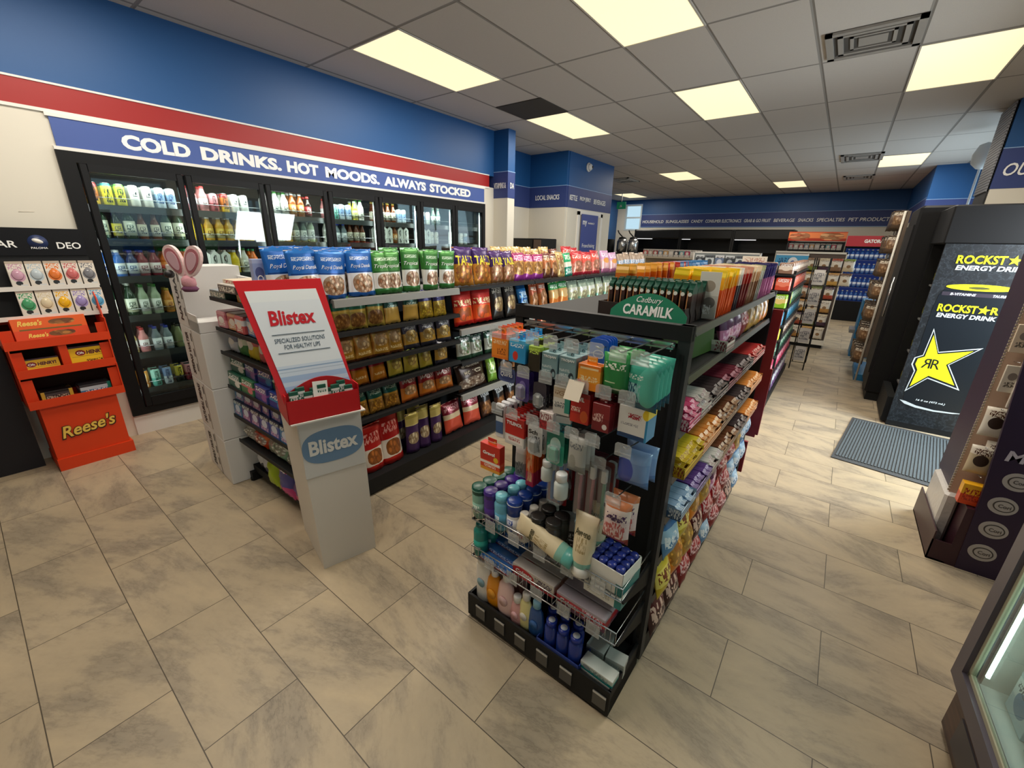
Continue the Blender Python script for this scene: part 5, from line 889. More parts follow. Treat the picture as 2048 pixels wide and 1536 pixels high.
def tube_(key, body, cap, h=.19, r=.03, word=None, capc=None):
    def f():
        t = thing('lotion_tube', '', 'lotion tube'); n = 16; m = MB(); vs = []; prof = [(r * .92, .03, 1), (r, .045, 1), (r * 1.05, h * .5, .8), (r * 1.15, h * .85, .35), (r * 1.22, h, .05)]
        for R, z, s in prof: vs += [(R * math.cos(2 * PI * j / n), R * s * math.sin(2 * PI * j / n), z) for j in range(n)]
        fs = [(i * n + j, i * n + (j + 1) % n, (i + 1) * n + (j + 1) % n, (i + 1) * n + j) for i in range(len(prof) - 1) for j in range(n)] + [tuple(range((len(prof) - 1) * n, len(prof) * n))]
        m.add(vs, fs, 0, True); obj('tube_body', m, body, t); obj('tube_cap', MB().lathe([(r * .9, 0), (r * .95, .005), (r * .95, .032)], n=16), cap, t)
        if word: text(word, r * 1.5, .022, M('olive_ink', '#4a4a30'), .02, 0, .0006, at=(0, -r * .55, h * .72), parent=t, rot=(-.15, 0, 0)); 
        return t
    proto(key, f)
tube_('avn', A_('avn', [(0, '#8ac0b0'), (.12, '#e8d8b4'), (.9, '#ead9b8')], [('t', .5, .45, .2, .14, '#b09a6a', 3)]), M('cap_ivory', '#e8e4dc'), .20, .032, 'Aveeno'); tube_('avt', A_('avt', [(0, '#8ac0b0'), (.14, '#e8d8b4')], [('t', .5, .45, .2, .14, '#b09a6a', 3)]), M('cap_teal', '#5aa8a0', .3), .21, .030, 'Aveeno')
put('avn', g1.w(-.175, -.215, .51), g1.a, 'cream lotion tube standing upright, front one', -.06, sc=1.12); put('avn', g1.w(-.175, -.125, .55), g1.a + .1, 'cream lotion tube standing behind another cream tube', -.04)
o_ = put('avt', g1.w(-.20, -.222, .545), g1.a, 'cream lotion tube lying across the front of the wire basket', 0); o_.rotation_euler = (0, math.radians(-76), g1.a + .05); o_.scale = (1.15, 1.15, 1.12)
def f():
    t = thing('hair_brush_pack', 'silver and black packed hair tool lying in the wire basket', 'pack'); obj('pack_shell', pillow(.07, .13, .035), M('silver_wrap', '#a8a8aa', .25, .5), t); obj('pack_print', bx(-.03, .03, -.024, -.018, .02, .06), A_('hbp', [(0, '#1c1c20')], [('t', .5, .5, .4, .3, '#d0d0d8', 3)]), t); return t
proto('hbp', f); put('hbp', g1.w(-.275, -.15, .51), g1.a + .4, 'silver wrapped packet in the middle of the wire basket', -.7); put('hbp', g1.w(-.235, -.14, .50), g1.a + .9, 'black and silver packet beside the upright cream tubes', -.9)
# carton of blue capped sticks
cb = Fr(*g1.w(-.085, -.165)[:2], -6, .51)
t = thing('stick_carton', 'open white and teal carton of blue capped sticks', 'carton', (cb.o.x, cb.o.y, .51), cb.a)
obj('carton', MB().box(-.065, .065, -.06, -.057, 0, .085).box(-.065, .065, .057, .06, 0, .085).box(-.065, -.062, -.06, .06, 0, .085).box(.062, .065, -.06, .06, 0, .085).box(-.065, .065, -.06, .06, 0, .003), A_('stickc', [(0, '#dcdcd6'), (.5, '#e6e6e0')], [('r', .95, .25, .12, .25, '#1c7a7a'), ('t', .3, .3, .3, .1, '#b8b8b0', 6)]), t)
for r_ in range(4):
    for c_ in range(4):
        def f(): t = thing('stick_deodorant', '', 'stick'); obj('stick_body', MB().lathe([(.0135, 0), (.0135, .06)], n=14), WHITE, t); obj('stick_cap', MB().lathe([(.0145, .06), (.0145, .088), (.012, .091)], n=14), M('cap_blueviolet', '#2c3a8c', .25), t); return t
        proto('stick', f); put('stick', cb.w(-.046 + c_ * .0305, -.043 + r_ * .0285, .004), 0, f"blue capped stick, row {['one','two','three','four'][r_]} from the front, {ORD[c_]} across", group='blue capped sticks in the open carton')
pbox('stk', .135, .12, .04, A_('stkb', [(0, '#dcdcd6')], [('r', .93, .5, .1, .5, '#1c7a7a'), ('t', .4, .5, .3, .2, '#a8a8a0', 6)]), 'carton_box'); put('stk', g1.w(-.085, -.17, .462 + .0), g1.a - .05, 'closed white and teal carton under the open stick carton')
# ---- lower basket: cartons of toothpaste and teal bottles
pbox('colg', .19, .045, .038, A_('colgate', [(0, '#a01828'), (.4, '#c8c0b4'), (.9, '#bdb4ae')], [('e', .25, .5, .28, .42, '#b81820'), ('t', .75, .5, .2, .3, '#5a4a5a', 6)]), 'toothpaste_box', 'toothpaste box', extra=wt('Colgate', .4, .4, -.22, .5, WINK, .03, .1))
pbox('colp', .19, .045, .038, A_('colgatep', [(0, '#5a2a4a'), (.3, '#b0202c'), (.8, '#a39aa4')], [('t', .75, .5, .2, .3, '#d8c8d8', 6)]), 'toothpaste_box', 'toothpaste box', extra=wt('Colgate', .4, .4, -.22, .5, WINK, .03, .1))
pbox('oralb', .17, .05, .02, A_('oralb', [(0, '#8a2030'), (.3, '#2a5aa0'), (.8, '#3a70b8')], [('t', .5, .5, .4, .3, '#e0e8f4', 6)]), 'toothbrush_box', 'box')
for i in range(3): put('colg', g1.w(-.36, -.205 + i * .052, .345), g1.a - .02, f"white and red toothpaste box on the left, {ORD[i]} from the front", 0, 'white and red toothpaste boxes', (1, 1, 1.4))
for i in range(4): put('colp', g1.w(-.155, -.215 + i * .05, .345), g1.a - .03, f"purple and red toothpaste box on the right, {ORD[i]} from the front", 0, 'purple toothpaste boxes', (1, 1, 1.4))
for i in range(3): put('colg', g1.w(-.17, -.09 + i * .012, .385 + i * .002), g1.a, ['silver toothpaste box stacked on the purple ones', 'second silver toothpaste box stacked behind', 'third silver toothpaste box stacked behind'][i], 0, 'silver toothpaste boxes', (1, .22, .9))
for i in range(5): put('oralb', g1.w(-.545 + .01 * i, -.215 + i * .042, .33 + .012 * i), g1.a - .05, f"blue and maroon toothbrush carton, {ORD[i]} from the front of the lower basket", -.15, 'blue and maroon toothbrush cartons')
bottle('teal_b', M('wash_teal', '#1c7a70', .2), M('cap_tealdk', '#14605a', .3), A_('tealb', [(0, '#1c7a70'), (.6, '#2a9a8a')], [('r', .5, .4, .3, .12, '#d0e0dc')]), .15, .03, .25, .02)
for i in range(3): put('teal_b', g1.w(-.635, -.21 + i * .065, .33), g1.a, f"teal body wash bottle at the left end, {ORD[i]} from the front", group='teal body wash bottles')
# ---- base tray
def flatb(key, body, cap, h=.15, w=.03, lab=None, sy=.6, egg=True, capr=.014, caph=.02):
    def f():
        t = thing('baby_care_bottle', '', 'bottle'); pr = [(w * .72, 0), (w, h * .18), (w * 1.05, h * .45), (w * .8, h * .75), (w * .4, h * .88)] if egg else [(w * .95, 0), (w, .01), (w, h * .75), (w * .6, h * .88)]
        obj('bottle_body', MB().lathe(pr, n=20, sy=sy), body, t); obj('bottle_cap', MB().lathe([(capr, h * .87), (capr, h * .87 + caph), (capr * .9, h * .87 + caph + .002)], n=14), cap, t)
        if lab: obj('bottle_label', MB().lathe([(w * .5, -.001), (w * .5, .001)], n=20), lab, t, loc=(0, -w * sy * 1.04, h * .45) if not key == 'vas' else (0, 0, h * .87 + caph + .002), rot=(PI/2, 0, 0) if not key == 'vas' else (0, 0, 0))
        return t
    proto(key, f)
flatb('by1', M('talc_white', '#e8e4dc', .35), M('cap_ivory', '#e8e4dc'), .175, .034, A_('by1l', [(0, '#8ab0c0')], [('e', .5, .5, .3, .3, '#d88a9a')]), egg=False, capr=.026, caph=.012)
flatb('by2', M('amber', '#e09018', .12), M('cap_white', '#e6e6e6'), .15, .036, A_('by2l', [(0, '#e8a030')], [('e', .5, .5, .3, .3, '#b87818')]))
flatb('by3', M('blush', '#e8c4c0', .2), M('cap_white', '#e6e6e6'), .165, .036, A_('by3l', [(0, '#d8b4b4')], [('e', .5, .5, .3, .3, '#b85a5a')]))
flatb('by4', M('pinkclear', '#d8a0a0', .2), M('cap_white', '#e6e6e6'), .11, .026, A_('by4l', [(0, '#e8b8c0')]))
flatb('by5', M('striped_y', '#e6dc9a', .3), M('cap_ivory', '#e8e4dc'), .14, .028, A_('by5l', [(0, '#d8c85a'), (.5, '#e8e4dc')]))
flatb('by6', M('navyb', '#28508c', .2), M('cap_skyb', '#8ac0d8', .3), .135, .03, A_('by6l', [(0, '#3a68a8')]))
for k, x_, y_, l_ in (('by1', -.625, -.20, 'white powder bottle at the left end of the bottom tray'), ('by2', -.560, -.205, 'amber baby shampoo bottle on the bottom tray'), ('by3', -.495, -.21, 'egg shaped pale pink bottle on the bottom tray'), ('by4', -.435, -.215, 'small pink bottle beside the pale pink egg bottle'), ('by5', -.395, -.21, 'cream and yellow striped bottle on the bottom tray'), ('by6', -.345, -.21, 'blue oval bottle on the bottom tray'), ('by1', -.63, -.12, 'white powder bottle behind another at the left end'), ('by3', -.50, -.12, 'pale pink bottle behind the egg shaped one')):
    put(k, g1.w(x_, y_, .088), g1.a, l_, sc=(1.2, 1.1, 1.3))
flatb('vas', M('vaseline_blue', '#1c3484', .2), M('vas_cap', '#20389a', .25), .125, .026, A_('vasl', [(0, '#d8dce6')], [('t', .5, .5, .3, .3, '#20389a', 3)]), egg=False, sy=.8, capr=.021, caph=.018)
for i, (x_, y_) in enumerate([(-.275, -.215), (-.222, -.215), (-.245, -.165), (-.19, -.165), (-.30, -.165), (-.17, -.215)]):
    o_ = put('vas', g1.w(x_, y_, .10), g1.a, f"dark blue petroleum jelly bottle with round cap label, {ORD[i]} in the blue tray", -.02, 'dark blue jelly bottles')
t = thing('blue_tray', 'low blue cardboard tray holding dark blue bottles', 'tray', g1.w(-.225, -.19, .088), g1.a); obj('tray', MB().box(-.095, .09, -.055, -.052, 0, .05).box(-.095, -.092, -.055, .06, 0, .05).box(.087, .09, -.055, .06, 0, .05).box(-.095, .09, -.055, .06, 0, .004), A_('trayb', [(0, '#2a3f8a')], [('t', .5, .5, .4, .2, '#8a9ad0', 9)]), t)
pbox('tbx', .125, .05, .032, A_('tbx', [(0, '#1c8a84'), (.4, '#b8c8c0'), (.8, '#d0d4ce')], [('e', .2, .55, .12, .3, '#8a949a'), ('t', .55, .5, .3, .3, '#7a8a8c', 6)]), 'medicine_box')
for i in range(3): put('tbx', g1.w(-.075, -.205 + (i // 2) * .06, .088 + (i % 2) * .033), g1.a - .03, ['teal and white carton at the bottom right tray corner', 'teal and white carton stacked on the corner one', 'teal and white carton behind the stacked pair'][i])
pbox('gbx', .07, .05, .06, A_('gbx', [(0, '#a8aca8'), (.8, '#c0c4c0')], [('t', .5, .5, .35, .2, '#888c8c', 4)]), 'medicine_box')
for i in range(3): put('gbx', g1.w(-.12 + .075 * (i % 2), -.13 + .05 * (i // 2), .09), g1.a + .1 * i, f"grey white plain carton, {ORD[i]} behind the teal cartons", 0)
# ================================================================ TOP DECK: standing bars
def bar(key, w, h, d, art_, name='chocolate_bar', cat='chocolate bar'):
    def f():
        t = thing(name, '', cat); m = MB(); z1 = h; vs = []; fs = []
        prof = [(0, .25), (.02, .3), (.04, 1), (h - .02, 1), (h - .008, .3), (h, .25)]
        for z, k in prof: vs += [(-w/2, -d/2 * k, z), (w/2, -d/2 * k, z), (w/2, d/2 * k, z), (-w/2, d/2 * k, z)]
        for i in range(5): fs += [(i * 4 + j, i * 4 + (j + 1) % 4, i * 4 + 4 + (j + 1) % 4, i * 4 + 4 + j) for j in range(4)]
        fs += [(3, 2, 1, 0), (20, 21, 22, 23)]; m.add(vs, fs); obj('wrapper', m, art_, t); return t
    proto(key, f)
bar('b_car', .016, .125, .05, A_('bcar', [(0, '#2a1814'), (.55, '#3a1c18'), (.72, '#124c3c')], [('r', .08, .4, .12, .4, '#c88a5a'), ('e', .5, .72, .4, .05, '#e8e8e0')], .3)); 
for r_ in range(3):
    for i in range(13): put('b_car', g1.w(-.335 + i * .0225, .165 + r_ * .06, 1.318), g1.a + random.uniform(-.05, .05), f"green topped caramel bar standing edge on, {ORD[i]} across, row {['one', 'two', 'three'][r_]}", random.uniform(-.04, .02), 'green topped bars behind the arch sign')
arch = [(-.125, 0)] + [(-.125 + .25 * i / 16, .028 + .062 * math.sin(PI * i / 16) ** .8) for i in range(17)] + [(.125, 0)]
t = thing('arch_sign', 'green arch shaped caramel chocolate sign on the tray front', 'sign', g1.w(-.172, .075, 1.318), g1.a + .02, tilt=-.25); obj('sign_card', MB().prism(arch, -.002, .002), M('cad_green', '#127a5a', .4), t)
text('Cadbury', .085, .024, WINK, .0, .3, .0006, at=(.0, -.0026, .066), parent=t); text('CARAMILK', .165, .034, WINK, .03, 0, .0006, at=(.0, -.0026, .034), parent=t)
t = thing('bar_tray', 'dark open cardboard tray full of green topped bars', 'tray', g1.w(-.19, .22, 1.316), g1.a); obj('tray', MB().box(-.165, .13, -.125, -.12, 0, .05).box(-.165, -.16, -.125, .12, 0, .05).box(.125, .13, -.125, .12, 0, .05).box(-.165, .13, .115, .12, 0, .05), M('tray_brown', '#2a1c18', .6), t)
tops = [('b_oy', '#e8581c', '#f0a818', '#f4d020', 'orange and yellow', 10, .34, .022), ('b_wh', '#3a3440', '#d8d0c8', '#f0ece4', 'white and charcoal', 3, .58, .022), ('b_rd', '#7a1418', '#b02a24', '#d8a088', 'dark red', 6, .66, .024), ('b_tn', '#8a5a3a', '#d8b088', '#f0ddc0', 'tan and cream', 7, .82, .026), ('b_sv', '#a8a8a0', '#d0d0c8', '#b8b890', 'silver', 3, 1.01, .03), ('b_pu', '#c878a8', '#3a2a78', '#2a2068', 'purple', 11, 1.10, .036)]
for k, a, b, c, n_, cnt, y0, pit in tops:
    bar(k, .05, .16, .014, A_(k + 'a', [(0, a), (.45, a), (.6, b), (.85, c)], [('t', .5, .35, .3, .3, '#f8e8d0', 2)] if k != 'b_oy' else [], .3))
    for r_ in range(3):
        for i in range(cnt):
            put(k, g1.w(-.045 - r_ * .062, y0 + i * pit, 1.318), g1.a + random.uniform(-.12, .12), f"{n_} candy bar standing on edge, {ORD[i]} along, {['aisle side', 'middle', 'inner'][r_]} row", random.uniform(-.06, .06), n_ + ' bars standing on the top deck', roll=random.uniform(.0, .10))
ytop = [('b_yt', '#c86a1c', '#e8b048', 'amber', 14, .30), ('b_rt', '#8a1c1c', '#c83a28', 'scarlet', 10, .66), ('b_bt', '#2a5a98', '#4a90c8', 'blue', 14, .85)]
for k, a, b, n_, cnt, y0 in ytop:
    bar(k, .05, .16, .014, A_(k + 'a', [(0, a), (.8, b)], [], .3))
    for i in range(cnt): put(k, g1.w(-.37 + .02 * (i % 2), y0 + i * .034, 1.322), g1.a + random.uniform(-.2, .2), f"{n_} candy bar in the far column of the top deck, {ORD[i]} along", random.uniform(-.1, .1), n_ + ' bars on the top deck far column')
t = thing('divider_card', 'white printed divider card between green and orange bars', 'card', g1.w(-.035, .285, 1.318), g1.a); obj('card', bx(-.045, .02, -.002, .002, 0, .155), A_('divc', [(0, '#c8c4bc'), (.5, '#e0dcd4')], [('e', .5, .7, .3, .12, '#a89a8a'), ('e', .6, .35, .3, .12, '#7a7470'), ('t', .4, .2, .3, .1, '#f8f8f8', 2)]), t)
# ================================================================ AISLE SIDE SHELVES: bars lying with their ends to the aisle
def lay(key, ln, w, h, art_):
    def f():
        t = thing('candy_bar', '', 'candy bar'); m = MB(); vs = []; prof = [(-ln/2, .15), (-ln/2 + .012, .2), (-ln/2 + .022, 1), (ln/2 - .022, 1), (ln/2 - .012, .2), (ln/2, .15)]
        for y, k in prof: vs += [(-w/2, y, h/2 - h/2 * k), (w/2, y, h/2 - h/2 * k), (w/2, y, h/2 + h/2 * k), (-w/2, y, h/2 + h/2 * k)]
        fs = []
        for i in range(5): fs += [(i * 4 + j, i * 4 + (j + 1) % 4, i * 4 + 4 + (j + 1) % 4, i * 4 + 4 + j) for j in range(4)]
        fs += [(3, 2, 1, 0), (20, 21, 22, 23)]; m.add(vs, fs); obj('wrapper', m, art_, t); return t
    proto(key, f)
def la(n_, a, b, tx): return A_(n_, [(0, a), (.5, b)], [('t', .5, .5, .45, .5, tx, 5)], .28)
KB = {'kb_br': ('#4a2418', '#6a3a20', '#e8c8a0', 'brown'), 'kb_ye': ('#c8a018', '#e8cc3a', '#8a3a18', 'yellow'), 'kb_rd': ('#8a1820', '#b82a2a', '#f0d8c8', 'red'), 'kb_or': ('#b85a1c', '#e08a3a', '#f4e4c0', 'orange'), 'kb_pu': ('#3a2458', '#5a3a80', '#d8c8e8', 'purple'), 'kb_bl': ('#3a5a80', '#8aa8c8', '#e8eef4', 'blue'), 'kb_wh': ('#a8a098', '#d8d4cc', '#7a2a3a', 'white'), 'kb_bk': ('#1c1618', '#3a2e30', '#c8b8b0', 'black'), 'kb_pk': ('#a82050', '#d84a7a', '#f8e0e8', 'pink'), 'kb_mr': ('#4a1420', '#6a2030', '#d8a0a8', 'maroon')}
for k, (a, b, c, n_) in KB.items(): lay(k, .14, .040, .024, la(k + 'a', a, b, c))
bag('sb_ye', .15, .14, .05, A_('sb_ye', [(0, '#c8a828'), (.3, '#e8d468'), (.75, '#d8c038')], [('t', .5, .55, .4, .15, '#7a3a1c', 4)], .28), seed=70, name='candy_bag', cat='candy bag'); bag('sb_pu', .14, .16, .05, A_('sb_pu', [(0, '#c878a0'), (.4, '#5a2450'), (.8, '#6a2a40')], [('t', .5, .3, .4, .15, '#f0c8e0', 4)], .28), seed=71, name='candy_bag', cat='candy bag')
bag('sb_go', .14, .16, .06, A_('sb_go', [(0, '#b8842a'), (.5, '#e0b048'), (.8, '#c8901c')], [('f', .5, .5, .4, .3, '#e8c060', '#c88a28', 6)], .28), seed=72, name='candy_bag', cat='candy bag'); bag('sb_rd', .15, .17, .06, A_('sb_rd', [(0, '#7a1018'), (.4, '#a81c24'), (.8, '#8a141c')], [('t', .5, .5, .4, .2, '#e8c0c0', 4)], .28), seed=73, name='candy_bag', cat='candy bag')
bag('sb_bl', .13, .15, .05, A_('sb_bl', [(0, '#5a88b0'), (.4, '#a8c8e0'), (.7, '#3a70a8')], [('t', .5, .4, .4, .15, '#f0f4f8', 4)], .28), seed=74, name='candy_bag', cat='candy bag'); bag('sb_br', .16, .18, .06, A_('sb_br', [(0, '#3a1418'), (.5, '#541c20')], [('t', .5, .45, .4, .2, '#d8b8a8', 4)], .28), seed=75, name='candy_bag', cat='candy bag')
bag('sb_or', .14, .16, .05, A_('sb_or', [(0, '#d87a1c'), (.5, '#e89a30')], [('f', .5, .5, .4, .3, '#f0b850', '#d87a20', 7)], .28), seed=76, name='candy_bag', cat='candy bag')
SBN = {'sb_ye': 'yellow candy bag', 'sb_pu': 'plum candy bag', 'sb_go': 'gold candy bag', 'sb_rd': 'red candy bag', 'sb_bl': 'blue candy bag', 'sb_br': 'dark brown candy bag', 'sb_or': 'orange candy bag'}
LV = ['first side shelf', 'second side shelf', 'third side shelf', 'fourth side shelf', 'fifth side shelf', 'sixth side shelf', 'side base deck']
CNT = {}
def bars(lv, z, y0, runs):
    y = y0
    for k, n_, lay_ in runs:
        t = thing('bar_tray', f"open cardboard tray of {KB[k][3]} bars, {LV[lv]}, tray {ORD[CNT.setdefault(('t', lv), 0)]} from the near end", 'tray', g1.w(-.068 + .012 * lv, y + n_ * .021 - .021, z), g1.a, group='cardboard trays on the aisle side'); CNT[('t', lv)] += 1
        hw = n_ * .021 + .004; obj('tray', MB().box(.068, .072, -hw, hw, 0, .032).box(-.072, .072, -hw, -hw + .002, 0, .045).box(-.072, .072, hw - .002, hw, 0, .045).box(-.072, .072, -hw, hw, 0, .002), A_('tr' + k, [(0, KB[k][0]), (.6, KB[k][1])], [('t', .9, .5, .2, .4, KB[k][2], 6)], .5), t)
        for i in range(n_):
            for l_ in range(lay_):
                c = CNT.setdefault((lv, k), 0); CNT[(lv, k)] += 1
                put(k, g1.w(-.070 + .012 * lv + random.uniform(-.008, .008), y + i * .042, z + .003 + l_ * .024), g1.a + PI/2 + random.uniform(-.06, .06), f"{KB[k][3]} candy bar, {ORD[i % 28]} in {ORD[CNT[('t', lv)] - 1]} tray, layer {['one', 'two', 'three'][l_]}, {LV[lv]}", 0, 'candy bars lying on the aisle side shelves')
        y += n_ * .042 + .01
def sbags(lv, z, runs, tilt=-.2):
    for k, y in runs:
        c = CNT.setdefault((lv, k), 0); CNT[(lv, k)] += 1
        put(k, g1.w(-.03 if lv == 0 else .012, y, z + .004), g1.a + PI/2 + random.uniform(-.1, .1), f"{SBN[k]}, {ORD[c]} of its colour from the near end, {LV[lv]}", tilt, 'bags on the aisle side')
t = thing('divider_board', 'dark green board leaning at the near end of the aisle shelf', 'board', g1.w(-.09, .10, 1.17), g1.a + PI/2 - .1, tilt=-.1); obj('board', bx(-.04, .40, -.003, .003, 0, .115), M('moss_card', '#3a5a1c', .6), t)
sbags(0, 1.168, [('sb_pu', .62), ('sb_pu', .76), ('sb_rd', .90), ('sb_go', 1.04), ('sb_go', 1.20), ('sb_or', 1.36), ('sb_or', 1.48)], -.2)
bars(0, 1.168, .50, [('kb_wh', 3, 1)])
bars(1, .983, .09, [('kb_pk', 3, 3), ('kb_wh', 3, 3), ('kb_bk', 6, 2), ('kb_mr', 6, 2), ('kb_bk', 6, 2), ('kb_rd', 8, 2)])
bars(2, .813, .09, [('kb_ye', 5, 3), ('kb_or', 6, 3), ('kb_br', 7, 3), ('kb_bk', 7, 2), ('kb_or', 8, 2)])
bars(3, .653, .09, [('kb_bl', 4, 2), ('kb_pu', 5, 2), ('kb_wh', 4, 2), ('kb_br', 7, 2), ('kb_bk', 5, 2), ('kb_or', 7, 2)])
sbags(4, .478, [('sb_bl', .12), ('sb_ye', .26), ('sb_or', .40), ('sb_go', .54), ('sb_pu', .68), ('sb_rd', .84), ('sb_rd', 1.0), ('sb_go', 1.16), ('sb_bl', 1.32), ('sb_bl', 1.46)], -.25)
sbags(5, .303, [('sb_ye', .12), ('sb_or', .25), ('sb_go', .38), ('sb_br', .53), ('sb_rd', .69), ('sb_rd', .85), ('sb_rd', 1.01), ('sb_bl', 1.17), ('sb_bl', 1.32), ('sb_bl', 1.46)], -.25)
sbags(6, .123, [('sb_br', .12), ('sb_br', .28), ('sb_rd', .44), ('sb_rd', .60), ('sb_bl', .77), ('sb_rd', .93), ('sb_rd', 1.09), ('sb_br', 1.25), ('sb_bl', 1.42)], -.3)
t = thing('red_side_display', 'tall dark red cardboard strip hanging at the far end of the shelf', 'display strip', g1.w(.03, 1.60, .42), g1.a, tilt=.0); obj('red_strip', MB().box(-.09, .02, -.02, .0, 0, .80).box(-.05, .035, -.022, -.002, .02, .45), M('cloth_red', '#8a1420', .5), t)
t = thing('red_side_display', 'short dark red cardboard strip low at the far shelf end', 'display strip', g1.w(.0, 1.62, .15), g1.a); obj('red_strip', bx(-.07, .02, -.02, .0, 0, .22), M('cloth_red', '#8a1420', .5), t)
# ================================================================ RIGHT SIDE
# energy drink cooler: front unit (printed side facing the camera) and a second black unit behind
t = thing('energy_drink_cooler', 'black open cooler with yellow star can graphic on its side', 'drinks cooler', (.63, 5.03, 0)); RC = t
sidem = NT('rock_side'); tc_ = sidem.n('ShaderNodeTexCoord'); nz_ = sidem.noise(tc_.outputs['Object'], 16, 4, .7); sidem.setin(sidem.b.inputs['Base Color'], sidem.ramp(nz_, [(0, '#14181c'), (.47, '#1c2126'), (.5, '#2e343a'), (.53, '#181c21')])); sidem.b.inputs['Roughness'].default_value = .4
obj('side_panel', bx(0, .80, 0, .03, .05, 1.62), sidem.m, t); obj('top_housing', bx(-.02, .82, -.005, .72, 1.62, 1.915, bev=.01), M('cooler_black', '#0c0c0e', .55, spec=.25), t)
obj('back_panel', bx(.0, .80, .66, .70, .05, 1.62), M('cooler_black', '#0c0c0e', .55, spec=.25), t); obj('rear_wall', bx(.74, .80, .03, .66, .05, 1.62), DEEP, t); obj('base', MB().box(0, .80, .0, .7, 0, .05).box(-.04, .02, .04, .68, .02, .26), BLACK, t)
for z in (.30, .62, .94, 1.26): obj('cooler_shelf', bx(.06, .74, .03, .66, z - .015, z), GREY, t)
obj('led_strip', MB().box(.02, .03, .036, .046, .3, 1.58), M('led_dots', '#ffffff', .4, emit='#e8e4a0', es=1.2), t)
CANB = M('can_black', '#0d151c', .35); YEL = M('rock_yellow', '#e2e01c', .4); SLV = M('print_silver', '#c8d0d4', .35)
cx0 = .285
can_ = [(.065, .245), (.10, .225), (.20, .205), (.32, .205), (.42, .22), (.50, .25), (.52, .40), (.535, 1.10), (.52, 1.22), (.495, 1.26), (.085, 1.26), (.062, 1.22), (.05, 1.10), (.05, .40)]
g_ = obj('can_picture', MB().prism(can_, -.002, .0), CANB, t)
ov = lambda cx, cz, rx, rz, n=28: [(cx + rx * math.cos(2 * PI * i / n), cz + rz * math.sin(2 * PI * i / n)) for i in range(n)]
obj('can_rim', MB().prism(ov(.285, 1.285, .20, .026), -.004, -.001), YEL, t); obj('can_opening', MB().prism(ov(.28, 1.282, .06, .010), -.005, -.004), M('olive_dark', '#4a4a14', .5), t)
obj('can_band', MB().box(.075, .51, -.0035, -.002, 1.212, 1.242), M('band_purple', '#2a2230', .5), t)
text('B-VITAMINS', .15, .02, SLV, .03, .2, .0006, at=(.20, -.0038, 1.227), parent=t); text('TAURINE', .10, .02, SLV, .03, .2, .0006, at=(.42, -.0038, 1.227), parent=t)
def star(cx, cz, R, r, rot, sk=1.0): return [(cx + (R if i % 2 == 0 else r) * math.sin(rot + i * PI / 5), cz + (R if i % 2 == 0 else r) * math.cos(rot + i * PI / 5)) for i in range(10)]
def rocks(cx, cz, w_, h_, two=True):
    text('ROCKST', w_ * .62, h_ * .55, YEL, .03, .0, .0008, at=(cx - w_ * .17, -.0034, cz + h_ * .22), parent=t); obj('star_mark', MB().prism(star(cx + w_ * .235, cz + h_ * .22, h_ * .34, h_ * .14, .1), -.0045, -.0034), YEL, t); text('R', w_ * .12, h_ * .5, YEL, .03, .0, .0008, at=(cx + w_ * .40, -.0034, cz + h_ * .22), parent=t)
    text('ENERGY DRINK', w_ * .92, h_ * .32, SLV, .035, .12, .0008, at=(cx, -.0034, cz - h_ * .32), parent=t)
rocks(.31, 1.475, .45, .12); rocks(.262, 1.085, .38, .115)
# the big slanting star
sp = [(.105, .90), (.175, .715), (.42, .79), (.265, .63), (.375, .435), (.165, .49), (.07, .375), (.065, .54), (-.0 + .055, .60), (.055, .665), (.10, .69)]
sp = [(.105, .915), (.18, .73), (.415, .80), (.265, .635), (.375, .44), (.17, .50), (.06, .36), (.075, .545), (.045, .60), (.05, .66), (.095, .69)]
ctr = (.17, .63)
def scl(k, dx=0): return [(ctr[0] + (x - ctr[0]) * k + dx, ctr[1] + (z - ctr[1]) * k) for x, z in sp]
obj('star_outline', MB().prism(scl(1.06), -.0035, -.002), SLV, t); obj('star_gap', MB().prism(scl(.98), -.0042, -.0035), CANB, t); obj('star_fill', MB().prism(scl(.86), -.005, -.0042), YEL, t)
text('R', .055, .085, CANB, .0, 0, .0008, at=(.19, -.0052, .625), parent=t); text('R', .055, .085, CANB, .0, 0, -.0008, at=(.13, -.0060, .625), parent=t, rot=(0, 0, PI))
obj('can_base_line', MB().prism([(.04, .262), (.08, .232), (.16, .212), (.28, .205), (.40, .215), (.47, .232), (.40, .226), (.28, .219), (.16, .232), (.08, .258)], -.004, -.002), SLV, t); text('16 fl oz (473 mL)', .19, .022, SLV, .03, .15, .0006, at=(.24, -.0034, .285), parent=t)
can('rk_can', A_('rk_can', [(0, '#14181c'), (.9, '#c8cc30')], [('e', .5, .5, .3, .2, '#d8dc2a')], .3), .157, .031)
for s_, z in enumerate((.30, .62, .94, 1.26)):
    for i in range(8): put('rk_can', (.63 + .10, 5.03 + .09 + i * .072, z), -PI/2, f"black and yellow energy drink can, {ORD[i]} from the front, shelf {['one', 'two', 'three', 'four'][s_]} from the bottom", group='cans in the black side cooler')
t = thing('rear_cooler', 'second black cooler standing behind the star graphic cooler', 'drinks cooler', (.47, 5.78, 0)); obj('cooler_body', MB().box(0, .9, 0, .72, .08, 1.97, bev=.02), M('cooler_black', '#0c0c0e', .55, spec=.25), t); obj('kick_base', MB().box(.02, .9, .02, .70, 0, .08), BLACK, t); obj('front_door', MB().box(-.012, .0, .04, .68, .3, 1.8), M('door_black', '#1b1b1e'), t); obj('door_handle', MB().tube([(-.03, .1, .9), (-.03, .1, 1.3)], .01), CHROME, t)
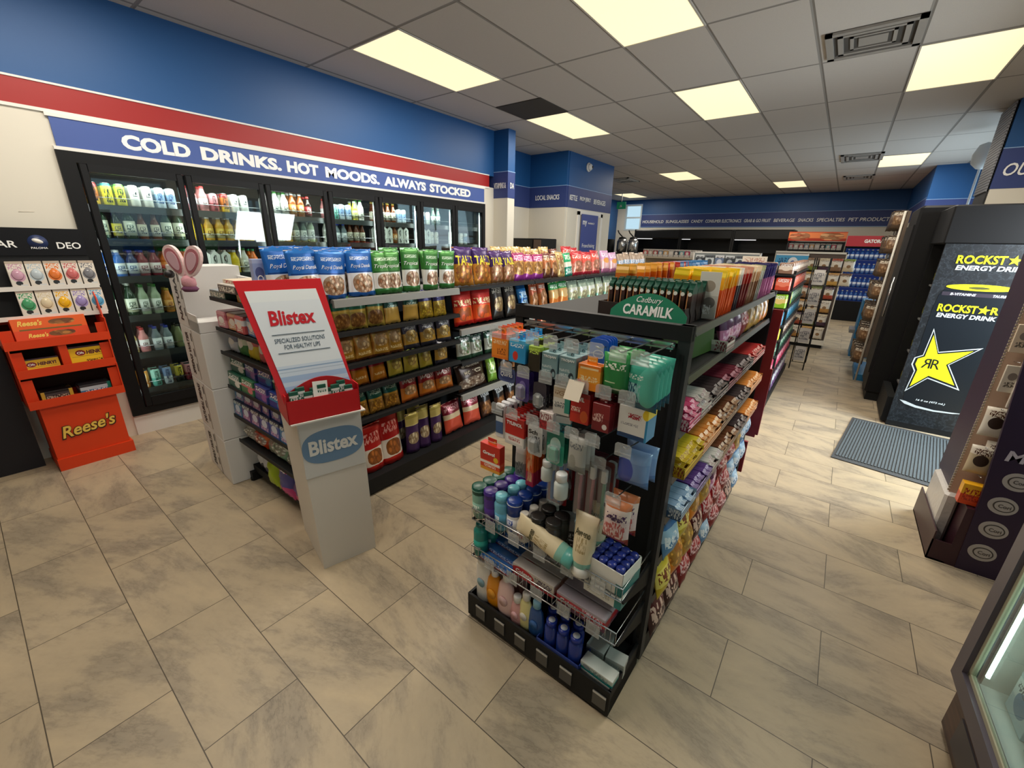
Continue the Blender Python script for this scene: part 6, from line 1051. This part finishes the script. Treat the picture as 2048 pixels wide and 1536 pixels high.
# snack pouch strip rack beside the coolers
t = thing('snack_strip_rack', 'white wire rack of brown snack pouches beyond the black coolers', 'rack', (.42, 6.62, 0)); m = MB()
for y_ in (0, .85): m.tube([(0, y_, .0), (0, y_, 1.98)], .012)
for z in (.35, .62, .89, 1.16, 1.43, 1.70, 1.95): m.tube([(0, 0, z), (0, .85, z)], .006)
obj('rack_frame', m, M('rack_white', '#d8d4c8', .4), t); obj('rack_back', bx(.02, .05, 0, .85, .3, 1.98), M('rack_back', '#5a4c40', .7), t); obj('rack_base', bx(-.02, .2, 0, .85, 0, .08), M('rack_blue', '#1c6a98', .5), t)
bag('jerky', .16, .2, .05, A_('jerky', [(0, '#4a3828'), (.3, '#7a6450'), (.8, '#3a2c20')], [('f', .5, .5, .35, .25, '#a88a68', '#5a4430', 6), ('t', .5, .82, .35, .08, '#d8ccb8', 4)], .3), seed=80)
for r_ in range(7):
    for i in range(4): put('jerky', (.385, 6.73 + i * .2, .20 + r_ * .265), -.75, f"brown snack pouch, row {['one', 'two', 'three', 'four', 'five', 'six', 'seven'][r_]} from the bottom, {ORD[i]} from the coolers", random.uniform(-.1, .1), 'brown snack pouches on the white wire rack')
t = thing('blue_floor_display', 'blue cardboard floor display at the foot of the pouch rack', 'display stand', (.40, 8.4, 0)); obj('display_body', bx(-.05, .25, -.25, .25, 0, .85), M('rack_blue', '#1c6a98'), t); obj('display_tray', bx(-.12, -.05, -.2, .2, .35, .40), GREY, t)
# ribbed mat in front of the side entrance
t = thing('floor_mat', 'grey ribbed rubber backed mat on the pale tiles', 'mat', (.0, .0, 0))
A0, A1, A2, A3 = Vector((.24, 3.87)), Vector((.95, 3.76)), Vector((1.10, 4.95)), Vector((.385, 5.02))
m = MB(); m.prism([tuple(A0), tuple(A1), tuple(A2), tuple(A3)], 0, .007, axis='z'); obj('mat_border', m, M('mat_rim', '#3c3e40', .7), t)
m = MB(); n_ = 34
for i in range(n_):
    u0 = .03 + .94 * i / n_; u1 = u0 + .94 / n_ * .62
    q = [A0.lerp(A1, u0).lerp(A3.lerp(A2, u0), .05), A0.lerp(A1, u1).lerp(A3.lerp(A2, u1), .05), A0.lerp(A1, u1).lerp(A3.lerp(A2, u1), .95), A0.lerp(A1, u0).lerp(A3.lerp(A2, u0), .95)]
    m.prism([tuple(p) for p in q], .007, .013, axis='z')
obj('mat_ribs', m, M('mat_rib', '#4c5458', .85, bump=(90, .5)), t)
# purple display with hanging goods on its aisle side
t = thing('purple_display', 'dark purple cardboard display with round white flavour logos', 'display stand', (.69, 2.83, 0)); PU = M('purple_card', '#24102e', .45); MAU = M('maroon_card', '#32101c', .45)
obj('display_base', MB().box(.06, .62, -.02, .52, 0, .34).box(-.012, .06, -.02, .52, 0, .01).box(-.012, -.006, -.02, .52, 0, .17).box(-.012, .06, -.02, -.014, 0, .12), MAU, t); obj('display_side', MB().prism([(.10, .0), (.62, .0), (.62, 1.75), (.01, 1.75), (.035, 1.14), (.085, .42)], -.024, -.006), PU, t)
obj('display_shelfback', bx(.012, .62, .13, .14, .34, 1.75), M('kraft', '#c4a690', .7), t); obj('display_rear', bx(.02, .62, .14, .50, .34, 1.75), PU, t)
m = MB()
for i in range(90): m.box(.004, .012, .128, .136, .35 + i * .0155, .36 + i * .0155)
obj('slot_edge', m, M('slot_pale', '#a89c88', .5), t)
text('MEXICO', .32, .055, M('pale_print', '#b8b0b8', .5), .03, .1, .0008, at=(.265, -.0252, .655), parent=t)
for i, (x_, z_) in enumerate([(.175, .535), (.163, .40), (.168, .265), (.166, .128)]):
    l_ = obj('round_logo', MB().prism(ov(x_, z_, .050, .046), -.026, -.0245), M('logo_cream', '#a8a098', .5), t); y_ = -.027
    obj('logo_ring', MB().prism(ov(x_ + .003, z_, .036, .030), y_, y_ + .001), M('logo_ring', '#3a3430', .5), l_); obj('logo_core', MB().prism(ov(x_ + .003, z_, .031, .025), y_ - .001, y_), M('logo_cream', '#a8a098'), l_); text('Cori', .042, .018, M('logo_ring', '#3a3430'), .01, 0, .0006, at=(x_ + .006, y_ - .0015, z_), parent=l_)
t = thing('white_pack', 'white wrapped bale in the maroon tray of the purple display', 'pack', (.715, 3.08, .012), 0); obj('pack_wrap', bx(-.028, .03, -.15, .20, .0, .33, bev=.012), M('wrap_white', '#c8c4c0', .35, bump=(30, .4)), t)
hp = [('tag', .045, .93, '#d8d0c0', 'white upper'), ('tag', .09, .86, '#e0d8cc', 'ivory'), ('bag', .055, .70, '#e0dcd0', 'white logo'), ('bag', .055, .50, '#c8b898', 'striped beige'), ('bag', .10, .53, '#6a3a20', 'brown and gold'), ('box', .075, .345, '#e8a81c', 'yellow and orange'), ('tag', .03, 1.12, '#d8c8b0', 'cream top'), ('tag', .085, 1.06, '#cfc4b4', 'pale grey')]
for i, (kd, y_, z_, c, n_) in enumerate(hp):
    t = thing('hanging_pack', f"{n_} packet hanging on the aisle side of the purple display, {ORD[i]} listed from the window" if False else f"{n_} packet hanging in the open edge of the purple display", 'packet', (.69 + y_, 2.905 - .012 * (i % 2), z_), 0)
    if kd == 'tag': obj('packet', MB().box(-.03, .03, -.012, .0, 0, .13, bev=.002), A_('hpk%d' % i, [(0, c)], [('e', .5, .6, .25, .14, '#8a8078'), ('t', .5, .3, .3, .1, '#605850', 3)]), t)
    elif kd == 'bag': obj('packet', pillow(.09, .15, .035), A_('hpk%d' % i, [(0, c), (.7, '#e8e0d0')], [('e', .5, .5, .3, .2, '#3a2c24'), ('t', .5, .8, .35, .1, '#502c18', 4)], .3), t)
    else: obj('packet', bx(-.05, .05, -.05, .0, 0, .11), A_('hpk%d' % i, [(0, '#d84a1c'), (.5, '#f0b020')], [('t', .5, .5, .4, .3, '#a82a10', 4)]), t)
    obj('hang_hook', MB().tube([(0, .05, .14), (0, -.03, .15)], .002), CHROME, t)
# upright glass door freezer at the bottom right corner
fz = Fr(.60, 1.70, 2.0)
t = thing('glass_door_freezer', 'grey glass door freezer with wood look base at the corner', 'freezer', fz.w(0, 0), fz.a)
FG = M('freezer_grey', '#5a5460', .35, .2); WD = NT('wood_base'); tcw = WD.n('ShaderNodeTexCoord'); mpw = WD.n('ShaderNodeMapping'); mpw.inputs['Scale'].default_value = (30, 2, 30); WD.l(tcw.outputs['Object'], mpw.inputs[0]); WD.setin(WD.b.inputs['Base Color'], WD.ramp(WD.noise(mpw.outputs[0], 1.5, 4), [(.3, '#3a2c26'), (.5, '#54403a'), (.7, '#6a5044')], 'LINEAR')); WD.b.inputs['Roughness'].default_value = .45
obj('freezer_base', MB().box(.01, .7, -1.5, 0, 0, .02).box(0, .7, -1.5, 0, .02, .24), WD.m, t); obj('kick_vent', MB().box(-.004, .0, -1.2, -.10, .05, .16), M('vent_dk', '#4c4a50', .4, .4), t); obj('badge', MB().prism([(-.30, .19), (-.27, .19), (-.262, .205), (-.285, .215)], -.004, -.0, axis='x'), M('badge_gold', '#c8a030', .3, .6), t)
obj('freezer_cabinet', MB().box(.0, .7, -.03, 0, .24, 1.9).box(.68, .7, -1.5, -.03, .24, 1.9).box(0, .7, -1.5, -.03, 1.86, 1.9).box(0.0, .68, -1.5, -.03, .24, .26), FG, t)
d_ = obj('freezer_door', MB().box(-.035, .0, -.72, -.005, .24, .30).box(-.035, .0, -.72, -.005, 1.80, 1.88).box(-.035, .0, -.065, -.005, .30, 1.80).box(-.035, .0, -.72, -.66, .30, 1.80), FG, t)
obj('door_gasket', MB().box(-.022, -.01, -.66, -.645, .30, 1.80).box(-.022, -.01, -.08, -.065, .30, 1.80).box(-.022, -.01, -.66, -.065, .30, .315), M('gasket_pale', '#b8b49a', .4), d_); obj('door_glass', bx(-.018, -.014, -.645, -.08, .315, 1.80), glassy('cooler_glass', '#dfeae8'), d_)
obj('led_strip', MB().box(.0, .008, -.10, -.092, .34, 1.75), M('led_cool', '#ffffff', .4, emit='#e6fff2', es=5), t); obj('led_strip', MB().box(.01, .018, -.60, -.592, .34, 1.75), M('led_cool', '#ffffff'), t)
obj('purple_edge_light', MB().box(-.010, -.002, .0, .006, .30, 1.86), M('led_violet', '#5a3ac8', .4, emit='#5438c0', es=.9), t)
obj('inner_liner', MB().box(.02, .67, -.045, -.032, .26, 1.85).box(.665, .678, -1.49, -.045, .26, 1.85).box(.01, .67, -1.49, -.045, .262, .268), M('liner_white', '#d0d4cc', .4), t); area('freezer_lamp', fz.w(.10, -.40, 1.75), (0, 0, 0), .1, .6, 9, (.9, 1, .94))
obj('inner_shelf', MB().box(.30, .66, -1.4, -.05, .60, .612).box(.30, .66, -1.4, -.05, 1.0, 1.012), GREY, t)
for i in range(6):
    pbox('frz%d' % (i % 3), .12, .14, .12, A_('frza%d' % (i % 3), [(0, ['#c8dce4', '#3a6a98', '#e8e4c8'][i % 3]), (.5, ['#e8f0f0', '#c8d8e8', '#8ab0a0'][i % 3])], [('e', .5, .5, .3, .3, '#5a8ab0'), ('t', .5, .8, .4, .1, '#304858', 4)]), 'frozen_food_box'); put('frz%d' % (i % 3), fz.w(.13, -.15 - (i % 3) * .15, .27 if i < 3 else .392), fz.a - PI/2, f"frozen food box inside the corner freezer, {'floor' if i < 3 else 'stacked'} layer, {ORD[i % 3]} from the far side")
# ================================================================ MID AND FAR BACKGROUND
# second gondola in line behind the candy gondola: its near end faces the camera
t = thing('household_gondola', 'black shelving unit behind the candy gondola with small colourful packs', 'shelving unit', (-.33, 4.62, 0)); GZ = [.10, .36, .56, .72, .86, 1.02, 1.18, 1.33]
obj('base', bx(-.55, 0, .0, 1.9, .03, .1), BLACK, t); obj('end_panel', bx(-.55, 0, .12, .15, .1, 1.36), DEEP, t); obj('centre_panel', bx(-.29, -.26, .15, 1.9, .1, 1.36), DEEP, t)
for sx in (-.50, -.05): obj('foot', bx(sx - .03, sx + .03, .02, .2, 0, .03), BLACK, t)
for z in GZ[1:]: obj('shelf', MB().box(-.30, .0, -.02, .12, z - .012, z).box(-.28, 0, .15, 1.9, z - .012, z), DARK, t)
cc = [('#6a4a80', '#d8dce4', 'purple and silver can', .1), ('#c83a60', '#e88aa0', 'pink tub', .1), ('#2a5a44', '#8aa890', 'dark green pack', .1), ('#e0dc1c', '#f0ec4a', 'bright yellow pack', .1), ('#1c6a88', '#3a88b0', 'teal pack', .1), ('#8ab82a', '#e0c87a', 'lime and tan pack', .1), ('#c84a34', '#e07a60', 'coral red pack', .1), ('#8a6a58', '#d8c8b8', 'beige card pack', .1)]
for r_, (a, b, n_, h_) in enumerate(cc):
    hh = (GZ[r_ + 1] - GZ[r_] - .03) if r_ < 7 else .10
    pbox('hg%d' % r_, .12, .07, hh, A_('hg%da' % r_, [(0, a), (.4, b), (.7, a)], [('e', .5, .5, .3, .2, b), ('t', .5, .78, .35, .12, '#f4f0ec', 4)]), 'household_pack', 'pack', bev=.008)
    for i in range(2): put('hg%d' % r_, (-.33 - .075 - i * .135, 4.62 + .03, GZ[r_] + .002), random.uniform(-.05, .05), f"{n_} on near end of the second aisle unit, {'aisle side' if i == 0 else 'inner side'}", group='packs on the second aisle unit end')
for r_ in range(8):
    for i in range(9): put('hg%d' % (7 if r_ == 3 else 2 if r_ == 5 and i > 1 else r_), (-.33 - .05, 4.86 + i * .185, GZ[r_] + .002), PI/2, f"small pack on the aisle side of second unit, row {r_ + 1} up, {ORD[i]} along", group='packs along the second aisle unit')
t = thing('wire_magazine_rack', 'narrow black wire rack of white cards past the second unit', 'rack', (-.30, 6.7, 0)); m = MB()
for x_ in (0, .16): m.tube([(x_, 0, 0), (x_, 0, 1.45)], .008).tube([(x_, .5, 0), (x_, .5, 1.45)], .008)
for z in (.1, .35, .6, .85, 1.1, 1.35): m.tube([(0, 0, z), (.16, 0, z), (.16, .5, z)], .005)
obj('rack_frame', m, BLACK, t)
for i, z in enumerate((.12, .37, .62, .87, 1.12)):
    pbox('wcard', .12, .01, .19, A_('wcard', [(0, '#b8b4b0'), (.7, '#d8d4d0')], [('t', .5, .5, .4, .3, '#6a6a70', 3)]), 'greeting_card', 'card'); put('wcard', (-.22, 6.72, z), 0, f"white card in the black wire rack, {ORD[i]} from the floor", -.1)
# rack of nut pouches facing the aisle mouth
t = thing('nut_pouch_rack', 'white framed rack of nut and candy pouches with blue sign', 'rack', (-.94, 8.45, 0))
obj('rack_frame', MB().box(0, .012, -.02, .4, .0, 1.5).box(.94, .955, -.02, .4, .1, 1.52).box(.45, .465, -.02, .0, .1, 1.5).box(0, .955, -.02, .0, 1.49, 1.52).box(.44, .955, -.04, .4, .06, .14), M('rack_white', '#d8d4c8'), t); obj('rack_panel', bx(.01, .94, .0, .02, .1, 1.5), M('rack_panel', '#5a4c44', .7), t); obj('rack_foot', bx(.46, .93, -.0, .38, 0, .06), BLACK, t)
obj('header_sign', bx(.02, .47, -.05, -.045, 1.22, 1.48), A_('hsign', [(0, '#5ab0d8'), (.3, '#4aa0d0'), (.9, '#e8e8e8')], [('e', .55, .45, .16, .35, '#e8ecf0'), ('e', .55, .4, .08, .2, '#4a6aa8'), ('t', .25, .6, .18, .15, '#1a4a78', 4)]), t)
pc = ['#b8884a', '#c8b89a', '#6a4a34', '#a84a34', '#d8d0c0', '#7a8a3a', '#c89a50', '#4a3444', '#d8ccb4', '#8a6a50']
for r_ in range(6):
    for i in range(4 if r_ > 3 else 3):
        k = (r_ * 3 + i * 2) % 10
        bag('np%d' % k, .145, .19, .045, A_('np%da' % k, [(0, pc[k]), (.35, '#d8cfc0'), (.8, pc[(k + 4) % 10])], [('e', .5, .42, .18, .12, '#8a6a4a'), ('t', .5, .8, .35, .08, '#5a4a3a', 4)], .35), seed=90 + k, name='nut_pouch', cat='nut bag')
        put('np%d' % k, (-.42 + i * .158 if r_ < 4 else -.40 + (i - 0) * .155 - (.0), 8.40, .16 + r_ * .215), 0, f"nut pouch on the white framed rack, row {['one', 'two', 'three', 'four', 'five', 'six'][r_]} from the floor, {ORD[i]} across", group='nut pouches on the white framed rack')
# white shelf unit with boxes, in front of the black fridges
t = thing('white_shelf_unit', 'cream shelf unit with cosmetics boxes before the dark fridges', 'shelving unit', (-3.65, 9.5, 0)); obj('unit_body', MB().box(0, 1.25, .3, .32, 0, 1.30).box(1.22, 1.36, .0, .32, 0, 1.35).box(0, 1.25, 0, .32, 1.30, 1.335).box(0, 1.25, 0, .32, 1.0, 1.02).box(0, 1.25, 0, .32, .7, .72).box(0, 1.25, 0, .32, 0, .1), M('unit_cream', '#c8bca8', .5), t)
cl = ['#d86a6a', '#c8b4a4', '#b85a5a', '#8a9aa8', '#d8a86a', '#e0dcd4', '#3a3a44', '#7ab0b8', '#c84a6a', '#e8e4e0', '#4a8a6a']
for r_, z in enumerate((1.336, 1.021)):
    for i in range(11):
        pbox('cs%d' % i, .10, .08, .15, A_('cs%da' % i, [(0, '#d8d0c8'), (.3, cl[i]), (.8, '#e0d8d0')], [('e', .5, .5, .3, .2, '#f0e8e0'), ('t', .5, .85, .4, .06, '#404040', 4)]), 'cosmetics_box'); put('cs%d' % i, (-3.58 + i * .113, 9.6, z), 0, f"cosmetics box on the cream shelf unit, {'top' if r_ == 0 else 'second'} shelf, {ORD[i]} from the left", group='boxes on the cream shelf unit')
# clear sided phone accessory display
t = thing('accessory_display', 'grey panel display of hanging phone accessories in mid store', 'display rack', (-2.0, 7.6, 0)); obj('display_panel', MB().box(0, .95, .0, .05, .1, 1.46).box(0, .95, -.1, .15, 0, .1), M('panel_silver', '#8a9090', .4, .3), t); obj('display_rim', MB().box(-.01, .96, -.01, .06, 1.46, 1.48).box(-.02, 0, -.01, .06, .1, 1.48).box(.95, .97, -.01, .06, .1, 1.48), WHITE, t)
for i in range(12):
    k = i % 3; pbox('acc%d' % k, .13, .03, .19, A_('acc%da' % k, [(0, ['#3a4048', '#c8d0d4', '#6a7a98'][k]), (.8, ['#d8dce0', '#5a6068', '#e8e8ec'][k])], [('e', .5, .45, .3, .25, ['#a8b0b8', '#4a5058', '#c8d0e0'][k]), ('t', .5, .85, .4, .06, '#202428', 4)]), 'accessory_pack', 'pack'); put('acc%d' % k, (-1.9 + (i % 6) * .15, 7.57, 1.24 if i < 6 else 1.02), 0, f"phone accessory pack, {'upper' if i < 6 else 'lower'} row of the grey panel display, {ORD[i % 6]} from the left", group='phone accessory packs')
for i, (x_, c, n_) in enumerate([(-2.0, '#3a7ac0', 'blue folded shirt pile'), (-1.75, '#4a8ac8', 'sky blue folded shirt pile'), (-1.5, '#88b0d0', 'pale blue folded shirt pile')]):
    t = thing('folded_shirts', n_ + ' on the low table mid store', 'clothing', (x_ + .2, 5.9, 1.18), random.uniform(-.2, .2)); obj('shirt_pile', pillow(.26, .12, .2), M('cloth%d' % i, c, .9), t)
t = thing('stock_table', 'low dark table behind the candy gondola holding folded shirts', 'table', (-1.75, 5.9, 0)); obj('table_top', bx(-.2, .7, -.25, .25, 1.15, 1.18), DARK, t)
for sx in (-.15, .65):
    for sy in (-.2, .2): obj('leg', bx(sx - .02, sx + .02, sy - .02, sy + .02, 0, 1.15), DARK, t)
# green and white leaflet pads
t = thing('leaflet_holder', 'pale green leaflet holder standing mid store', 'leaflet holder', (-.86, 6.45, 1.18), .1); obj('holder', MB().box(-.12, .12, -.02, .02, 0, .15), A_('leaf', [(0, '#5a8a94'), (.5, '#c8e0d0')], [('t', .5, .5, .4, .2, '#f4f8f4', 6)]), t); obj('holder_post', bx(-.012, .012, -.01, .01, -1.16, 0), GREY, t); obj('holder_foot', bx(-.1, .1, -.1, .1, -1.18, -1.16), GREY, t)
t = thing('sale_placard', 'cream printed placard on a thin post before the fridges', 'placard', (-1.05, 7.2, 1.30)); obj('placard_card', MB().box(-.16, .16, -.01, .01, 0, .14), A_('plac', [(0, '#e8dccc')], [('t', .5, .6, .4, .25, '#c89a8a', 6), ('t', .5, .3, .3, .12, '#a85a4a', 6)]), t); obj('placard_post', bx(-.01, .01, -.01, .01, -1.28, 0), GREY, t); obj('placard_foot', bx(-.1, .1, -.1, .1, -1.30, -1.28), GREY, t)
# black multideck fridges along the far wall
for i in range(3):
    t = thing('open_fridge', ['empty black open fridge nearest the far window', 'empty black open fridge in the middle of the far wall', 'empty black open fridge left of the orange header shelves'][i], 'fridge', (-5.70 + i * 1.49, 14.05, 0), group=None)
    obj('fridge_body', MB().box(0, 1.48, .78, .82, 0, 2.05).box(0, .04, 0, .8, 0, 2.05).box(1.44, 1.48, 0, .8, 0, 2.05).box(0, 1.48, 0, .8, 1.78, 2.05, bev=.03).box(0, 1.48, 0, .8, 0, .4), M('fridge_black', '#101112', .4), t)
    for z in (.75, 1.1, 1.45): obj('fridge_shelf', bx(.04, 1.44, .25, .78, z - .02, z), DARK, t)
    obj('fridge_lamp', bx(.05, .6 if i != 1 else .3, .02, .04, 1.765, 1.775), M('lamp_strip', '#ffffff', .5, emit='#ffffff', es=1.5 if i != 1 else .3), t)
t = thing('header_shelf', 'shelf unit with glossy orange picture header by the red cooler', 'shelving unit', (-1.30, 13.6, 0)); obj('unit_body', MB().box(0, 1.22, .4, .44, 0, 1.75).box(0, .03, 0, .4, 0, 1.75).box(1.19, 1.22, 0, .4, 0, 1.75), DARK, t); obj('picture_header', bx(0, 1.22, -.02, .05, 1.76, 1.98), A_('ohdr', [(0, '#a83018'), (.3, '#e8824a'), (.9, '#c84a28')], [('f', .2, .5, .18, .4, '#f0b080', '#c04020', 5), ('f', .75, .5, .2, .4, '#f0c08a', '#d06028', 5)], .25), t)
for z in (.4, .8, 1.2, 1.55):
    obj('shelf', bx(.03, 1.19, .02, .4, z - .02, z), DARK, t)
for i in range(10): put('cs%d' % i, (-1.22 + i * .115, 13.8, 1.552), 0, f"small box on the orange header unit, {ORD[i]} from the left", group='boxes on the orange header unit')
t = thing('sports_drink_cooler', 'red headed sports drink cooler glowing blue at the aisle end', 'drinks cooler', (-.06, 12.35, 0)); obj('cooler_body', MB().box(0, .86, .6, .64, 0, 1.86).box(0, .03, 0, .62, 0, 1.86).box(.83, .86, 0, .62, 0, 1.86).box(0, .86, 0, .62, 1.62, 1.64).box(0, .86, .02, .62, 0, .45), M('cooler_black', '#0c0c0e', .55, spec=.25), t); obj('red_header', bx(0, .86, -.03, .60, 1.64, 1.86), M('gat_red', '#b02430', .4), t); text('GATORADE', .42, .075, WINK, .05, 0, .001, at=(.52, -.032, 1.75), parent=t)
for z in (.46, .76, 1.06, 1.36): obj('cooler_shelf', bx(.03, .83, .05, .6, z - .02, z), M('shelf_blue', '#2a3a78', .4), t)
obj('cooler_light', bx(.03, .83, .57, .59, .46, 1.6), M('cooler_glow', '#28386a', .5, emit='#2a3c80', es=.35), t)
bottle('gat', M('gat_blue', '#2a5aa8', .2), P('cap_white', '#e6e6e6'), A_('gatl', [(0, '#8aa8d8'), (.5, '#d8e0f0')]), .22, .036, .35, .018)
for r_, z in enumerate((.46, .76, 1.06, 1.36)):
    for i in range(9): put('gat', (.02 + i * .085, 12.50, z), 0, f"blue sports drink bottle, {ORD[i]} from the left, shelf {['one', 'two', 'three', 'four'][r_]} from the bottom", group='sports drink bottles in the red headed cooler')
# microwave on a white cabinet and coffee urns by the recess
t = thing('microwave_cabinet', 'white cabinet in the wall recess under the microwave', 'cabinet', (-4.50, 6.35, 0)); obj('body', bx(-.29, .45, -.25, .38, 0, 1.30), WHITE, t); obj('door', MB().box(-.27, .43, -.27, -.25, .1, 1.25), M('door_white', '#cfc8bc'), t)
t = thing('microwave', 'black microwave standing in the wall recess', 'microwave', (-4.46, 6.35, 1.30)); obj('body', bx(-.30, .38, -.22, .24, 0, .33, bev=.01), BLACK, t); obj('door', bx(-.28, .20, -.24, -.22, .02, .31), M('mw_glass', '#141210', .15), t); obj('control_panel', bx(.22, .36, -.24, -.22, .02, .31), M('mw_panel', '#5a4a40', .3), t)
t = thing('drinks_counter', 'low counter beyond the blue box wall holding urns', 'counter', (-4.3, 9.9, 0)); obj('counter_body', bx(-.4, .55, -.2, .3, 0, 1.36), M('unit_cream', '#c8bca8'), t); obj('counter_top', bx(-.42, .57, -.22, .32, 1.36, 1.385), DARK, t)
t = thing('paper_cup_holder', 'black cylindrical cup holder left of the chrome urns', 'holder', (-4.58, 9.85, 1.385)); obj('holder', MB().lathe([(.09, 0), (.1, .02), (.1, .28), (.085, .3)], n=18), BLACK, t)
for i in range(2):
    t = thing('coffee_urn', ['left chrome coffee urn with black handle', 'right chrome coffee urn with black handle'][i], 'coffee urn', (-4.28 + i * .27, 9.85, 1.385)); obj('urn_body', MB().lathe([(.09, 0), (.12, .03), (.12, .25), (.09, .31), (.03, .33)], n=18), CHROME, t); obj('lid', MB().lathe([(.095, .29), (.08, .34), (.02, .36)], n=18), BLACK, t); obj('handle', MB().tube([(.0, 0, .35), (-.10, 0, .44), (-.13, 0, .50)], .014), BLACK, t); obj('spout', MB().tube([(.0, -.12, .06), (0, -.16, .05)], .015), BLACK, t)
# ================================================================ drop prototypes that were never placed
for k_, o_ in PROTO.items():
    if k_ not in USED:
        for c_ in list(o_.children):
            for g_ in list(c_.children): bpy.data.objects.remove(g_)
            bpy.data.objects.remove(c_)
        bpy.data.objects.remove(o_)
